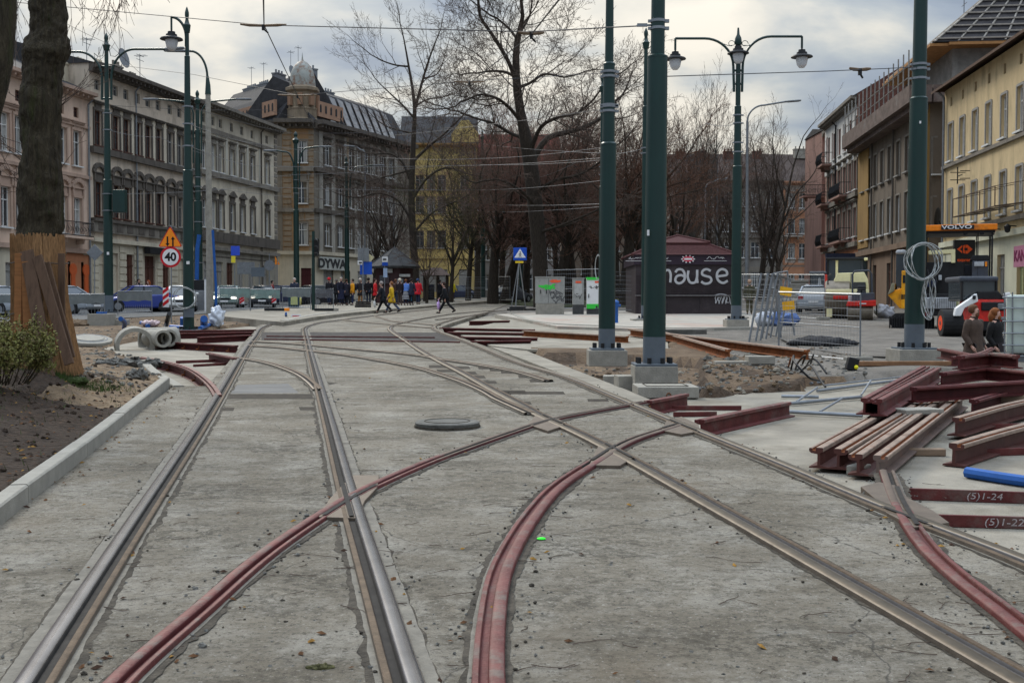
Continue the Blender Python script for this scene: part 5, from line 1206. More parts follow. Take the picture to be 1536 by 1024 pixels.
# right hand row (facade runs from far to near so that it faces the street)
RD = (-.0965, -1.)
def rpt(px, Yn, xn): # point on the line through (xn, Yn) with direction RD at picture column px
 k = (px - 768) / F; return (xn - .0965 * Yn) / (k - .0965)
def rhouse(name, label, pf, pn, xn, Yn, H, D, wall):
 Yf, Ye = rpt(pf, Yn, xn), rpt(pn, Yn, xn)
 o = Vector((k_(pf) * Yf, Yf, pl((Yf + Ye) / 2))); h = House(name, label, o, RD, (Yf - Ye) * math.hypot(1, .0965), H, D, wall); h.sx = lambda px: (Yf - rpt(px, Yn, xn)) * math.hypot(1, .0965); return h
def k_(px): return (px - 768) / F
YL = wm('ochre_plaster', (.56, .435, .25), .55, ss=.5); 
h = rhouse('town_house', 'dirty yellow house with narrow grey framed windows and a row of vents below its eaves', 1413, 1640, 24.66, 65., 12.7, 12, YL)
xs = [h.sx(p) for p in (1423, 1440, 1459, 1479, 1502, 1526, 1554, 1584, 1615)]
h.row(8.6, 2.05, .8, xs, WHITEF, 'plain', GREYF, CREAM); h.row(4.95, 2.0, .8, xs, WHITEF, 'plain', GREYF, CREAM); h.row(11.65, .5, .36, xs, BROWNF, None, sill=0)
PG = wm('pale_green_plaster', (.55, .54, .41), .75)
for p in (1433, 1455, 1478, 1500, 1530, 1570): h.opening(h.sx(p), .1, 1.1, 2.9, mat('niche_green', (.30, .31, .16), .9) if p != 1500 else GREYF, 'shop_door')
h.wall(gf=3.9, band=PG); h.strip('belt_course', 8.25, .18, .16, SOOT2); h.strip('belt_course', 4.5, .22, .2, SOOT2); h.strip('belt_course', 3.8, .3, .25, PG)
for i in range(7): h.strip('ground_course', .4 + i * .5, .04, .012, mat('groove_line', (.2, .2, .15), .9), 0, h.sx(1428))
h.roof(mat('eave_brown', (.10, .06, .04), .9, var=.3), 2.2, .75); h.pipe(.35, -.5, 12.6)
h.dish(h.sx(1425), -.75, 5.4, .62, BLACK, (-.6, -1, .1))
b = MB(); 
for z in (7.6, 7.2): b.bar((h.sx(1448), -.1, z), (h.sx(1448) + .1, -.9, z), .04, .04); b.bar((h.sx(1455), -.1, z), (h.sx(1455), -.6, z), .04, .04)
b.bar((h.sx(1448), -.5, 7.0), (h.sx(1448), -.5, 7.9), .05, .05); b.bar((h.sx(1448), -.5, 7.4), (h.sx(1455), -.5, 7.4), .04, .04); b.build('wall_bracket', BLACK, h.t)
for p in (1502, 1526): b = MB(); x = h.sx(p); b.ring([(x, -.1, 4.2), (x, -.5, 4.25)], .03, 5); b.lathe([(.03, .12), (.16, 0), (.12, -.25), (.03, -.3)], 8, (x, -.5, 4.2)); b.build('wall_lamp', BLACK, h.t)
sg = MB().box((h.sx(1549), -.45, 2.75), (2.2, .1, .95)).build('shop_sign', flat('sign_pink', (165, 108, 130)), h.t); text('KANT', .7, flat('sign_purple', (110, 25, 70)), sg, (h.sx(1548), -.51, 2.75), (math.pi / 2, 0, 0), 'shop_lettering', .01, bold=.01)
# netting on brackets over the shop fronts
b = MB()
for p in (1476, 1498, 1520, 1545): x = h.sx(p); b.bar((x, 0, 5.2), (x, -1.6, 5.0), .06, .06); b.bar((x, -1.6, 5.0), (x, -1.6, 5.9), .04, .04); b.bar((x, 0, 6.2), (x, -1.6, 5.9), .03, .03)
for q in ((-1.6, 5.0), (-1.6, 5.9), (-.8, 5.1)): b.bar((h.sx(1476), q[0], q[1]), (h.sx(1545), q[0], q[1]), .04, .04)
fr = b.build('canopy_frame', mat('frame_rust', (.08, .05, .035), .8), h.t)
MB().add([(h.sx(1476), -.02, 5.16), (h.sx(1545), -.02, 5.16), (h.sx(1545), -1.6, 4.97), (h.sx(1476), -1.6, 4.97)], [(0, 1, 2, 3)]).build('safety_net', mat('net_grey', (.13, .12, .10), .9, alpha=.55), fr)
def house_sign(h):
 Y = 57.; c = P(1446, 384, Y); s_ = Y / F; inv = Matrix.LocRotScale(h.t.location, h.t.rotation_euler, None).inverted()
 def put(o): o.matrix_parent_inverse = inv; return o
 a = put(MB().box((0, 0, 0), (31 * s_, .18, 48 * s_)).build('projecting_sign', mat('sign_panel_black', (.02, .02, .022), .45), h.t, c)); ro = flat('sign_red_orange', (240, 90, 40), .4)
 k = s_; y = -.10
 for n_, q in (('logo_arrow', [(-11.5, 10), (-4, 16), (-4, 13), (-7.5, 10), (-4, 7), (-4, 4)]), ('logo_arrow', [(11.5, 10), (4, 16.5), (1, 16.5), (1, 12), (4.4, 12), (4.4, 8), (1, 8), (1, 3.5), (4, 3.5)]), ('logo_letter', [(-2.5, 15.5), (.2, 16.5), (.2, 12.6), (-1.2, 10), (.2, 7.4), (.2, 3.5), (-2.5, 4.5)])): MB().prism([(x * k, z * k) for x, z in q], (0, y, 0), (1, 0, 0), (0, 0, 1), (0, 1, 0), .02).build(n_, ro, a)
 text('express', .24, ro, a, (0, y, -6 * k), (math.pi / 2, 0, 0), 'sign_lettering', .004, bold=.006); text('9', .32, ro, a, (4 * k, y, -17 * k), (math.pi / 2, 0, 0), 'sign_lettering', .004, bold=.01)
house_sign(h)
# dark house with the battened roof
DG = wm('dark_brown_plaster', (.155, .125, .095), .55, ss=.5); MUS = wm('mustard_plaster', (.27, .165, .055), .6)
Yn7, xn7 = 67.5, k_(1386) * 67.5
h = rhouse('town_house', 'dark brown house under renovation with open roof battens and a scaffolded terrace', 1286, 1386, xn7, Yn7, 12.2, 14, DG)
xs = [h.sx(p) for p in (1293, 1302, 1311, 1321, 1332, 1345, 1358, 1372)]
for z, hh in ((8.6, 2.2), (5.0, 2.3)): h.row(z, hh, 1.0, xs, WHITEF if z < 6 else GREYF, 'plain', SOOT2)
for x in xs[::2]: h.opening(x, .2, 1.1, 2.8, BROWNF, 'door')
GF = wm('brown_ground', (.185, .125, .085), .6)
h.wall(gf=3.9, band=GF); h.strip('belt_course', 3.8, .35, .3, GF); h.pipe(h.sx(1340), 0, 12, SOOT); h.pipe(h.sx(1308), 0, 12, SOOT)
b = MB(); b.box((h.L / 2 + .2, -.55, 12.55), (h.L + 1.2, 1.3, 1.0)); b.box((h.L / 2, -.4, 11.9), (h.L + .6, .9, .4)); b.box((h.L + .5, 2.8, 12.55), (.5, 5.2, 1.0)); b.build('terrace', mat('terrace_boards', (.13, .095, .08), .9, var=.4, scale=2, spots=.5, spotcol=(.25, .24, .22), spotscale=.7), h.t)
b = MB()
for i in range(16): x = .2 + i * h.L / 15; b.ring([(x, -1.1, 12.9), (x, -1.1, 15.2)], .045, 5)
for z in (13.6, 14.3): b.ring([(0, -1.1, z), (h.L, -1.1, z)], .04, 5)
b.build('scaffold_rail', mat('pale_scaffold', (.30, .28, .25), .6, .2), h.t)
b = MB(); b.box((h.L / 2 + 4, 1.6, 13.8), (h.L - 8, .3, 3.2)); b.box((h.L - .2, 6, 13.8), (.3, 9, 3.2)); b.box((h.L / 2, 3, 12.4), (h.L, 6, .3)) 
b.build('attic_wall', mat('attic_block', (.22, .21, .19), .9, var=.3, scale=1.5, spots=.5, spotcol=(.15, .08, .05), spotscale=.8), h.t)
b = MB(); b.box((h.L / 2 + 4.3, .9, 15.35), (h.L - 7, 1.9, .16)); b.box((h.L + .4, 6, 15.37), (1.2, 10, .16)); b.build('eave_board', mat('new_timber', (.38, .19, .07), .8, var=.2, scale=3), h.t)
rb = MB(); z0, z1 = 15.5, 22.2; 
A, B_, C_, D_ = Vector((7.6, .2, z0)), Vector((h.L + .9, .2, z0)), Vector((h.L - 4.2, 8., z1)), Vector((11., 8., z1)); E_, G_ = Vector((h.L + .9, 16, z0)), Vector((7.6, 16, z0))
rb.add([A, B_, C_, D_, E_, G_], [(0, 1, 2, 3), (1, 4, 2), (4, 5, 3, 2), (5, 0, 3)]); h.r = rb.build('roof', mat('roof_membrane', (.050, .046, .048), .8, var=.3, scale=2), h.t, fix=False)
b = MB(); BT = mat('roof_batten', (.34, .31, .27), .8, var=.15)
for i in range(15):
 f = (i + .3) / 15; o_ = Vector((0, -.06, .06)); b.bar(A.lerp(D_, f) + o_, B_.lerp(C_, f) + o_, .12, .08); o2 = Vector((.06, 0, .06)); b.bar(B_.lerp(C_, f) + o2, E_.lerp(C_, f) + o2, .12, .08)
for i in range(18): f = i / 17; b.bar(A.lerp(B_, f) + Vector((0, -.03, .03)), D_.lerp(C_, f) + Vector((0, -.03, .03)), .09, .06)
for i in range(12): f = i / 12; b.bar(B_.lerp(E_, f) + Vector((.03, 0, .03)), C_ + Vector((.03, 0, .03)) if False else B_.lerp(E_, f).lerp(C_, .96 if f in (0,) else max(.02, 1 - abs(f - .5) * 2 if False else .95)) + Vector((.03, 0, .03)), .09, .06)
b.build('roof_batten', BT, h.r)
h.chimney(h.L - 6, 8, 20.5, 1.6, 1.2, 2.6, mat('chimney_concrete', (.27, .27, .25), .9), 0); h.chimney(h.L - 9, 7, 19.5, 1.5, 1., 1.8, mat('chimney_concrete', (.27, .27, .25), .9), 0); h.antenna(h.L - 8.5, 7, 21, 2.5); h.antenna(9, 5, 18, 3); h.strip('mustard_pier', 4.4, 7.2, .06, MUS, 0, 3.6)
b = MB(); b.box((h.L - 3.5, 8.2, z1 + .6), (2.2, 2, 1.8)); b.build('green_hood', mat('copper_green', (.10, .17, .12), .7, var=.3), h.r)
e = House('town_house', 'mustard end wall with two white windows beside the yellow house corner', Vector((xn7 + .02, Yn7 - .02, pl(67))), (1, 0), 5.5, 12.2, .4, MUS)
for z in (8.1, 4.6): e.row(z, 2.1, 1.5, [1.15], WHITEF, 'plain', SOOT2)
e.wall()
# white and pink house with balconies farther along
Yn6, xn6 = 86.5, k_(1287) * 86.5
WHT = wm('white_plaster', (.62, .61, .58), .8); PKB = wm('dusty_pink_plaster', (.30, .175, .14), .6)
h = rhouse('town_house', 'white topped pink house with black iron balconies and a bare brick fire wall', 1236, 1286.5, xn6, Yn6, 15.8, 11, PKB)
xs = [h.sx(p) for p in (1242, 1250, 1258, 1266, 1274, 1282)]
for z, hd in ((12.2, 'plain'), (8.8, 'flat'), (5.2, 'flat')): h.row(z, 2.2, 1.1, xs, WHITEF, hd, SOOT2 if z < 12 else WHT)
for x in xs: h.opening(x, .2, 1.2, 2.8, BROWNF, 'door')
h.wall(gf=4.2, band=ORNG); h.strip('white_front', 11.2, .95, .05, WHT); h.strip('white_front', 14.55, 1.0, .05, WHT)
for x in [.3] + [v + .95 for v in xs]: h.strip('white_front', 12.15, 2.4, .05, WHT, max(0, x - .5), min(h.L, x + .35))
for z in (8.2, 4.4): h.strip('belt_course', z, .35, .3, SOOT2)
h.cornice(15.3, SOOT2, .7, .5); h.roof(DKROOF, 3.5)
for z in (12.0, 8.6, 5.): h.balcony(xs[0], z, 2.8); 
for z in (8.6, 5.): h.balcony(xs[3], z, 4.6)
h.pipe(xs[1] + 1, 0, 15.2, BLACK)
b = MB(); b.prism([(-.2, 11.5), (11.2, 11.5), (11.2, 15.8), (5.5, 19.4), (-.2, 15.9)], (h.L + .02, 0, 0), (0, 1, 0), (0, 0, 1), (1, 0, 0), .3); b.build('fire_wall', BRK, h.t)
b = MB(); b.box((h.L + .4, -.9, 3.0), (.3, 3.2, 1.6)); b.build('shop_sign', mat('sign_navy', (.02, .025, .05), .5), h.t)
h = House('town_house', 'narrow dark red house end with a deep cornice beyond the white house', Vector((k_(1231) * 104, 104, pl(104))), (1, .0), X(1240, 104) - X(1231, 104), 15.6, 6, PKB)
h.wall(); h.cornice(15., SOOT2, .8, .5); h.roof(DKROOF, .6); h.balcony(-.9, 9.6, 2.2, out=1.2)
# ---------------------------------------------------------------- bare trees
class Tree:
 def __init__(s, seed, thr=.035, rmin=.011, up=.12, seg=.55, wob=.22, kids=1.0, ratio=.62, ang=.75, maxlev=4, stop=.02, droop=0.):
  s.q = random.Random(seed); s.bt = MB(); s.bw = MB(); s.__dict__.update(dict(thr=thr, rmin=rmin, up=up, seg=seg, wob=wob, kids=kids, ratio=ratio, ang=ang, maxlev=maxlev, droop=droop)); s.n = 0
 def emit(s, pts, rs):
  n = 9 if rs[0] > .15 else 6 if rs[0] > .06 else 4 if rs[0] > .028 else 3
  (s.bt if rs[0] > s.thr else s.bw).ring(pts, rs, n, cap=False); s.n += 1
 def rv(s): return Vector((s.q.uniform(-1, 1), s.q.uniform(-1, 1), s.q.uniform(-1, 1)))
 def grow(s, p, d, r, L, lev=0):
  q = s.q; k = max(2, int(L / (s.seg * (.55 if lev > 1 else 1)))); k = min(k, 9); st = L / k; pts = [p.copy()]; rs = [r]; kids = []
  for i in range(k):
   d = (d + s.rv() * s.wob + Vector((0, 0, s.up if lev < 3 else s.up * .6 - s.droop))).normalized(); p = p + d * st; f = (i + 1) / k
   rr = max(s.rmin * .7, r * (1 - .55 * f)); pts.append(p.copy()); rs.append(rr)
   if lev < s.maxlev and f > .22:
    m = s.kids * (1.35 if lev >= 1 else 1.)
    while m > 0 and q.random() < m:
     m -= 1; ax = d.cross(s.rv()); 
     if ax.length < .01: continue
     nd = (Matrix.Rotation(s.ang * q.uniform(.6, 1.25), 3, ax.normalized()) @ d)
     kids.append((p.copy(), nd, max(s.rmin, rr * q.uniform(.38, .60)), L * s.ratio * q.uniform(.6, 1.1) * (1.15 - .5 * f)))
  s.emit(pts, rs)
  if lev < s.maxlev: kids.append((p.copy(), d, rs[-1], L * s.ratio * q.uniform(.8, 1.1)))
  for a in kids: s.grow(*a, lev + 1)
 def limb(s, pts, rs, kidL, lev=1, dens=1., n=9, start=.2, dirb=None):
  """explicit limb through 3-D points; side shoots all along it"""
  sp = spline(pts, max(.3, (pts[-1] - pts[0]).length / 14)); k = len(sp); rr = []
  for i in range(k):
   f = i / (k - 1) * (len(rs) - 1); j = min(int(f), len(rs) - 2); rr.append(rs[j] + (rs[j + 1] - rs[j]) * (f - j))
  s.bt.ring(sp, rr, 12 if rs[0] > .2 else n, cap=False)
  for i in range(1, k):
   if i / k < start: continue
   m = dens
   while m > 0 and s.q.random() < m:
    m -= 1; d = (sp[i] - sp[i - 1]).normalized(); ax = d.cross(s.rv()).normalized(); nd = Matrix.Rotation(s.ang * s.q.uniform(.7, 1.3), 3, ax) @ d
    s.grow(sp[i], nd, max(s.rmin * 1.3, min(.055, rr[i] * s.q.uniform(.28, .5))), kidL * s.q.uniform(.5, 1.15), lev)
  s.grow(sp[-1], (sp[-1] - sp[-2]).normalized(), rr[-1], kidL, lev)
 def done(s, name, label, base, bark, twig, group='bare trees', cat='tree'):
  base = Vector(base); t = thing(name, label, cat, base, group=group)
  for b, nm, m in ((s.bt, 'trunk', bark), (s.bw, 'crown', twig)):
   if b.v:
    b.v = [(x - base.x, y - base.y, z - base.z) for x, y, z in b.v]; b.build(nm, m, t, smooth='all', fix=False)
  return t
def PL(q, Y): return [P(x, y, Y + (e[0] if e else 0)) for x, y, *e in q]
def sp_(Y, *ws): return [w / F * Y / 2 for w in ws]
# the biggest tree, mid picture
Y = 80.; T = Tree(3, maxlev=5, rmin=.0125, kids=.72, up=.05, wob=.30, ang=.8, seg=.5, ratio=.60)
T.limb(PL([(813, 460), (809, 380), (802, 300), (794, 235), (781, 170), (774, 112), (776, 60), (784, 25), (779, -14)], Y), sp_(Y, 26, 22, 23, 22, 14, 12, 9, 6, 3.5), 4.2, 1, .8, start=.42)
for q, w0, w1 in (([(777, 128), (760, 88), (738, 52), (720, 24), (717, -8)], 7, 4), ([(797, 243), (822, 207, 1), (862, 196, 2), (899, 179, 3), (925, 150, 4)], 10, 4), ([(795, 230), (812, 190, -1), (838, 176, -2), (866, 170, -3), (890, 150, -3)], 7, 3.), ([(778, 178), (762, 160, -1), (744, 147, -2), (722, 142, -2), (700, 150, -3)], 6, 2.5), ([(786, 208), (762, 198, 1), (742, 186, 1), (715, 178, 2), (686, 167, 2)], 6, 2.5), ([(774, 116), (756, 108, 1), (736, 107, 1), (716, 110, 2)], 5, 2.5), ([(776, 132), (796, 124, -2), (815, 112, -2), (846, 116, -3)], 5.5, 2.5), ([(776, 60), (762, 42, 1), (746, 28, 1)], 4, 3), ([(780, 50), (795, 22, 1), (798, 4, 1)], 4, 2.5), ([(800, 290), (835, 270, -2), (870, 262, -3), (905, 240, -3)], 6, 2.5), ([(803, 310), (780, 285, -2), (750, 270, -3), (722, 272, -4)], 5, 2.), ([(806, 350), (850, 335, -2), (890, 318, -3), (930, 300, -3)], 5, 2.)):
 T.limb(PL(q, Y), sp_(Y, w0, (w0 + w1) / 2, w1), 3.4, 1, .9, n=7)
T.done('bare_tree', 'biggest bare tree with a heavy forked trunk in the middle of the picture', P(813, 460, Y), BARK, TWIG); print('tree', T.n)
# slender tree before the yellow house
Y = 95.; T = Tree(5, maxlev=5, kids=.6, up=.10, wob=.22, ang=.72, seg=.6, ratio=.6)
T.limb(PL([(625, 456), (621, 380), (617, 300), (620, 215), (622, 160), (614, 105), (606, 60)], Y), sp_(Y, 13, 11, 10, 8, 6, 3.5, 2), 3.4, 1, .6, start=.5)
for q, w0, w1 in (([(622, 165), (630, 135), (640, 100), (652, 66)], 5, 2), ([(612, 100), (594, 98), (575, 92), (556, 82)], 3, 1.5), ([(619, 175), (604, 158), (588, 143), (570, 126)], 3.5, 1.5), ([(625, 158), (642, 149), (662, 147)], 3, 1.5), ([(622, 240), (645, 218), (664, 203), (694, 174)], 5, 2), ([(617, 275), (603, 243), (586, 231), (566, 231)], 4.5, 2), ([(618, 300), (640, 268), (668, 252), (705, 262)], 4.5, 2), ([(617, 330), (596, 300), (570, 290), (540, 296)], 4, 1.8), ([(620, 350), (650, 318), (690, 300)], 4, 1.8), ([(636, 118), (655, 112), (663, 98)], 2.5, 1.3), ([(618, 255), (590, 262), (560, 270)], 3.5, 1.6), ([(620, 200), (600, 196), (580, 190)], 3, 1.5)):
 T.limb(PL(q, Y), sp_(Y, w0, w1), 2.6, 1, .75, n=6)
T.done('bare_tree', 'tall slender bare tree rising beside the bus stop before the yellow house', P(625, 456, Y), BARK, TWIG); print('tree', T.n)
def auto(label, px, Y, H, r, seed, bark=BARK, twig=TWIG, lean=0., py=None, **k):
 L = k.pop('L', H * .45); forks = k.pop('forks', 6); k['maxlev'] = 5; k['rmin'] = .0135; k['ratio'] = .66; k['thr'] = .05; k['seg'] = .75; T = Tree(seed, **k); b = at(px, Y) if py is None else P(px, py, Y); b.z = pl(Y) - .1
 top = b + Vector((lean, 0, H * .38)); q = T.q
 T.limb([b, b + Vector((lean * .3, 0, H * .16)), top], [r * 1.25, r, r * .85], L * .6, 1, 1.1, start=.45)
 for i in range(forks):
  a = i * 2 * math.pi / forks + q.uniform(0, 1); d = Vector((math.cos(a) * .55 + lean * .08, math.sin(a) * .55, 1)).normalized(); T.grow(top - Vector((0, 0, H * .06 * i / forks)), d, r * q.uniform(.34, .55), L * q.uniform(.8, 1.1), 0)
 t = T.done('bare_tree', label, b, bark, twig); print('tree', T.n); return t
OLIVE = mat('twig_olive', (.055, .050, .022), .95, var=.35); CORN = mat('twig_rust_leaf', (.095, .045, .026), .95, var=.5, scale=2)
auto('dark twin stemmed tree next to the pole with the white number plate, upright stem', 739, 92, 12.5, .40, 11, BARK, TWIGR, .2, kids=.73, ang=.7, up=.1)
auto('dark twin stemmed tree next to the pole with the white number plate, leaning stem', 757, 94, 12, .38, 12, BARK, TWIGR, 1.2, kids=.73, ang=.75, up=.08)
auto('rusty twigged tree directly behind the wide cabinet with spray paint', 838, 89, 12.5, .40, 13, BARK, TWIGR, .6, kids=.77, ang=.8, up=.06)
auto('stout tree standing behind the narrow grey cabinet', 858, 92, 13.5, .48, 14, BARK, TWIGR, -.4, kids=.77, ang=.8, up=.08)
auto('copper brown twigged tree behind the two thick strain poles', 938, 84, 13.5, .42, 15, BARK, CORN, .3, kids=.79, ang=.85, up=.05)
auto('pale broom shaped tree rising over the tiled kiosk roof', 1036, 118, 17, .30, 16, BARKG, TWIGG, .2, kids=.66, ang=.5, up=.22, forks=6, L=7.5)
auto('rusty leaved tree just left of the pale broom shaped tree', 1003, 100, 12, .34, 17, BARK, CORN, .3, kids=.6, ang=.75, up=.1)
auto('low bushy dark tree behind the three lantern post', 1092, 104, 10.5, .26, 18, BARK, TWIG, .2, kids=.77, ang=.7, up=.12)
auto('dark tree right of the tall grey street lamp, before the grey flats', 1140, 112, 13.5, .30, 19, BARK, TWIG, .4, kids=.73, ang=.65, up=.15, forks=5)
auto('small olive twigged tree by the stop shelter', 676, 90, 9.0, .16, 20, BARK, OLIVE, .2, kids=.73, ang=.7, up=.12)
auto('second rusty tree filling the gap behind the stepped pole', 898, 98, 12.5, .36, 22, BARK, TWIGR, -.3, kids=.75, ang=.8, up=.08)
auto('dark tree far behind the pedestrian crossing sign', 788, 104, 11.5, .34, 23, BARK, TWIGR, .2, kids=.73, ang=.75, up=.1)
auto('small dark thicket tree beside the round kiosk', 640, 86, 5.5, .10, 24, BARK, TWIG, .1, kids=.75, ang=.8, up=.05)
auto('small bare tree in front of the peach house at the street end', 1222, 132, 7, .12, 25, BARK, TWIG, .1, kids=.7, ang=.8, up=.08)
auto('slim bare tree before the carpet shop wing', 560, 104, 11, .16, 26, BARK, TWIG, .3, kids=.6, ang=.7, up=.12)
auto('wide twiggy tree between the slender tree and the domed corner house', 590, 99, 12, .20, 27, BARK, TWIG, -.2, kids=.72, ang=.8, up=.05)
auto('second olive twigged tree beyond the yellow raincoat', 702, 101, 13, .22, 28, BARK, OLIVE, .3, kids=.7, ang=.75, up=.08)
auto('dense reddish tree behind the wide spray painted cabinet and its fence', 815, 106, 13, .28, 33, BARK, TWIGR, -.3, kids=.74, ang=.8, up=.06)
auto('dense reddish tree in the gap between the two thick poles', 955, 108, 13, .28, 34, BARK, TWIGR, .2, kids=.74, ang=.8, up=.06)
auto('reddish twigged tree deep behind the copper brown one', 880, 112, 14, .30, 35, BARK, CORN, .2, kids=.74, ang=.8, up=.06)
auto('reddish thicket of twigs behind the biggest trunk', 770, 99, 14, .26, 29, BARK, TWIGR, .3, kids=.72, ang=.8, up=.06)
# leaning tree before the grey flats
Y = 100.; T = Tree(31, kids=.5, up=.02, wob=.22, ang=.8, droop=.06)
T.limb(PL([(1150, 452), (1162, 380), (1178, 310), (1190, 250), (1205, 205)], Y), sp_(Y, 7, 5, 4, 3, 1.5), 3., 1, .5)
for q in ([(1156, 400), (1140, 300), (1132, 240)], [(1168, 350), (1195, 290), (1215, 268)], [(1160, 390), (1175, 345), (1205, 318)], [(1178, 310), (1165, 260), (1160, 225)]): T.limb(PL(q, Y), sp_(Y, 3.5, 1.5), 2.6, 1, .7, n=6)
T.done('bare_tree', 'slanting bare tree leaning towards the peach house', P(1150, 452, Y), BARK, TWIG)
SRC = {o['label']: o for o in SC.objects if o.name.startswith('bare_tree') and 'label' in o}
for key, px, Y, rz, sc, lb in (('dense reddish tree in the gap', 716, 116, 1.3, 1.05, 'far reddish tree filling the sky line beside the red roof'), ('dense reddish tree behind the wide', 752, 122, 2.2, 1.15, 'far dense tree behind the twin stems by the number plate pole'), ('reddish thicket', 835, 120, 4., 1.1, 'far dense tree between the wide cabinet and the stout tree'), ('dense reddish tree in the gap', 878, 124, 3.1, 1.15, 'far dense tree over the green topped cabinet'), ('reddish twigged tree deep', 925, 124, 2., 1.1, 'far dense tree between the stepped and the thickest pole'), ('dense reddish tree behind the wide', 990, 126, 5., 1.1, 'far dense tree above the hidden side of the tiled kiosk'), ('low bushy dark', 1068, 122, 2.6, 1.15, 'far bushy tree left of the three lantern post'), ('low bushy dark', 1165, 130, .9, 1.05, 'far bushy tree at the corner of the peach house')):
 copy_tree(next(o for l, o in SRC.items() if l.startswith(key)), at(px, Y, -.1), rz, lb, scale=sc)
# ---------------------------------------------------------------- the wrapped street tree near the camera
def wrapped_tree():
 Y = 16.; base = Vector((TREE.x, TREE.y, gz(TREE.x, TREE.y) - .1)); t = thing('street_tree', 'thick mossy tree trunk wrapped in straw matting and planks at the picture edge', 'tree', base)
 prof = [(70, 590, 92), (66, 520, 70), (58, 430, 64), (57, 360, 66), (62, 300, 66), (62, 230, 63), (63, 150, 60), (68, 100, 56), (70, 80, 66), (72, 50, 56), (72, 0, 54), (74, -60, 54), (76, -140, 50)]
 b = MB(); n = 84; rows = 190; vs = []
 for i in range(rows + 1):
  f = i / rows * (len(prof) - 1); j = min(int(f), len(prof) - 2); g = f - j; px, py, w = [prof[j][k] + (prof[j + 1][k] - prof[j][k]) * g for k in range(3)]
  c = P(px, py, Y) - base; r = w / F * Y / 2 * .90
  for k in range(n):
   a = 2 * math.pi * k / n; dv = Vector((math.cos(a), math.sin(a), 0)); q = c + dv * r
   bump = .055 * noise.noise(q * 2.2) + .035 * noise.noise(q * 6.) + .050 * abs(noise.noise(Vector((math.cos(a) * 4.5, math.sin(a) * 4.5, q.z * .9)))) + .018 * noise.noise(q * 17.) + .07 * max(0, noise.noise(q * 1.5 + Vector((9, 3, 1))) - .25)
   vs.append(c + dv * (r + bump * (1 + .0 * w)))
 b.add(vs, [(i * n + k, i * n + (k + 1) % n, (i + 1) * n + (k + 1) % n, (i + 1) * n + k) for i in range(rows) for k in range(n)]); b.build('trunk', MOSSB, t, smooth='all')
 T = Tree(41, rmin=.004, thr=.02, kids=.55, up=-.05, wob=.16, ang=.6, seg=.2, droop=.12, ratio=.7, maxlev=3)
 q = random.Random(9)
 for i in range(20):      # thin shoots hanging from limbs above the frame
  p = P(q.uniform(92, 215), q.uniform(-55, -15), Y + q.uniform(-.8, 1)); T.grow(p, Vector((q.uniform(-.3, .5), q.uniform(-.3, .3), -1)).normalized(), .006, q.uniform(.25, .62), 1)
 for i in range(6):
  p = P(q.uniform(15, 40), q.uniform(-40, 0), Y + q.uniform(-.5, .5)); T.grow(p, Vector((q.uniform(-.6, .3), 0, -1)).normalized(), .006, q.uniform(.3, .7), 1)
 T.limb(PL([(74, -120), (120, -90), (170, -60), (230, -45)], Y), [.09, .06, .03], .5, 2, .8)
 T.droop = -.05; T.up = .08
 for i in range(16):      # water shoots from the burls
  sx = -1 if i < 11 else 1; py = q.uniform(150, 330); p = P(62 + sx * 26, py, Y - .1); T.grow(p, Vector((sx * q.uniform(.6, 1), -.2, q.uniform(.1, .9))).normalized(), .007, q.uniform(.25, .6), 1)
 b = T.bw; b.v = [(x - base.x, y - base.y, z - base.z) for x, y, z in b.v]; b.build('crown', TWIG, t, fix=False)
 b = T.bt; b.v = [(x - base.x, y - base.y, z - base.z) for x, y, z in b.v]; b.build('limb', BARK, t, smooth='all', fix=False)
 # straw matting: many thin stalks round the trunk
 b = MB(); k = 420; pr = [(72, 585, 106), (66, 520, 88), (60, 450, 73), (56, 357, 68)]
 for i in range(k):
  a = 2 * math.pi * i / k + q.uniform(-.02, .02); pts = []; tt = q.uniform(-.04, .04); h0 = q.uniform(0, .02)
  for j, (px, py, w) in enumerate(pr):
   c = P(px, py - (q.uniform(-3, 6) if j == 3 else 0), Y) - base; r = w / F * Y / 2 + .02 + q.uniform(0, .012); pts.append(c + Vector((math.cos(a + tt * j), math.sin(a + tt * j), 0)) * r)
  b.ring(pts, .0055 + .003 * q.random(), 3)
 b.ring([P(px, py, Y) - base for px, py, w in pr], [w / F * Y / 2 + .015 for px, py, w in pr], 32, cap=False)
 b.build('straw_mat', mat('straw', (.28, .155, .070), .9, var=.5, scale=9, stretch=(6, 6, 1), spots=.6, spotcol=(.07, .035, .018), spotscale=5), t)
 for py in (395, 470): b = MB(); c = P(58, py, Y) - base; b.ring([c + Vector((math.cos(a) * .40, math.sin(a) * .40, .01 * math.sin(3 * a))) for a in [j * .3 for j in range(22)]], .006, 4); b.build('binding_wire', BLACK, t)
wrapped_tree()
OR = mat('plank_orange', (.27, .115, .040), .8, var=.35, scale=3, stretch=(1, 1, 6), spots=.5, spotcol=(.14, .055, .02), spotscale=3); BRW = mat('plank_brown', (.115, .068, .043), .85, var=.35, scale=3, stretch=(8, 8, 1), spots=.5, spotcol=(.055, .033, .022), spotscale=3)
def plank(label, top, bot, w, Y0, Y1, m, th=.03, tw=0.):
 a, c = P(*bot, Y1), P(*top, Y0); d = c - a; x = d.normalized(); up = Vector((tw, -1, 0)); o = a.copy(); t = MB(); t.bar((0, 0, 0), d, w, th, up=up)
 return tag(t.build('plank', m, loc=o, bevel=.004), label, 'plank', 'planks leaning on the wrapped tree')
plank('bright orange plank upright on the outer side of the wrapped trunk', (28, 380), (27, 500), .10, 15.55, 15.5, OR)
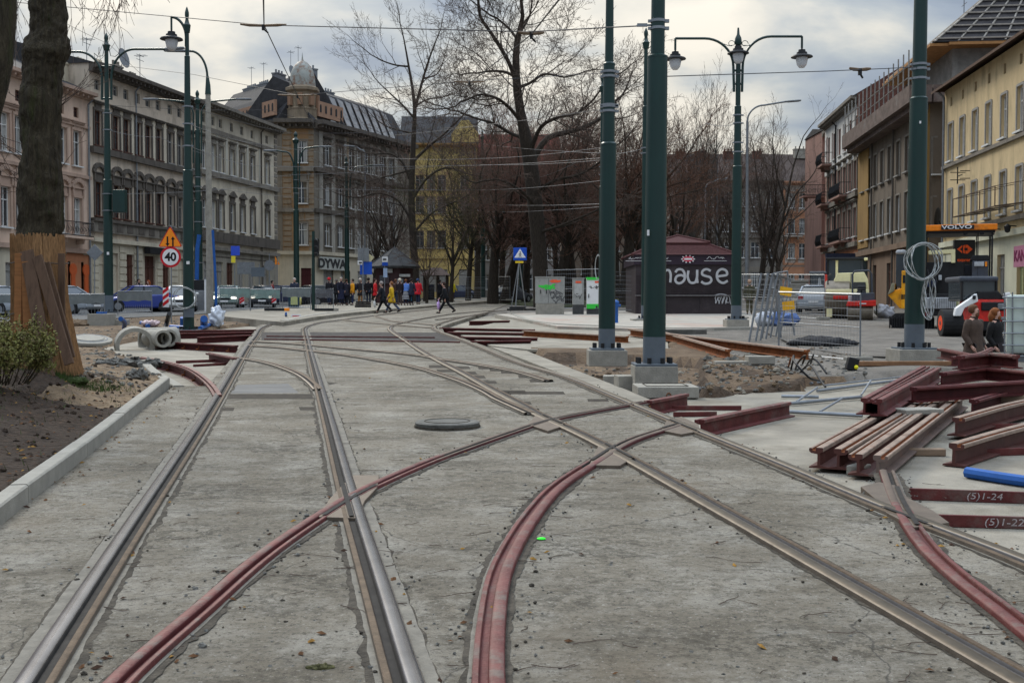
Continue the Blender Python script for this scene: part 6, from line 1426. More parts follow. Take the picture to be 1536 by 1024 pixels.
plank('bright orange plank beside the widest brown board', (40, 392), (42, 500), .13, 15.53, 15.5, OR)
plank('widest brown board leaning across the straw matting with its foot by the bush', (40, 376), (73, 566), .18, 15.56, 15.25, BRW, .035)
plank('long brown plank leaning across the front of the straw matting', (56, 384), (104, 546), .13, 15.52, 15.32, BRW, .04)
plank('narrow brown plank leaning nearest the rubble side of the trunk', (70, 394), (108, 536), .09, 15.58, 15.45, BRW, .04)
plank('short brown plank standing upright on the rubble side of the trunk', (92, 380), (93, 480), .09, 15.75, 15.75, BRW)
T = Tree(51, kids=.3, up=.1)
T.limb([P(-60, 330, 14.), P(-30, 200, 14.), P(0, 90, 14.), P(8, 0, 14.), P(12, -80, 14.)], [.20, .19, .17, .14, .13], .4, 3, .1)
T.done('street_tree', 'second dark trunk cut by the picture edge, seen only above the pink house', P(-90, 560, 14.), MOSSB, TWIG)
T2 = MB()
# shrub
def shrub():
 q = random.Random(77); Y = 13.6; c = P(-8, 560, Y); c.z = gz(c.x, c.y); t = thing('shrub', 'clipped green budding shrub at the foot of the wrapped tree', 'shrub', c)
 T = Tree(78, rmin=.002, thr=1, kids=.9, up=.22, wob=.25, ang=.6, seg=.11, ratio=.66, maxlev=3); 
 for i in range(60):
  a = q.uniform(0, 6.28); rr = q.uniform(0, .44); p = Vector((rr * math.cos(a) - .05, rr * math.sin(a), 0)); T.grow(p, Vector((math.cos(a) * .7 * rr / .3, math.sin(a) * .6 * rr / .3, 1)).normalized(), .009, q.uniform(.27, .38), 0)
 T.bw.build('stems', mat('shrub_stem', (.05, .038, .022), .9), t, fix=False)
 b = MB(); tips = T.bw.v[::2]; q.shuffle(tips)
 for p in (tips + tips)[:60000]:
  p = Vector(p)
  if p.z < .16 + .1 * q.random(): continue
  p += Vector([q.gauss(0, .025) for _ in range(3)]); u = Vector([q.gauss(0, 1) for _ in range(3)]).normalized(); w = u.orthogonal().normalized(); s_ = q.uniform(.012, .025); b.mi = q.choice((0, 0, 1, 1, 2))
  b.add([p - u * s_, p + w * s_ * .5, p + u * s_, p - w * s_ * .5], [(0, 1, 2, 3)])
 b.build('foliage', [mat('leaf_green', (.135, .140, .034), .7, var=.4), mat('leaf_olive', (.185, .165, .045), .7, var=.4), mat('leaf_brown', (.10, .075, .03), .8, var=.4)], t, fix=False)
shrub()
# ---------------------------------------------------------------- people
def skinned(nodes, edges, name, m, parent, root=0, sub=1):
 me = bpy.data.meshes.new(name); me.from_pydata([n[0] for n in nodes], edges, []); o = bpy.data.objects.new(name, me); COL.objects.link(o)
 o.modifiers.new('s', 'SKIN'); sd = o.modifiers.new('u', 'SUBSURF'); sd.levels = sub; sd.render_levels = sub
 for i, n in enumerate(nodes):
  r = n[1]; v = me.skin_vertices[0].data[i]; v.radius = r if hasattr(r, '__len__') else (r, r); v.use_root = i == root
 dg = bpy.context.evaluated_depsgraph_get(); m2 = bpy.data.meshes.new_from_object(o.evaluated_get(dg)); bpy.data.objects.remove(o); bpy.data.meshes.remove(me)
 m2.materials.clear(); m2.materials.append(m); m2.polygons.foreach_set('use_smooth', [True] * len(m2.polygons))
 q = bpy.data.objects.new(name, m2); COL.objects.link(q); q.parent = parent; return q
CL = {}
def cloth(c): 
 k = 'cloth_%d_%d_%d' % c
 return flat(k, c, .85, var=.22, scale=9, bump=.4, bscale=25)
def person(label, loc, rz, coat=(30, 32, 38), legs=(28, 30, 36), hair=(60, 45, 35), hat=None, h=1.72, stride=0., hem=.78, arms=((.0, .0), (.0, .0)), skirt=None, lean=0., hairlong=False, group='people waiting at the stop', bulk=1., turn=0., stripes=None):
 """faces local -y; arms = (forward swing of the upper arm, extra bend at the elbow) for the two sides"""
 k = h / 1.75; t = thing('person', label, 'person', loc, rz, group); t.scale = (k, k, k)
 def V(x, y, z): return Vector((x, y - lean * max(0, z - .9), z))
 N = []; E = []
 def nd(p, r, j=None):
  N.append((p, r)); 
  if j is not None: E.append((j, len(N) - 1))
  return len(N) - 1
 pel = nd(V(0, 0, .95), (.15, .11)); wa = nd(V(0, 0, 1.10), (.135, .10), pel); ch = nd(V(0, 0, 1.30), (.16, .11), wa); nb = nd(V(0, .01, 1.44), (.09, .075), ch); nk = nd(V(0, .0, 1.52), (.05, .052), nb)
 ct, st_ = math.cos(turn), math.sin(turn)
 def hv(x, y, z): return V(x * ct - y * st_, x * st_ + y * ct, z)
 jw = nd(hv(0, -.02, 1.575), (.062, .07), nk); hd = nd(hv(0, -.012, 1.655), (.075, .09), jw); nd(hv(0, 0, 1.735), (.05, .06), hd); ns = nd(hv(0, -.115, 1.625), (.012, .014), hd)
 J = []; LEGS = []
 for sx, (sw, bd) in zip((-1, 1), arms):
  sh = V(sx * .19, .0, 1.40); el = sh + Vector((sx * .05, -math.sin(sw) * .29, -math.cos(sw) * .29)); a2 = sw + bd; wr = el + Vector((-sx * .02 * (1 + 2 * (bd > .9)), -math.sin(a2) * .25, -math.cos(a2) * .25)); dv = (wr - el).normalized()
  i = nd(sh, .055, nb); j = nd(el, .042, i); w = nd(wr, .027, j); pm = nd(wr + dv * .07, (.036, .018), w); J.append((sh, el, wr, wr + dv * .12))
  for f in range(4):
   o = Vector((0, (f - 1.5) * .018, 0)); f1 = nd(wr + dv * .12 + o, .010, pm); nd(wr + dv * (.165 + .012 * (1.5 - abs(f - 1.3))) + o + Vector((-sx * .02, 0, 0)), .008, f1)
  f1 = nd(wr + dv * .06 + Vector((-sx * .01, -.035, 0)), .011, pm); nd(wr + dv * .105 + Vector((-sx * .015, -.05, 0)), .009, f1)
 for sx, a in ((-1, stride), (1, -stride)):
  hp = V(sx * .09, 0, .90); kn = hp + Vector((0, -math.sin(a) * .42, -math.cos(a) * .42)); b = a - (.35 if a < -.05 else .0) * min(1, abs(a) * 3); an = kn + Vector((0, -math.sin(b) * .41, -math.cos(b) * .41)); 
  i = nd(hp, .085, pel); j = nd(kn, .058, i); w = nd(an, .04, j); nd(an + Vector((0, -.13, -.045)), (.035, .03), w); LEGS.append((hp, kn, an, b))
 lo = min(l[2].z for l in LEGS) - .07
 body = skinned(N, E, 'body', SKIN, t); body.location.z = -lo
 # coat
 b_ = bulk; b = MB(); sec = [(1.528, .058, .060), (1.505, .064, .064), (1.475, .088, .076), (1.445, .150, .094), (1.405, .205, .112), (1.34, .212, .128), (1.24, .198, .132), (1.12, .182, .126), (1.0, .190, .136)]
 z = 1.0; kk = max(1, int((1.0 - hem) / .12 + .5))
 for i in range(kk): z -= (1.0 - hem) / kk; sec.append((z, .194 + (1 - z) * .11, .142 + (1 - z) * .13 + abs(stride) * .16 * (1 - z)))
 sec.append((hem - .004, sec[-1][1] - .03, sec[-1][2] - .03)); vs = []; n = 18
 for i_, (z, rx, ry) in enumerate(sec):
  for k_ in range(n): a = 2 * math.pi * k_ / n; f = 1 + (.035 * math.sin(a * 5 + 1.3) * max(0, 1.05 - z) * 2); bb_ = b_ if z < 1.42 else 1; vs.append(V(rx * bb_ * f * math.cos(a), ry * bb_ * f * math.sin(a), z))
 b.add(vs, [(q_ * n + k_, q_ * n + (k_ + 1) % n, (q_ + 1) * n + (k_ + 1) % n, (q_ + 1) * n + k_) for q_ in range(len(sec) - 1) for k_ in range(n)])
 for sh, el, wr, tip in J:
  sx = 1 if sh.x > 0 else -1; b.ring([sh + Vector((-sx * .07, 0, .015)), sh + Vector((-sx * .01, 0, .01)), sh.lerp(el, .3), sh.lerp(el, .75), el, el.lerp(wr, .3), wr.lerp(el, .12), wr, wr - (wr - el) * .04], [.055, .080 * b_, .078 * b_, .068 * b_, .066 * b_, .063 * b_, .054, .052, .03], 12)
 b.add([V(-.004, -.150 * b_, 1.36), V(.004, -.150 * b_, 1.36), V(.004, -.152 * b_, hem + .05), V(-.004, -.152 * b_, hem + .05)], [(0, 1, 2, 3)]) if False else None
 q = b.build('coat', cloth(coat), t, smooth='all'); q.location.z = -lo
 b = MB(); b.ring([V(.066 * math.cos(a), .066 * math.sin(a), 1.508 + .012 * math.sin(a)) for a in [k_ * .524 for k_ in range(13)]], .022, 6); q = b.build('collar', cloth(tuple(int(v * .8) for v in coat)), t, smooth='all'); q.location.z = -lo
 if skirt:
  b = MB(); b.lathe([(.19, .98), (.21, .8), (.24, .5), (.26, .38), (.20, .37)], 14); q = b.build('skirt', skirt if not isinstance(skirt, tuple) else cloth(skirt), t, smooth=True); q.location.z = -lo
 N = []; E = []; c = nd(V(0, 0, .93), (.16, .13)); 
 for hp, kn, an, b in LEGS: i = nd(hp - Vector((0, 0, .03)), .100, c); j = nd(kn, .076, i); nd(an + Vector((0, 0, .02)), .062, j)
 q = skinned(N, E, 'trousers', cloth(legs), t, 0); q.location.z = -lo
 for hp, kn, an, b in LEGS:
  bb = MB(); M = Matrix.Rotation(-(b * .6 if b < 0 else 0), 3, 'X'); bb.sphere((0, 0, 0), 1, 10, 6, (.048, .135, .05)); bb.v = [tuple(M @ Vector(v) + an + Vector((0, -.055, -.03))) for v in bb.v]; q = bb.build('shoe', cloth((20, 18, 18)), t, smooth='all'); q.location.z = -lo
 b = MB(); hc = hv(0, .012, 1.668)
 if hat: b.sphere(hc + Vector((0, 0, .035)), .108, 12, 7, (1, 1.08, .95)); b.lathe([(.113, -.01), (.118, .02), (.113, .05)], 12, hc); q = b.build('hat', cloth(hat), t, smooth='all')
 else:
  b.sphere(hc + Vector((0, .012, .022)), .104, 12, 8, (1, 1.06, 1.02)); 
  if hairlong: b.ring([hc + Vector((0, .04, .04)), hc + Vector((0, .075, -.10)), hc + Vector((0, .09, -.24))], [.09, .105, .05], 10)
  # keep the face clear
  fwd = Vector((st_, -ct, 0)); b.v = [tuple(Vector(v) - fwd * max(0, (Vector(v) - hc).dot(fwd) - (.035 if v[2] < hc.z + .045 else .3)) * .98) for v in b.v]
  q = b.build('hair', cloth(hair), t, smooth='all')
 q.location.z = -lo
 if 'bearded' in label: b = MB(); b.sphere(hv(0, -.062, 1.572), .058, 12, 8, (1., .75, 1.15)); q = b.build('beard', cloth(hair), t, smooth='all'); q.location.z = -lo
 for sx in (-1, 1):
  b = MB(); b.sphere(hv(sx * .031, -.092, 1.662), .011, 6, 4); q = b.build('eye', SBLK, t); q.location.z = -lo
 b = MB(); b.box(hv(0, -.098, 1.585), (.045, .012, .010)); q = b.build('mouth', cloth((120, 60, 58)), t); q.location.z = -lo
 t['hands'] = [list((j[3] + Vector((0, 0, -lo))) * k) for j in J]
 return t
def carry(t, side, label, name, cat, c, s=(.30, .14, .38), rz=None):
 hnd = Vector(t['hands'][side]); M = Matrix.Rotation(t.rotation_euler.z, 3, 'Z'); p = Vector(t.location) + M @ hnd
 o = thing(name, label, cat, p, t.rotation_euler.z if rz is None else rz)
 b = MB(); w, d, h = [v / 2 for v in s]; b.lathe([(w * .75, -.14), (w * 1.0, -.20), (w * 1.05, -.14 - h), (w * .95, -.10 - 2 * h), (w * .5, -.13 - 2 * h)], 10); b.v = [(x, y * d / w + .012 * math.sin(9 * z + 5 * x), z) for x, y, z in b.v]; b.build('bag_body', cloth(c), o, smooth='all')
 b = MB(); b.ring([(-w * .6, 0, -.15), (-w * .3, 0, -.04), (0, 0, .0), (w * .3, 0, -.04), (w * .6, 0, -.15)], .012, 5); b.build('bag_handle', cloth(c), o); del t['hands']
def pp(px, Y, dz=0.): p = at(px, Y, dz); return p
S = .17
L90, R90, BK = -math.pi / 2, math.pi / 2, math.pi
A0 = ((.05, .15), (.05, .15)); PK = ((-.15, .75), (-.15, .75))
# the couple by the road machines
bc = DIP
def dipz(px, Y): p = at(px, Y); p.z = gz(p.x, p.y); return p
person('bearded man in a long brown coat, hands in his pockets, walking past the rail pile', dipz(1461, 25.2), .55, (74, 60, 52), (40, 34, 32), (96, 66, 46), h=1.80, stride=.25, hem=.45, arms=PK, group=None, bulk=1.12, turn=.35)
person('woman with long reddish hair and a dark jacket beside the bearded man', dipz(1494, 25.6), .65, (24, 23, 24), (48, 42, 44), (128, 76, 40), h=1.72, stride=.25, hem=.82, arms=PK, hairlong=True, group=None, turn=.5, skirt=(46, 40, 42))
# pedestrians crossing the rails
t = person('older man in a dark coat striding left, foremost of the crossing pair', pp(575, 61), L90, (28, 31, 38), (22, 24, 28), (150, 140, 135), h=1.76, stride=.42, hem=.72, arms=((-.4, .2), (.4, .3)), lean=.16, group='people crossing the rails'); carry(t, 1, 'white carrier bag held by the older man crossing the rails', 'carrier_bag', 'bag', (200, 200, 195), (.26, .12, .34))
t = person('woman in a long mustard yellow coat walking with the older man', pp(588, 62), L90, (205, 165, 35), (70, 80, 100), (130, 85, 55), h=1.74, stride=-.38, hem=.62, arms=((.3, .2), (-.3, .2)), lean=.05, group='people crossing the rails', turn=.1)
t = person('person all in black hurrying left with a lilac bag', pp(669, 61), L90, (20, 21, 25), (20, 21, 25), (55, 38, 32), h=1.74, stride=.46, hem=.80, arms=((.3, .4), (-.2, .2)), lean=.18, group='people crossing the rails'); carry(t, 0, 'lilac bag swinging from the hand of the person in black', 'shopping_bag', 'bag', (200, 165, 220), (.44, .16, .42))
t = person('bald man in a navy jacket standing by the lamp post with the two arms', pp(442, 70, S), .2, (45, 50, 66), (40, 50, 75), (185, 175, 165), h=1.76, group='people waiting at the stop', arms=A0); carry(t, 1, 'yellow and white bag hanging beside the bald man', 'shopping_bag', 'bag', (190, 185, 110), (.4, .2, .5))
Y = 75.
rows = [('woman in a dark coat with a red knitted hat near the parked dark car', 494, 78, 2.6, (30, 30, 36), None, dict(hat=(200, 35, 45))), ('man in black facing away beside the red hatted woman', 505, 76, 3.1, (26, 27, 32), (95, 85, 80), {}), ('grey haired woman in a navy coat and dark skirt, second from the red hat', 512, 74, .3, (28, 30, 44), (175, 165, 155), dict(skirt=(32, 36, 60))), ('man in a dark jacket half hidden by the orange jacket', 520, 77, 2.8, (34, 34, 46), (60, 40, 30), {}), ('man in a bright orange jacket with a dark rucksack', 529, 74, -1.2, (222, 150, 30), (50, 40, 32), dict(legs=(35, 45, 75), bulk=1.1)), ('person with pale hair behind the road sign post', 541, 75, 2.6, (40, 36, 38), (190, 180, 170), dict(legs=(150, 105, 60))), ('person in black just right of the road sign post', 553, 78, 2.9, (22, 23, 28), (40, 30, 28), {}), ('woman in a red jacket between the sign post and the walking man', 563, 76, 1.6, (200, 35, 40), (60, 35, 30), {}), ('person in a brown coat behind the mustard yellow coat', 594, 79, 2.6, (66, 46, 40), (105, 70, 50), {}), ('woman in a black coat with a cream hat in the queue', 600, 75, 2.9, (38, 30, 34), None, dict(hat=(215, 205, 185), legs=(70, 62, 60))), ('woman in a sky blue jacket and a striped skirt facing the kiosk', 609, 73, 3.0, (95, 135, 210), (110, 70, 45), dict(h=1.72, skirt='stripe')), ('person in a dark jacket right of the sky blue jacket', 617, 76, 2.8, (40, 44, 62), (40, 32, 30), {}), ('man in a bright red puffer jacket and blue cap ending the queue', 627, 75, 2.7, (205, 35, 50), None, dict(hat=(50, 70, 105), bulk=1.12)), ('person in black near the shelter, behind the hurrying one', 660, 84, 2.5, (26, 26, 30), (30, 26, 26), {}), ('person in a bright yellow raincoat and black hat by the fence', 679, 84, 2.4, (225, 205, 40), None, dict(hat=(25, 24, 26), legs=(75, 55, 55)))]
STR = mat('striped_skirt', (.05, .05, .055), .8)
def stripe_mat():
 nt = STR.node_tree; N = nt.nodes; w = N.new('ShaderNodeTexWave'); w.bands_direction = 'Z'; w.inputs['Scale'].default_value = 3.2; tc = N.new('ShaderNodeTexCoord'); nt.links.new(tc.outputs['Object'], w.inputs[0]); r = N.new('ShaderNodeValToRGB'); r.color_ramp.interpolation = 'CONSTANT'; r.color_ramp.elements[0].color = (.03, .03, .04, 1); r.color_ramp.elements[1].color = (.4, .4, .42, 1); r.color_ramp.elements[1].position = .5; nt.links.new(w.outputs[0], r.inputs[0]); nt.links.new(r.outputs[0], N['Principled BSDF'].inputs['Base Color'])
stripe_mat()
ppl = {}
for i, (lb, px, Y, rz, coat, hair, kw) in enumerate(rows):
 kw = dict(kw); kw['skirt'] = STR if kw.get('skirt') == 'stripe' else kw.get('skirt'); q = random.Random(i)
 Y = 93 if px > 670 else 88 if px > 650 else 80.5 if px > 620 else max(Y, 77); ppl[px] = person(lb, pp(px, Y, S), rz, coat, kw.pop('legs', (30, 32, 38) if i % 2 else (40, 50, 72)), hair or (50, 40, 35), h=kw.pop('h', q.uniform(1.70, 1.86)), arms=((q.uniform(-.1, .4), q.uniform(.1, .8)), (q.uniform(-.1, .3), q.uniform(.1, .9))), stride=q.uniform(-.1, .1), hem=q.uniform(.62, .84), **kw)
carry(ppl[505], 0, 'white carrier bag held by the man in black near the red hat', 'carrier_bag', 'bag', (205, 205, 200)); carry(ppl[494], 0, 'pale carrier bag held by the woman with the red hat', 'carrier_bag', 'bag', (190, 195, 200))
carry(ppl[617], 1, 'light blue bag held beside the red puffer jacket', 'carrier_bag', 'bag', (70, 165, 215), (.34, .16, .42)); carry(ppl[609], 1, 'white carrier bag held by the woman in sky blue', 'carrier_bag', 'bag', (215, 215, 215), (.22, .12, .42))
p = ppl[529]; hp = Vector(p.location) + Matrix.Rotation(p.rotation_euler.z, 3, 'Z') @ Vector((0, .22, 1.22)); b = MB(); b.sphere((0, 0, 0), 1, 12, 8, (.18, .13, .25)); a = thing('rucksack', 'dark rucksack on the back of the orange jacket', 'rucksack', hp, p.rotation_euler.z); b.build('rucksack_body', cloth((34, 36, 52)), a, smooth='all'); MB().box((0, .12, -.06), (.2, .05, .18)).build('front_pocket', cloth((40, 42, 58)), a, bevel=.02)
person('person in a dark top on the far pavement behind the blue car', at(209, 72, .12), .6, (28, 28, 36), (30, 30, 35), (45, 35, 30), h=1.76, group='people on the far pavement')
person('red haired person in a brown coat on the far pavement beside the dark top', at(223, 73, .12), -.6, (110, 75, 50), (40, 36, 40), (150, 80, 45), h=1.68, hairlong=True, group='people on the far pavement')
person('person in a red jacket crossing behind the dark car with lit headlights', at(409, 82, .1), R90, (140, 60, 60), (30, 30, 36), (40, 32, 28), h=1.72, group='people on the far pavement')
person('bare headed man in an olive jacket walking away behind the leaning mesh panels', at(1124, 57), 2.9, (62, 60, 38), (70, 64, 36), (175, 140, 115), h=1.78, stride=.2, group=None)
# ---------------------------------------------------------------- cars
def paint(name, c): return flat('paint_' + name, c, .28, spec=.6, var=.06)
LAMP = emis('lit_headlamp', (1, .93, .8), 5.); LENS = mat('lamp_lens', (.55, .56, .58), .1, .3, var=.1); TAIL = flat('tail_red', (150, 15, 20), .25)
def car(label, px, Y, rz, pm, kind='sedan', lit=False, name='car', dz=.02, group='cars in the street'):
 """nose along local -y"""
 loc = at(px, Y, dz); t = thing(name, label, 'car', loc, rz, group); hl = 2.15; w = .86
 st = [(-hl, .34, .62, .70), (-hl + .12, .24, .70, .80), (-hl + .7, .20, .80, .86), (-.95, .20, .93, .87), (.9, .20, .97, .87), (1.6, .22, .98, .85), (hl - .1, .28, .92 if kind == 'sedan' else .98, .80), (hl, .38, .80, .74)]
 b = MB(); vs = []
 for y, zb, zt, hw in st:
  zm = zb + (zt - zb) * .55
  for x, z in ((-hw * .9, zb), (-hw, zb + .08), (-hw, zm), (-hw * .96, zt - .06), (-hw * .86, zt), (hw * .86, zt), (hw * .96, zt - .06), (hw, zm), (hw, zb + .08), (hw * .9, zb)): vs.append((x, y, z))
 n = 10; b.add(vs, [(i * n + j, i * n + (j + 1) % n, (i + 1) * n + (j + 1) % n, (i + 1) * n + j) for i in range(len(st) - 1) for j in range(n)] + [tuple(range(n)), tuple(range((len(st) - 1) * n, len(st) * n))[::-1]]); b.build('car_body', pm, t, smooth=True)
 rb = 1.75 if kind == 'sedan' else 2.02; r0, r1 = -.35, (1.05 if kind == 'sedan' else 1.55)
 gb = [(-1.15, .92, .78), (rb, .97, .76)]; gt = [(r0, 1.42, .58), (r1, 1.42, .58)]
 B = [(-.78, -1.15, .90), (.78, -1.15, .90), (.76, rb, .95), (-.76, rb, .95)]; T_ = [(-.58, r0, 1.41), (.58, r0, 1.41), (.57, r1, 1.41), (-.57, r1, 1.41)]
 b = MB(); b.add(B + T_, [(0, 1, 5, 4), (1, 2, 6, 5), (2, 3, 7, 6), (3, 0, 4, 7), (4, 5, 6, 7)]); b.build('windows', GLASSC, t)
 b = MB(); b.lathe([(.01, 0)], 3) if False else None
 b.add([(-.60, r0 - .06, 1.405), (.60, r0 - .06, 1.405), (.59, r1 + .08, 1.405), (-.59, r1 + .08, 1.405), (-.45, r0 + .12, 1.475), (.45, r0 + .12, 1.475), (.45, r1 - .1, 1.475), (-.45, r1 - .1, 1.475)], [(0, 1, 5, 4), (1, 2, 6, 5), (2, 3, 7, 6), (3, 0, 4, 7), (4, 5, 6, 7), (0, 3, 2, 1)]); b.build('roof', pm, t, smooth='all')
 for i in range(4): b = MB(); b.bar(B[i], T_[i], .09, .07); b.build('pillar', pm, t)
 for sx in (-1, 1):
  f = (.15 - r0) / (r1 - r0); b = MB(); b.bar((sx * .785, .2, .92), (sx * .60, .2, 1.41), .07, .04); b.build('pillar', BLACK, t)
  b = MB(); b.sphere((sx * .92, -.85, 1.0), .1, 8, 5, (1, .7, .75)); b.build('wing_mirror', pm, t, smooth='all')
  a = MB().box((sx * .60, -hl + .06, .66), (.32, .14, .15)).build('headlight', LAMP if lit else LENS, t, bevel=.03)
  MB().box((sx * .64, hl - .03, .80), (.26, .10, .18)).build('tail_light', TAIL, t, bevel=.03)
  for y in (-1.32, 1.30):
   b = MB(); b.ring([(sx * .66, y, .31), (sx * .87, y, .31)], .37, 18); b.build('wheel_arch', BLACK, t)
   b = MB(); b.ring([(sx * .68, y, .31), (sx * .885, y, .31)], .31, 18); wl = b.build('wheel', RUBBER, t); b = MB(); b.ring([(sx * .70, y, .31), (sx * .895, y, .31)], .20, 12); b.build('rim', GALV, wl)
 MB().box((0, -hl - .005, .40), (1.5, .10, .16)).build('bumper', pm, t, bevel=.04); MB().box((0, hl + .005, .45), (1.5, .10, .20)).build('bumper', pm, t, bevel=.04)
 MB().box((0, -hl - .04, .58), (.72, .05, .12)).build('grille', BLACK, t)
 for y, z in ((-hl - .07, .42), (hl + .07, .60)): MB().box((0, y, z), (.5, .02, .11)).build('number_plate', SWHT, t)
 return t
SIL = flat('paint_silver', (150, 156, 162), .3, metallic=.0) if False else paint('silver', (150, 156, 162)); GRN = paint('silver_green', (120, 135, 130)); BLU = paint('blue', (35, 55, 130)); DRK = paint('dark', (28, 32, 40)); WH = paint('white', (215, 215, 212)); NAVY = paint('navy', (30, 40, 70))
car('silver car cut by the picture edge behind the shrub', -8, 55, 1.15, SIL, 'hatch'); car('silver car half hidden by the planked tree trunk', 96, 60, 1.2, SIL, 'hatch')
car('blue car parked behind the grey barrier left of the striped board', 206, 64, -.95, BLU); car('white car peeking out behind the lantern post', 272, 66, .25, WH, 'hatch')
car('silver green car with lit headlights, first in the oncoming queue', 343, 76, .12, GRN, lit=True); car('dark car with lit headlights behind the silver green one', 394, 78, .2, DRK, lit=True)
car('dark hatchback behind the mesh fence by the traffic light', 487, 82, 2.4, DRK, 'hatch'); car('dark blue car waiting beside the bald man', 430, 88, 1.4, NAVY)
car('silver saloon seen from behind on the road beside the big roller', 1221, 61, math.pi - .28, SIL); car('dark red lit car far behind the pedestrian crossing sign', 768, 100, math.pi - .6, DRK); car('blue car far away in front of the yellow house door', 692, 118, 1.3, NAVY)
# ---------------------------------------------------------------- road machines
CRM = flat('machine_cream', (240, 230, 178), .45); YEL_ = flat('machine_yellow', (240, 165, 30), .4, spots=.5, spotcol=(.07, .06, .05), spotscale=2.5, spotlo=.52, var=.2); ORA = flat('machine_orange', (235, 130, 25), .4, spots=.5, spotcol=(.07, .06, .05), spotscale=2.5, spotlo=.52, var=.2); MRED = flat('machine_red', (205, 45, 35), .4, spots=.5, spotcol=(.07, .06, .05), spotscale=2.5, spotlo=.52, var=.2); MGR = flat('machine_grey', (70, 74, 82), .5, spots=.5, spotcol=(.07, .06, .05), spotscale=2.5, spotlo=.52, var=.2); DRUM = mat('drum_steel', (.20, .17, .13), .5, .5, var=.3, scale=4); LG = flat('machine_light_grey', (175, 178, 180), .5, spots=.5, spotcol=(.07, .06, .05), spotscale=2.5, spotlo=.52, var=.2)
def machine(name, label, cat, px, Y, rot=1.):
 t = thing(name, label, cat, at(px, Y, .0), -math.atan2(px - 768, F) * rot); o = Vector(t.location); s = Y / F
 def bx(part, x0, x1, y0, y1, m, d0=0., d1=1., parent=None, bevel=.03): 
  a, c = P(x0, y1, Y) - o, P(x1, y0, Y) - o; return MB().b2((a.x, d0, a.z), (c.x, d1, c.z)).build(part, m, parent or t, bevel=bevel)
 def pt(x, y, d=0.): v = P(x, y, Y) - o; return Vector((v.x, d, v.z))
 def tube(part, pts, r, m, parent=None): b = MB(); b.ring(pts, r, 8); return b.build(part, m, parent or t, smooth=True)
 def poly(part, pts, d0, d1, m, parent=None, bevel=.03): b = MB(); v = [pt(*p) for p in pts]; b.prism([(p.x, p.z) for p in v], (0, d0, 0), (1, 0, 0), (0, 0, 1), (0, 1, 0), d1 - d0); return b.build(part, m, parent or t, bevel=bevel)
 def wheel(x, d, r, wd, m, rim=None, ax='x', z=None, nm='wheel'):
  c = pt(x, 0); c.z = r if z is None else z; c.y = d; v = Vector((wd / 2, 0, 0)) if ax == 'x' else Vector((0, wd / 2, 0)); b = MB(); b.ring([c - v, c - v * .92, c + v * .92, c + v], [r * .94, r, r, r * .94], 22); a = b.build(nm, m, t)
  if rim: b = MB(); b.ring([c - v * 1.03, c + v * 1.03], r * .55, 14); b.build('rim', rim, a); b = MB(); b.ring([c - v * 1.08, c + v * 1.08], r * .16, 8); b.build('hub', MGR, a)
  return a
 return t, bx, pt, tube, poly, wheel, s
# big roller
t, bx, pt, tube, poly, wheel, s = machine('road_roller', 'large cream road roller with a dark glazed cab, parked nose on', 'road roller', 1268, 51)
wheel(1262, .8, .80, 1.0, DRUM, nm='drum'); wheel(1291, .9, .8, .5, RUBBER, nm='drum')
bx('drum_frame', 1243, 1251, 440, 476, CRM, .1, 2.2); bx('drum_frame', 1294, 1299, 440, 470, CRM, .1, 2.2); bx('frame_beam', 1243, 1299, 437, 444, CRM, .0, .5); bx('drum_scraper', 1252, 1272, 446, 451, MRED, -.05, .15)
poly('hood', [(1252, 437), (1253, 423), (1258, 414), (1293, 413), (1298, 423), (1299, 437)], .6, 2.8, CRM); bx('hood_seam', 1275, 1276, 414, 437, MGR, .57, .62, bevel=0)
a = bx('cab', 1242, 1299, 392, 437, GLASSC, 3.0, 4.6); bx('cab_roof', 1241, 1300, 389, 393, BLACK, 2.8, 4.8, a)
for x0, x1, m in ((1242, 1245, BLACK), (1254, 1258, CRM), (1296, 1299, BLACK), (1290, 1293, MGR)): bx('cab_pillar', x0, x1, 392, 437, m, 2.92, 3.05, a)
bx('cab_lamp', 1294, 1299, 390, 394, CRM, 2.6, 2.85, a); bx('beacon', 1239, 1243, 414, 434, flat('beacon_red', (190, 60, 50)), 2.5, 2.7); tube('handrail', [pt(1245, 436, .3), pt(1245, 418, .4), pt(1249, 415, .6)], .025, BLACK)
t.scale = (1.1, 1.1, 1.08)
# small roller
t, bx, pt, tube, poly, wheel, s = machine('road_roller', 'small red tandem roller with a bare roll bar before the cream one', 'road roller', 1292, 48.5)
wheel(1295, .42, .36, 1.05, DRUM, nm='drum'); wheel(1295, 2.2, .36, 1.05, DRUM, nm='drum')
poly('red_hood', [(1270, 459), (1272, 452), (1313, 450), (1313, 459)], .0, 1.0, MRED); bx('body', 1278, 1311, 439, 452, MGR, .2, 2.2); bx('drum_bracket', 1271, 1275, 459, 475, LG, .3, .6); bx('drum_bracket', 1313, 1315, 457, 472, BLACK, .3, .6)
bx('seat', 1285, 1299, 436, 444, BLACK, .8, 1.3, bevel=.06); bx('seat_back', 1286, 1299, 428, 438, BLACK, 1.2, 1.35, bevel=.06); tube('roll_bar', [pt(1279, 441, 1.6), pt(1279, 410, 1.6), pt(1282, 405, 1.6), pt(1303, 404, 1.6), pt(1307, 409, 1.6), pt(1308, 441, 1.6)], .04, MGR); tube('steering_column', [pt(1292, 444, .5), pt(1292, 434, .4)], .03, BLACK)
b = MB(); b.lathe([(.16, 0), (.18, .02), (.16, .03)], 12, pt(1292, 434, .4)); b.build('steering_wheel', BLACK, t)
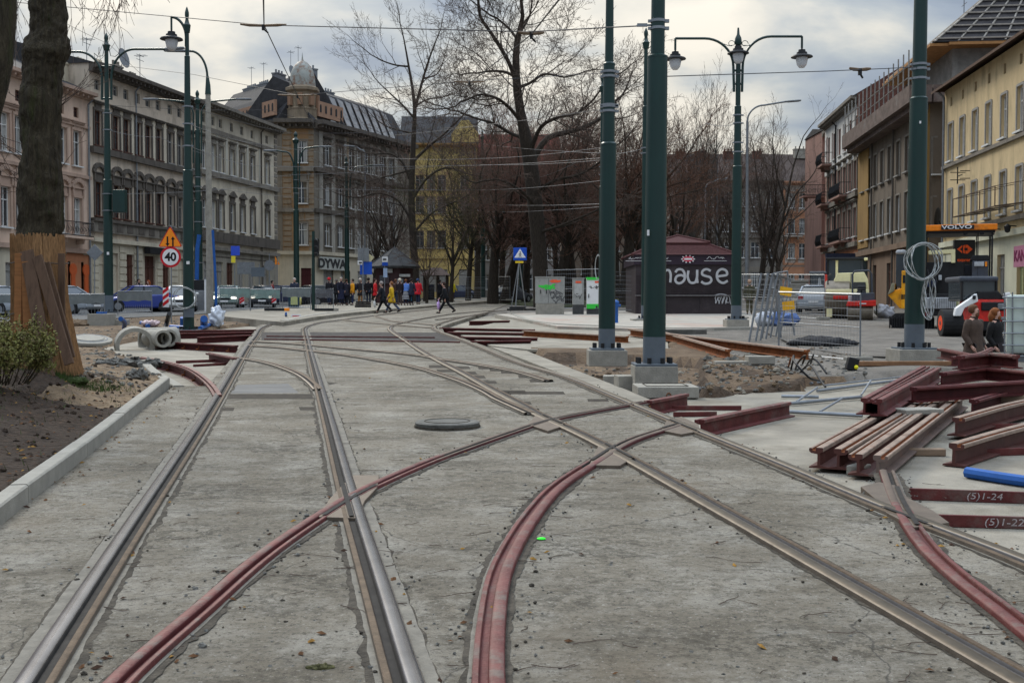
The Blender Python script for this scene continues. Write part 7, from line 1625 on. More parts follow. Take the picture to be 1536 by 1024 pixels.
bx('side_box', 1273, 1279, 443, 456, LG, .4, 1.8); text('HAMM', .14, SWHT, t, pt(1297, 455, -.02), (math.pi / 2, 0, 0), 'hood_lettering', .003) if False else bx('hood_stripe', 1289, 1299, 454.5, 456, SWHT, -.02, .0, bevel=0)
# dark cab far left of the roller
t, bx, pt, tube, poly, wheel, s = machine('site_loader', 'dark glazed machine cab standing behind the silver saloon', 'loader', 1226, 66)
a = bx('cab', 1215, 1238, 409, 440, GLASSC, 0, 1.6); bx('cab_roof', 1214, 1239, 407, 410, GREYM, -.1, 1.8, a); bx('chassis', 1213, 1240, 438, 452, MGR, -.2, 3.); bx('cab_pillar', 1215, 1216.5, 409, 440, BLACK, -.06, .05, a); bx('cab_pillar', 1237, 1238.5, 409, 440, BLACK, -.06, .05, a)
tube('wiper_arm', [pt(1227, 438, -.1), pt(1229, 417, -.1)], .05, LG); tube('wiper_arm', [pt(1229, 417, -.1), pt(1233, 438, -.1)], .05, LG); bx('mirror', 1209, 1214, 426, 438, SWHT, -.2, 0); wheel(1217, .8, .45, .4, RUBBER, GREYM); wheel(1236, .8, .45, .4, RUBBER, GREYM)
t, bx, pt, tube, poly, wheel, s = machine('concrete_barrier', 'pale concrete barrier block beside the leaning mesh panels, far down the road', 'barrier', 1200, 75)
poly('barrier_block', [(1184, 447), (1186, 425), (1190, 422), (1211, 422), (1214, 447)], 0, .8, CAST); bx('top_slab', 1186, 1213, 420, 423, KERB, -.1, .9)
# asphalt paver
t, bx, pt, tube, poly, wheel, s = machine('asphalt_paver', 'asphalt paver with an orange canopy roof and yellow hopper behind the coil pole', 'paver', 1415, 39)
a = bx('canopy', 1374, 1490, 337, 346, ORA, 0, 2.6); bx('canopy_underside', 1377, 1487, 345, 350, BLACK, .1, 2.5, a); sg = bx('name_board', 1412, 1458, 338, 344.5, BLACK, -.03, .03, a, 0); text('VOLVO', .17, SWHT, sg, pt(1434, 341.2, -.035), (math.pi / 2, 0, 0), 'name_lettering', .004, sx=1.7, bold=.004)
for x0, x1 in ((1462, 1464.5), (1481, 1484.5), (1386, 1392)): 
 for d in (.2, 2.2): bx('canopy_post', x0, x1, 347, 420 if x0 > 1400 else 400, BLACK, d, d + .1, bevel=.01)
for x in (1446, 1469): bx('work_lamp', x - 3, x + 3, 349, 353, BLACK, .1, .3)
bx('engine_body', 1352, 1462, 396, 447, MGR, 1.0, 3.2); bx('engine_body', 1358, 1445, 392, 445, BLACK, .5, 3.0); bx('deck', 1355, 1480, 440, 450, BLACK, .2, 3.4)
bx('control_box', 1455, 1478, 391, 417, MGR, .2, 1.2); bx('control_panel', 1458, 1472, 393, 400, LG, .15, .22); bx('panel_label', 1473, 1476, 393, 400, SORNG, .15, .22, bevel=0); poly('dark_cover', [(1452, 391), (1456, 383), (1478, 383), (1480, 391)], .2, 1.4, BLACK)
poly('cream_frame', [(1394, 375), (1432, 373), (1432, 394), (1426, 394), (1426, 380), (1394, 381)], .3, .6, CRM); bx('side_cabin', 1346, 1362, 378, 430, GLASSC, .8, 2.6); bx('cabin_cap', 1346, 1362, 372, 379, LG, .7, 2.7, bevel=.1)
bx('screed', 1384, 1433, 446, 463, LG, -.1, .4); b = MB()
for i in range(16): q0, q1 = pt(1386 + i * 3, 447, -.11), pt(1386 + i * 3, 462, -.11); b.bar(q0, q1, .012, .012)
b.build('screed_slot', BLACK, t); bx('screed_frame', 1370, 1440, 462, 474, BLACK, .0, .8); bx('step_plate', 1407, 1420, 470, 496, MGR, -.1, .1); bx('yellow_door', 1355, 1362, 405, 463, YEL_, .2, 1.6); bx('door_recess', 1357, 1361, 412, 424, BLACK, .18, .22, bevel=0)
poly('hopper', [(1335, 442), (1339, 436), (1361, 430), (1361, 463), (1353, 463)], .4, 2.4, YEL_); poly('hopper_side', [(1335, 442), (1337, 437), (1341, 424), (1346, 424), (1345, 436)], .3, 2.5, mat('hopper_drab', (.25, .23, .15), .7))
for x0, x1 in ((1338, 1362), (1372, 1402)): 
 tr = poly('crawler_track', [(x0, 486), (x0 + 2, 475), (x0 + 8, 470), (x1 - 4, 470), (x1, 478), (x1, 492), (x1 - 4, 496), (x0 + 8, 496)], .3, 1.6, RUBBER)
 for i in range(7): bx('track_pad', x0 - 1 + i * (x1 - x0) / 7, x0 + 1.5 + i * (x1 - x0) / 7, 474 + 2 * (i % 2), 496, BLACK, .22, .34, tr)
bx('red_reflector', 1378, 1400, 468, 474, mat('dull_red', (.12, .015, .02), .6), -.05, .05)
for i in range(5): tube('hose', [pt(1366 + i * 9, 404, .4), pt(1370 + i * 9, 420 + 3 * (i % 3), .2), pt(1374 + i * 8, 440, .4)], .025, BLACK)
bx('blue_tank', 1392, 1406, 420, 430, flat('tank_blue', (30, 45, 80)), .3, .6); bx('spray_can', 1408, 1413, 412, 420, LG, .3, .5)
# skid steer loader
t, bx, pt, tube, poly, wheel, s = machine('skid_loader', 'red and white skid steer loader with orange wheels behind the walking couple', 'loader', 1468, 33, .25)
bx('rear_body', 1462, 1514, 449, 486, MRED, .1, 1.6, bevel=.08); bx('grille', 1473, 1508, 453, 466, BLACK, .05, .12); bx('lamp_recess', 1496, 1508, 455, 464, GREYM, .02, .08); a = bx('cab', 1446, 1500, 418, 452, GLASSC, .3, 1.6, bevel=.06); bx('cab_roof', 1443, 1501, 414, 422, MGR, .2, 1.8, a, .08)
for x in (1446, 1496): bx('cab_pillar', x, x + 4, 420, 452, BLACK, .24, .34, a)
poly('hood', [(1466, 450), (1470, 437), (1500, 436), (1511, 450)], .2, 1.5, BLACK); poly('lift_arm', [(1431, 474), (1434, 462), (1455, 447), (1464, 440), (1466, 452), (1446, 462), (1441, 474)], -.12, .12, WHITE); poly('lift_arm', [(1506, 440), (1514, 438), (1517, 452), (1509, 462)], 0, .2, WHITE); bx('pivot', 1457, 1462, 443, 449, BLACK, -.16, -.1)
for x in (1431, 1445): wheel(x, .35, .40, .30, RUBBER, flat('wheel_orange', (240, 80, 35), .4), 'x')
wheel(1503, .9, .40, .34, RUBBER, flat('wheel_orange', (240, 80, 35), .4), 'x'); bx('lower_frame', 1448, 1510, 480, 496, BLACK, .1, 1.6); bx('red_lamp', 1506, 1513, 480, 497, TAIL, .05, .15); bx('side_step', 1500, 1516, 475, 480, GREYM, -.05, .15)
# caged water tank at the right edge
t, bx, pt, tube, poly, wheel, s = machine('water_tank', 'white plastic tank in a steel cage at the very edge of the picture', 'tank', 1556, 22.6)
bx('tank_body', 1512, 1600, 442, 530, mat('milky_plastic', (.55, .62, .56), .4, var=.12, scale=2), 0, 1.0, bevel=.08)
for x in (1511, 1522, 1540, 1562, 1584, 1601): tube('cage_bar', [pt(x, 438, -.03), pt(x, 536, -.03)], .014, GALV)
for y in (446, 462, 482, 500, 518, 534): tube('cage_bar', [pt(1508, y, -.045), pt(1604, y, -.045)], .014, GALV)
bx('pallet', 1508, 1604, 533, 545, GREYM, 0, 1.)
# ---------------------------------------------------------------- fences and barriers
def mesh_panel(label, a, c, Y0, Y1, h, group, nx=28, nz=9, tilt=0., wire_r=.004, fr=.021, m=GALV, feet=True, name='mesh_fence_panel', nwires=True):
 p, q = a if isinstance(a, Vector) else P(*a, Y0), c if isinstance(c, Vector) else P(*c, Y1); d = q - p; n = Vector((d.y, -d.x, 0)).normalized(); up = (Vector((0, 0, 1)) + n * tilt).normalized() * h
 t = thing(name, label, 'fence panel', p, group=group); b = MB(); b.ring([Vector(), up, up + d, d, Vector()], fr, 6); b.ring([up * .5, up * .5 + d], fr * .6, 5); b.build('panel_frame', m, t)
 if nwires:
  b = MB()
  for i in range(1, nx): b.ring([d * (i / nx), d * (i / nx) + up], wire_r * .6, 3, cap=False)
  for i in range(1, nz): b.ring([up * (i / nz), up * (i / nz) + d], wire_r, 3, cap=False)
  b.build('wire_mesh', GREYM, t, fix=False)
 if feet:
  for f in (d * .02, d * .98): MB().box(f + Vector((0, 0, .02)), (.22, .6, .13), rz=math.atan2(d.y, d.x)).build('fence_foot', CAST, t, bevel=.03)
 return t
FG = 'mesh fence panels round the works'
for i, (lb, x0, y0, x1, y1, Y0, Y1, h) in enumerate([('mesh panel on the road right of the leaning panels', 1168, 528, 1290, 541, 25.5, 23, 1.35), ('fence panel behind the wide cabinet', 820, 462, 898, 462, 63, 61, 2.1), ('fence panel between the two thick strain poles', 912, 464, 962, 465, 60, 60, 2.0), ('fence panel partly hidden behind the tiled kiosk', 962, 465, 1000, 465, 60, 60, 2.), ('mesh panel between the three lantern post and the olive jacket', 1112, 478, 1170, 482, 50, 47, 1.95), ('mesh panel behind the leaning bundle on the road side', 1172, 474, 1236, 478, 52, 49, 1.9), ('far fence panel left of the yellow raincoat', 633, 449, 668, 449, 97, 96, 1.9), ('far fence panel right of the yellow raincoat', 668, 449, 702, 449, 96, 96, 1.9), ('far fence panel in front of the arched yellow door', 702, 449, 735, 449, 96, 96, 1.9), ('fence panel before the yellow house, next to the sign with brace', 735, 449, 765, 450, 96, 92, 1.9)]): mesh_panel(lb, (x0, y0), (x1, y1), Y0, Y1, h, FG, wire_r=.006 if Y0 > 40 else .004)
for i, (x0, x1, xt0, lb) in enumerate([(1123, 1135, 12, 'steel panel frame leaning first in the bundle nearest the lantern post'), (1133, 1148, 14, 'steel panel frame leaning second in the bundle'), (1140, 1156, 14, 'steel panel frame leaning in the middle of the bundle'), (1148, 1162, 10, 'steel panel frame leaning last in the bundle'), (1172, 1178, -13, 'steel panel frame leaning the opposite way, its yellow tag upright')]):
 Y = 31 + i * .35; p0 = P(x0, 516 - i, Y); p1 = P(x1 + (6 if i < 4 else 14), 512 - i, Y + 1.6); t = mesh_panel(lb, p0, p1, 0, 0, 1.95, 'bundle of leaning panel frames', 6, 4, .0, feet=False, fr=.03); t.rotation_euler.y = .17 if i < 4 else -.12
 if i in (3, 4): MB().box((.28, -.15, 1.5 if i == 3 else 1.0), (.34, .02, .24)).build('yellow_tag', flat('tag_yellow', (240, 180, 40)), t)
def barrier(label, x0, x1, y0, y1, Y, Y1=None, sk=0., m=None):
 p, q = P(x0, y1, Y), P(x1, y1 + sk, Y1 or Y); d = q - p; t = thing('crowd_barrier', label, 'barrier', p, group='low grey barriers with cloth'); h = (y1 - y0) / F * Y
 b = MB(); b.ring([Vector(), Vector((0, 0, h)), d + Vector((0, 0, h)), d], .022, 6); b.ring([d * .0 + Vector((0, 0, h * .1)), d + Vector((0, 0, h * .1))], .018, 5); b.build('barrier_frame', GALV, t)
 b = MB(); k = int(d.length / .13)
 for i in range(1, k): b.ring([d * (i / k) + Vector((0, 0, h * .1)), d * (i / k) + Vector((0, 0, h * .4))], .007, 3, cap=False)
 b.build('barrier_bars', GALV, t, fix=False); b = MB(); n = 14; vs = []
 for i in range(n + 1):
  for z in (.58, .98): vs.append(d * (i / n) + Vector((0, -.03 + .015 * math.sin(i * 2.1), h * z + .02 * math.sin(i * 1.3))))
 b.add(vs + [v + Vector((0, .012, 0)) for v in vs], [(2 * i, 2 * i + 2, 2 * i + 3, 2 * i + 1) for i in range(n)] + [(2 * n + 2 + 2 * i, 2 * n + 3 + 2 * i, 2 * n + 5 + 2 * i, 2 * n + 4 + 2 * i) for i in range(n)]); b.build('barrier_cloth', m or mat('barrier_cloth', (.17, .19, .19), .8, var=.2, scale=2, alpha=.92), t, fix=False)
CLG = mat('barrier_cloth_green', (.20, .29, .27), .8, var=.2, scale=2, alpha=.72)
barrier('grey cloth barrier left of the planked tree', -40, 24, 442, 472, 50); barrier('grey cloth barrier between the planked tree and the box post', 97, 157, 442, 476, 46, 47, -2); barrier('grey cloth barrier before the blue car', 177, 228, 437, 472, 48, 50, -2)
barrier('pale green cloth barrier before the lit headlights', 330, 375, 432, 466, 58, None, 0, CLG); barrier('pale green cloth barrier ending at the orange striped foot', 376, 420, 434, 466, 58.5, None, 0, CLG); barrier('grey cloth barrier beside the traffic light pole', 424, 466, 432, 464, 60); barrier('narrow bare barrier between the traffic light and the crowd', 474, 500, 433, 466, 60, None, 0, mat('barrier_cloth_thin', (.14, .14, .15), .8, alpha=.5))
for px, py, Y, m, lb in ((421, 466, 57, SORNG, 'orange and black fence foot before the pale green barrier'), (495, 466, 59, CAST, 'grey rubber fence foot near the traffic light')):
 t = thing('fence_foot', lb, 'fence foot', P(px, py, Y)); MB().box((-.3, 0, .06), (1.0, .3, .14)).build('foot_block', RUBBER, t, bevel=.03); MB().box((.32, 0, .06), (.22, .3, .15)).build('foot_end', m, t, bevel=.02)
t = thing('litter_bin', 'blue bin with a pale poster beside the bald man', 'bin', P(441, 462, 68)); b = MB(); b.lathe([(.33, 0), (.36, 1.15), (.30, 1.2)], 14); b.build('bin_body', flat('bin_blue', (30, 60, 75), .6), t); MB().box((.08, -.35, .6), (.4, .06, .8)).build('poster', flat('poster', (170, 175, 120)), t)
t = thing('white_column', 'white control column standing by the concrete lamp post', 'control box', P(311, 468, 62)); MB().box((0, 0, .9), (.24, .3, 1.8)).build('column_body', SWHT, t, bevel=.02); MB().box((0, 0, 1.84), (.28, .34, .08)).build('column_cap', GREYM, t)
# ---------------------------------------------------------------- lifted slabs, pipe rings, timber, tubes
def block(name, label, px, py, dz, size, m, rz=0., cat='concrete block', group=None, bevel=.012, extra=None):
 p = G(px, py, dz); t = thing(name, label, cat, p, rz, group); MB().box((0, size[1] / 2, size[2] / 2), size).build('block_body', m, t, bevel=bevel)
 if extra: extra(t, size)
 return t
def cover(t, s):
 b = MB(); w, d = s[0] * .34, s[1] * .36; b.ring([(-w, s[1] / 2 - d, s[2] + .004), (w, s[1] / 2 - d, s[2] + .004), (w, s[1] / 2 + d, s[2] + .004), (-w, s[1] / 2 + d, s[2] + .004), (-w, s[1] / 2 - d, s[2] + .004)], .008, 4); b.build('lid_seam', JOINT, t); b = MB(); b.ring([(.0 + .03 * math.cos(a), -.01, .04 + .035 * math.sin(a)) for a in [k * .7 for k in range(10)]], .007, 5); b.build('lifting_eye', RUST, t)
block('inspection_cover', 'pale concrete inspection cover with a seam on top in front of the thickest pole', 1003, 597, -.12, (.88, .80, .16), CAST, 0, 'inspection cover', extra=cover)
block('cover_base', 'dark frame beneath the pale inspection cover', 1010, 602, -.34, (1.05, .8, .20), mat('wet_frame', (.03, .03, .03), .7), 0, 'frame')
block('concrete_block', 'brown stained concrete block beside the inspection cover', 947, 599, -.34, (.42, .42, .38), CAST, .1); block('concrete_block', 'low grey concrete block half sunk left of the stained one', 924, 590, -.36, (.45, .4, .3), CAST, -.1)
block('concrete_beam', 'grey concrete beam lying before the rusty rails, lower one', 1118, 552, -.10, (1.15, .25, .13), CAST, .02); block('concrete_beam', 'short grey concrete beam set on the lower beam', 1143, 546, -.02, (.52, .35, .15), CAST, .02); block('timber_board', 'flat brown board lying in front of the grey beams', 1107, 560, -.12, (.9, .7, .06), mat('old_timber', (.19, .13, .085), .85, var=.3, scale=4, stretch=(1, 8, 8)), .05, 'board')
block('concrete_curb_bed', 'low concrete edging between the two strain pole blocks', 905, 541, -.35, (3.4, .2, .30), CAST, 0, 'edging')
block('control_cube', 'light grey cube with a blue top left of the pipe rings', 147, 489, -.03, (.80, .8, .46), KERB, 0, extra=lambda t, s: MB().box((0, .4, s[2] + .04), (.3, .3, .08)).build('blue_cap', BLUEP, t)); block('concrete_block', 'low brownish concrete block beside the light cube', 172, 488, -.03, (.9, .5, .22), CAST, .1)
block('timber_batten', 'wooden batten at the far side of the lower rail stack', 1386, 684, -.138, (.42, .10, .07), mat('new_batten', (.24, .17, .115), .8, var=.2, scale=5, stretch=(1, 6, 6)), -.06, 'batten'); block('timber_batten', 'stub of timber under the near end of the stacked rails', 1300, 713, -.138, (.22, .14, .09), CAST, .9, 'batten')
block('timber_batten', 'long orange brown timber before the coil pole', 1366, 549, -.02, (2.0, .12, .09), mat('orange_timber', (.23, .12, .06), .8, var=.3, scale=4), .02, 'batten'); block('timber_batten', 'short timber end sticking out above the upper right rails', 1524, 604, .02, (.5, .12, .1), mat('new_batten', (.24, .17, .115), .8), .05, 'batten')
block('spacer_block', 'pale flat spacer between the rail layers', 1388, 622, .06, (.5, .3, .06), CAST, .3)
block('steel_tray', 'dark shallow tray on the tram bed near the rusty rails', 1022, 503, -.05, (1.6, 1.2, .18), mat('tray_dark', (.09, .085, .075), .8, var=.4), .05, 'tray')
def ring_obj(label, c, r, ri, L, axis, m=CAST, group='concrete pipe rings'):
 t = thing('pipe_ring', label, 'pipe ring', c, group=group); a = Vector(axis).normalized(); u = a.orthogonal().normalized(); w = a.cross(u); b = MB(); n = 28; vs = []
 for rr, l in ((r, 0), (r, L), (ri, L), (ri, 0)):
  for k in range(n): an = 2 * math.pi * k / n; vs.append(a * l + (u * math.cos(an) + w * math.sin(an)) * rr)
 b.add(vs, [(i * n + k, i * n + (k + 1) % n, ((i + 1) % 4) * n + (k + 1) % n, ((i + 1) % 4) * n + k) for i in range(4) for k in range(n)]); b.build('ring_body', m, t, smooth=True)
 return t
def gpt(px, py, dz): return G(px, py, dz)
ring_obj('large concrete ring standing half sunk in the dirt, its opening towards the rails', gpt(203, 520, -.05), .48, .38, .45, (-.45, 1, .10)); ring_obj('concrete ring lying behind the largest one', gpt(214, 512, .02), .36, .29, .9, (.75, .6, .02)); ring_obj('narrow concrete pipe next to the red rails with its mouth showing', gpt(245, 508, .15), .22, .16, 1.0, (-.6, .8, 0)); ring_obj('second narrow concrete pipe with its mouth showing', gpt(254, 507, .15), .22, .16, 1.0, (-.5, .85, 0))
def lid(label, px, py, dz, tilt): 
 t = thing('manhole_ring', label, 'manhole ring', gpt(px, py, dz), group='pale concrete lids'); t.rotation_euler = tilt; b = MB(); b.lathe([(.52, 0), (.55, .02), (.55, .08), (.50, .10), (.36, .10), (.35, .12), (.05, .12)], 28); b.build('lid_body', KERB, t, smooth=True); b = MB(); b.ring([(.43 * math.cos(a), .43 * math.sin(a), .10) for a in [k * .2244 for k in range(29)]], .014, 5, cap=False); b.build('lid_groove', GREYM, t)
lid('round pale concrete lid lying tilted on top of another', 134, 513, .08, (.16, .10, 0)); lid('round pale concrete lid underneath the tilted one', 119, 515, -.02, (.03, -.03, 0))
p = G(671, 640); t = thing('manhole_cover', 'round grey manhole cover standing proud of the concrete between the tracks', 'manhole cover', p); b = MB(); b.lathe([(.335, 0), (.345, .05), (.325, .062), (.05, .064)], 30); b.build('cover_body', mat('cover_grey', (.115, .112, .10), .9, var=.3, scale=6, bump=.5), t); b = MB(); b.lathe([(.352, -.01), (.352, .022), (.34, .022)], 30); b.build('cover_frame', JOINT, t); b = MB(); b.ring([(.24 * math.cos(a), .24 * math.sin(a), .064) for a in [k * .2244 for k in range(29)]], .006, 4, cap=False); b.build('cover_seam', JOINT, t)
def tubes(label, pts, r, m=GALV, dz=-.1, grp='steel tubes dumped beside the rails', name='steel_tube', cat='tube', lift=0.):
 w = [G(x, y, dz + (z[0] if z else 0)) for x, y, *z in pts]; o = w[0].copy(); b = MB(); b.ring([p - o for p in w] if len(w) < 3 else spline([p - o for p in w], .1), r, 8); return tag(b.build(name, m, loc=o, smooth=True), label, cat, grp)
for i, q in enumerate([((1216, 575), (1384, 554)), ((1226, 586), (1356, 569)), ((1184, 605), (1292, 595)), ((1172, 594), (1228, 595)), ((1181, 617), (1294, 623)), ((1263, 563), (1330, 556)), ((1195, 602), (1226, 581, .12)), ((1230, 617), (1264, 597, .1)), ((1292, 592), (1306, 571, .14)), ((1236, 578), (1392, 561))]):
 tubes(['longest grey tube at the back of the dumped tubes', 'grey tube second from the back of the dumped tubes', 'grey tube with one end next to the raised red rail', 'short grey tube butting the cut cables', 'front grey tube running under the double rail bundle', 'grey tube nearest the black and yellow lamp', 'thin slanting tube crossing the ones by the cut cables', 'thin slanting tube crossing the front tubes', 'thin slanting tube leaning against the double rail bundle', 'grey tube lying between the two longest ones'][i], q, .024 if i < 6 else .015)
tubes('bright blue plastic pipe lying on the pale slab by the picture edge', [(1450, 708), (1500, 716), (1600, 730)], .048, BLUEP, -.09, None, 'blue_pipe', 'pipe')
for i, q in enumerate([[(1185, 560), (1190, 540, .25), (1196, 548, .3), (1212, 565, .12), (1236, 572, .0)], [(1192, 556), (1200, 540, .35), (1208, 533, .45), (1204, 545, .3)], [(1198, 560), (1216, 548, .25), (1228, 566, .1), (1238, 580, 0)], [(1206, 553), (1224, 540, .3), (1240, 560, .1)], [(1216, 545, .2), (1220, 532, .4)], [(1182, 552), (1186, 538, .3)]]):
 tubes(['black cable loop rising from the dirt by the rusty rail end', 'cut black cable sticking up by the rusty rail end', 'thick black cable curling towards the grey tubes', 'black cable arching over the dirt before the leaning panels', 'short upright cable end near the concrete beam', 'rusty cable end next to the dug edge'][i], q, .017, BLACK if i < 5 else RUST, -.08, 'cut cables sticking out of the ground', 'cable', 'cable')
t = thing('work_lamp', 'black and yellow work lamp lying beside the timber', 'lamp', G(1278, 556, -.05)); MB().box((0, 0, .12), (.2, .14, .24), Matrix.Rotation(.25, 3, 'Y')).build('lamp_body', BLACK, t, bevel=.02); b = MB(); b.sphere((.05, -.09, .07), .04, 8, 6); b.build('yellow_knob', flat('knob_yellow', (230, 220, 40)), t)
# blue pipes and wraps in the dirt on the left
for lb, q, r in (('bent blue pipe end in the dirt beside the light cube', [(186, 492), (187, 484, .25), (181, 478, .45)], .075), ('blue pipe piece lying behind the pipe rings', [(212, 484), (222, 489)], .08), ('blue pipe lying to the left of the lantern post', [(256, 490), (282, 492)], .075), ('upright blue sleeve to the right of the lantern post', [(306, 489), (306, 478, .3)], .13), ('blue pipe running right from the lantern post foot', [(300, 492), (318, 486)], .075), ('upright blue sleeve just left of the lantern post', [(274, 488), (274, 476, .3)], .1)): tubes(lb, q, r, BLUEP, .02, 'blue pipe pieces in the dirt', 'blue_pipe', 'pipe')
tubes('black pipe sticking up out of the narrow concrete pipes', [(246, 502), (250, 484, .35), (254, 470, .65)], .07, BLACK, 0, None, 'black_pipe', 'pipe'); tubes('blue peg beside the small red sign board', [(429, 479), (429, 470, .3)], .05, BLUEP, 0, None, 'blue_peg', 'peg')
def crumple(name, label, p, s, m, cat, seed, amp=1.):
 b = MB(); b.sphere((0, 0, s[2] * .8), 1, 36, 22, s); b.v = [tuple(Vector(v) * (1 + .28 * noise.noise(Vector(v) * 4.5 / max(s) * .5 + Vector((seed, 0, 0)))) + Vector([min(s) * amp * (.30 * noise.noise(Vector(v) * 1.4 / min(s) + Vector((seed, k, 3))) + .22 * noise.noise(Vector(v) * 3.6 / min(s) + Vector((k, seed, 5)))) for k in range(3)])) for v in b.v]; return tag(b.build(name, m, loc=p, smooth='all'), label, cat)
SHT = mat('plastic_sheet', (.55, .58, .63), .35, var=.15, scale=8); crumple('plastic_sheet', 'white plastic sheeting crumpled round the blue tube foot', G(325, 488), (.28, .25, .36), SHT, 'plastic sheet', 1); crumple('plastic_sheet', 'white and red plastic scrap beside the blue pipe piece', G(226, 489), (.35, .25, .12), mat('scrap_pink', (.5, .38, .38), .6), 'plastic scrap', 2); crumple('plastic_sheet', 'translucent plastic bag over material beside the small roller', at(1327, 52), (.42, .4, .32), mat('sheet_grey', (.33, .33, .36), .4, var=.2, scale=5), 'plastic sheet', 3); crumple('blue_bag', 'blue sacks heaped behind the bundle of leaning frames', at(1170, 42), (.7, .4, .28), flat('sack_blue', (85, 110, 160)), 'sacks', 4); crumple('plastic_sheet', 'white bag lying behind the leaning panels', at(1150, 42), (.4, .3, .3), SHT, 'plastic bag', 5)
crumple('asphalt_heap', 'heap of black broken asphalt on the road behind the mesh panel', at(1236, 28.5, -.05), (.95, .8, .14), mat('asphalt_lump', (.02, .02, .022), .95, bump=1., var=.5), 'heap', 6); crumple('rubble_lump', 'long lump of broken concrete along the sandy edge near the tree', G(192, 551, -.06), (.62, .24, .09), ROUGH, 'rubble', 7, 3.2); crumple('rubble_lump', 'grey stone on the orange sand by the kerb end', G(208, 569, .0), (.16, .12, .09), ROUGH, 'stone', 8, 1.6); crumple('moss_patch', 'small mossy clod with a dry stick on the concrete at the bottom edge', G(482, 1004, -.008), (.055, .028, .012), mat('moss_clod', (.060, .058, .022), .95, var=.6, scale=40, bump=1., spots=.5, spotcol=(.06, .04, .02), spotscale=20), 'moss', 12, 1.4); crumple('rubble_lump', 'earth heap behind the planked tree', G(112, 492, -.12), (.9, .7, .17), DIRT, 'heap', 9)
t = thing('small_sign_board', 'small white board with red marks lying near the platform edge', 'board', G(444, 480)); MB().box((0, 0, .16), (.42, .03, .18)).build('board', SWHT, t); MB().box((0, -.02, .16), (.3, .02, .06)).build('red_mark', SREDS, t)
crumple('grass_tuft', 'tuft of fresh green grass at the foot of the planks', Vector((TREE.x + .62, TREE.y - .55, gz(TREE.x + .62, TREE.y - .55) - .03)), (.16, .13, .06), mat('moss_green', (.030, .045, .010), .95, var=.5, scale=30, bump=1.), 'grass', 10)
b = MB(); b.sphere((0, 0, .002), .023, 12, 6, (1.2, 1., .35)); tag(b.build('paint_mark', emis('fluorescent_green', (.0, .9, .05), .15) if False else flat('fluorescent_green', (40, 250, 40), .6), loc=G(812, 808, .004)), 'bright green paint dot beside the double red curved rail', 'paint mark')
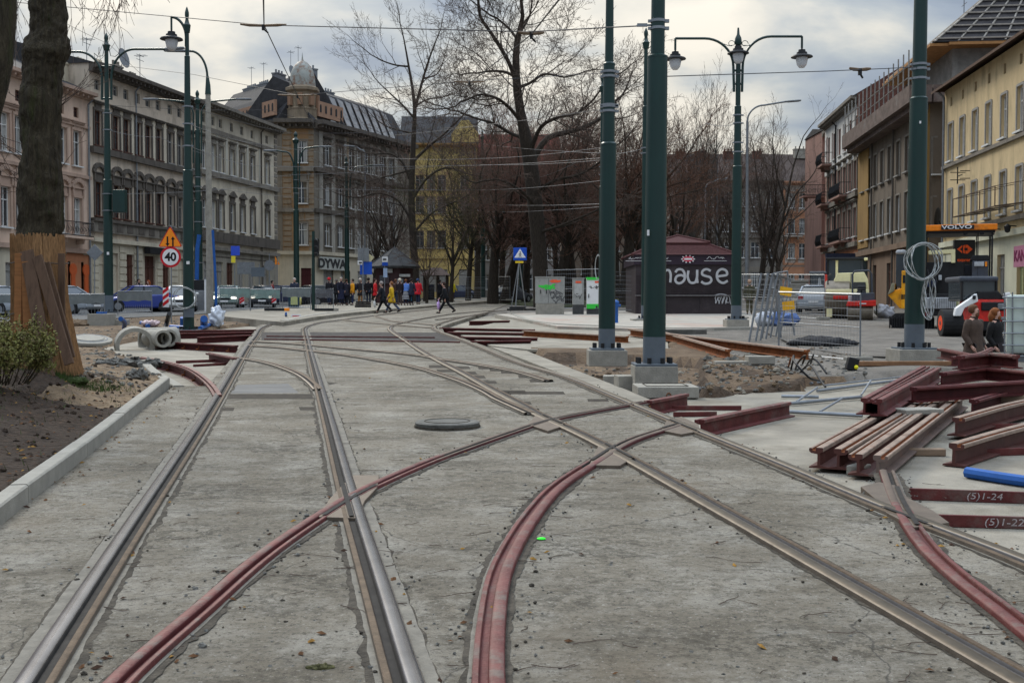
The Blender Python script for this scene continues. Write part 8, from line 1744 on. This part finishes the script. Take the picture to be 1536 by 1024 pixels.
# ---------------------------------------------------------------- litter nobody could count
def litter():
 q = random.Random(5); tw = MB(); lf = MB(); pb = MB(); rub = MB(); mp = [(p.x, p.y) for p in MAINW]
 def spot():
  while True:
   px, py = q.uniform(-40, 1580), 470 + 600 * q.random() ** 1.0
   p = G(px, py)
   if p.y < 30 and inpoly(p.x, p.y, mp): return p
 def near():
  l = q.choice((T1L, T1R, T2L, C1, C2, C3, T2R)); i = q.randrange(0, min(len(l) - 1, 9)); f = q.random(); a, c = l[i], l[i + 1]; p = G(a[0] + (c[0] - a[0]) * f, a[1] + (c[1] - a[1]) * f); return p + Vector((q.choice((-1, 1)) * q.uniform(.07, .2), q.gauss(0, .04), .006))
 for i in range(230):
  p = near() + Vector((q.gauss(0, .25), q.gauss(0, .2), 0)) if q.random() < .6 else spot() + Vector((0, 0, .006)); a = q.gauss(.15, .5) + (math.pi if q.random() < .5 else 0); L = q.uniform(.04, .22) * (1.5 if q.random() < .08 else 1); pts = [p]; 
  for k in range(5):
   a += q.gauss(0, .3); pts.append(pts[-1] + Vector((math.cos(a), math.sin(a), 0)) * L / 5)
   if k == 2 and q.random() < .6: tw.ring([pts[-1], pts[-1] + Vector((math.cos(a + .8), math.sin(a + .8), 0)) * L * .3], .0018, 3)
  tw.ring(pts, [.0024, .0022, .002, .0016, .0014, .001], 3)
 tag(tw.build('fallen_twigs', TWIG, fix=False), kind='stuff')
 rl = [G(x, y) for l in (T1L, T1R, T2L, T2R, C1, C2, C3) for x, y in l]
 for i in range(1000):
  if q.random() < .14: p = near()
  elif q.random() < .93:
   f = q.random(); p = KA.lerp(KB, f) + Vector((q.uniform(-2.6, .24), q.uniform(-.3, .3), 0)); kd = kerb_d(p.x, p.y)
   if -.07 < kd < .2: continue
   p.z = pl(p.y) + .006 if kd < 0 else gz(p.x, p.y) + .02
  else: p = spot() + Vector((0, 0, .006))
  s_ = q.uniform(.012, .03); a = q.uniform(0, 6.28); u = Vector((math.cos(a), math.sin(a), q.uniform(-.2, .3))) * s_; w = Vector((-math.sin(a), math.cos(a), q.uniform(0, .4))) * s_ * .55; lf.mi = q.choice((0, 0, 1, 2)); lf.add([p - u, p - u * .2 + w, p + u, p - u * .2 - w, p + Vector((0, 0, s_ * .4))], [(0, 1, 4), (1, 2, 4), (2, 3, 4), (3, 0, 4)])
 tag(lf.build('fallen_leaves', [mat('leaf_brown_dry', (.11, .050, .02), .9, var=.4, scale=9), mat('leaf_ochre', (.26, .14, .03), .9, var=.4, scale=9), mat('leaf_dark', (.045, .022, .012), .9)], fix=False), kind='stuff')
 def stone(B, p, s_): 
  o = len(B.v); B.sphere(p, s_, 6, 4, (1, q.uniform(.6, 1.), q.uniform(.4, .8))); B.v[o:] = [tuple(Vector(v) + Vector([q.uniform(-.18, .18) * s_ for _ in range(3)])) for v in B.v[o:]]
 for i in range(1500): pb.mi = q.choice((0, 0, 1)); stone(pb, near() if q.random() < .72 else spot(), q.uniform(.003, .011) * (1.8 if q.random() < .06 else 1))
 tag(pb.build('track_pebbles', [ROUGH, JOINT], fix=False), kind='stuff')
 for i in range(2600):
  r = q.random()
  if r < .30: px, py = q.uniform(95, 430), q.uniform(474, 522)
  elif r < .46: px, py = q.uniform(110, 250), q.uniform(515, 590)
  elif r < .86: px, py = q.uniform(800, 1190), q.uniform(535, 590)
  else: px, py = q.uniform(1060, 1300), q.uniform(520, 560)
  p = G(px, py)
  if inpoly(p.x, p.y, BASEW) and not inpoly(p.x, p.y, PITW): continue
  p.z = gz(p.x, p.y); rub.mi = q.choice((0, 0, 1, 2)); stone(rub, p, q.uniform(.012, .05) * (1.9 if q.random() < .08 else 1))
 for i in range(1500):
  kd = q.uniform(.15, 4.5); f = q.uniform(-.3, 1.05); d = (KB - KA).normalized(); p = KA.lerp(KB, f) + Vector((-d.y, d.x, 0)) * kd; p.z = gz(p.x, p.y); rub.mi = 3; stone(rub, p, q.uniform(.010, .04))
 tag(rub.build('rubble', [ROUGH, SAND, PALE, SOIL], fix=False), kind='stuff')
 g = MB()
 for i in range(1400):
  r = q.random()
  if r < .5: a = q.uniform(0, 6.28); k = q.gauss(0, .3); x, y = TREE.x + .62 + k, TREE.y - .5 + q.gauss(0, .14)
  else: p = KA.lerp(KB, q.uniform(-.2, 1)) + Vector((q.gauss(-1.6, .8), q.gauss(0, .4), 0)); x, y = p.x, p.y
  if kerb_d(x, y) < .15: continue
  p = Vector((x, y, gz(x, y))); h = q.uniform(.03, .11); d = Vector((q.gauss(0, .35), q.gauss(0, .35), 1)) * h; g.add([p + Vector((-.004, 0, 0)), p + Vector((.004, 0, 0)), p + d], [(0, 1, 2)])
 tag(g.build('grass', mat('grass_green', (.05, .085, .016), .8, var=.4), fix=False), kind='stuff')
litter()
# ---------------------------------------------------------------- sky, sun, camera
def world():
 w = bpy.data.worlds.new('World'); SC.world = w; w.use_nodes = True
 nt = w.node_tree; N = nt.nodes; L = nt.links; bg = N['Background']
 el, az = math.radians(38), math.radians(-28)            # veiled sun ahead and to the left
 sk = N.new('ShaderNodeTexSky'); sk.sky_type = 'NISHITA'; sk.sun_disc = False
 sk.sun_elevation = el; sk.sun_rotation = az; sk.dust_density = 2.
 tc = N.new('ShaderNodeTexCoord')
 sp = N.new('ShaderNodeSeparateXYZ'); L.new(tc.outputs['Generated'], sp.inputs[0])
 def math_(op, a, b=None):
  m = N.new('ShaderNodeMath'); m.operation = op
  for i, v in enumerate((a, b)):
   if v is None: continue
   if isinstance(v, (int, float)): m.inputs[i].default_value = v
   else: L.new(v, m.inputs[i])
  return m.outputs[0]
 # clouds laid out on a flat deck overhead: direction / height
 zz = math_('MAXIMUM', math_('ADD', sp.outputs['Z'], .42), .06)
 cx = math_('DIVIDE', sp.outputs['X'], zz); cy = math_('DIVIDE', sp.outputs['Y'], zz)
 cb = N.new('ShaderNodeCombineXYZ'); L.new(cx, cb.inputs[0]); L.new(cy, cb.inputs[1])
 mp = N.new('ShaderNodeMapping'); mp.inputs['Scale'].default_value = (2.3, 3.4, 1); mp.inputs['Location'].default_value = (1.7, .4, 0); L.new(cb.outputs[0], mp.inputs[0])
 n = N.new('ShaderNodeTexNoise'); n.inputs['Scale'].default_value = 1.15; n.inputs['Detail'].default_value = 8; n.inputs['Roughness'].default_value = .52; n.inputs['Distortion'].default_value = .25
 L.new(mp.outputs[0], n.inputs[0])
 # bright thin cloud around the veiled sun
 sd = Vector((-.05, 1, .22)).normalized()
 dt = N.new('ShaderNodeVectorMath'); dt.operation = 'DOT_PRODUCT'; dt.inputs[1].default_value = sd; L.new(tc.outputs['Generated'], dt.inputs[0])
 gl = N.new('ShaderNodeMapRange'); gl.interpolation_type = 'SMOOTHSTEP'; gl.inputs[1].default_value = .90; gl.inputs[2].default_value = 1.; L.new(dt.outputs['Value'], gl.inputs[0])
 v = math_('ADD', math_('MULTIPLY', math_('SUBTRACT', n.outputs['Fac'], .5), 2.3), math_('ADD', math_('MULTIPLY', gl.outputs[0], .48), .27))
 rp = N.new('ShaderNodeValToRGB'); e = rp.color_ramp.elements
 e[0].position = .05; e[0].color = (*lin((128, 146, 178)), 1)
 e[1].position = .95; e[1].color = (*lin((247, 248, 248)), 1)
 for p, c in ((.35, (156, 173, 200)), (.55, (186, 199, 215)), (.75, (228, 232, 235))):
  q = e.new(p); q.color = (*lin(c), 1)
 L.new(v, rp.inputs[0])
 mul = N.new('ShaderNodeMix'); mul.data_type = 'RGBA'; mul.blend_type = 'MULTIPLY'; mul.inputs['Factor'].default_value = 1
 L.new(rp.outputs[0], mul.inputs['A'])
 zb = math_('MULTIPLY', math_('ADD', math_('MULTIPLY', math_('POWER', math_('MAXIMUM', sp.outputs['Z'], .0), 2.3), 5.6), .84), 6.6)      # overcast: the zenith is brightest
 cz = N.new('ShaderNodeCombineXYZ'); L.new(math_('MULTIPLY', zb, 1.07), cz.inputs[0]); L.new(math_('MULTIPLY', zb, .985), cz.inputs[1]); L.new(math_('MULTIPLY', zb, .845), cz.inputs[2]); L.new(cz.outputs[0], mul.inputs['B'])
 mx = N.new('ShaderNodeMix'); mx.data_type = 'RGBA'; mx.inputs['Factor'].default_value = .93
 L.new(sk.outputs[0], mx.inputs['A']); L.new(mul.outputs['Result'], mx.inputs['B'])
 L.new(mx.outputs['Result'], bg.inputs[0]); bg.inputs[1].default_value = .135
 s = bpy.data.lights.new('sun', 'SUN'); s.energy = 1.9; s.angle = math.radians(18); s.color = (1, .93, .80)
 so = bpy.data.objects.new('sun', s); COL.objects.link(so)
 d = Vector((math.sin(az) * math.cos(el), math.cos(az) * math.cos(el), math.sin(el)))
 so.rotation_euler = d.to_track_quat('Z', 'Y').to_euler(); so.location = (0, 0, 40)
world()
cam = bpy.data.cameras.new('camera'); co = bpy.data.objects.new('camera', cam); COL.objects.link(co)
cam.sensor_width = 36; cam.lens = 36 * F / 1536; cam.clip_end = 3000; cam.clip_start = .05
co.location = (0, 0, EYE); co.rotation_euler = (math.pi / 2 - TH, 0, 0)
SC.camera = co
SC.view_settings.view_transform = 'Standard'; SC.view_settings.look = 'None'; SC.view_settings.exposure = .17; SC.view_settings.gamma = 1
SC.cycles.max_bounces = 6; SC.cycles.diffuse_bounces = 3
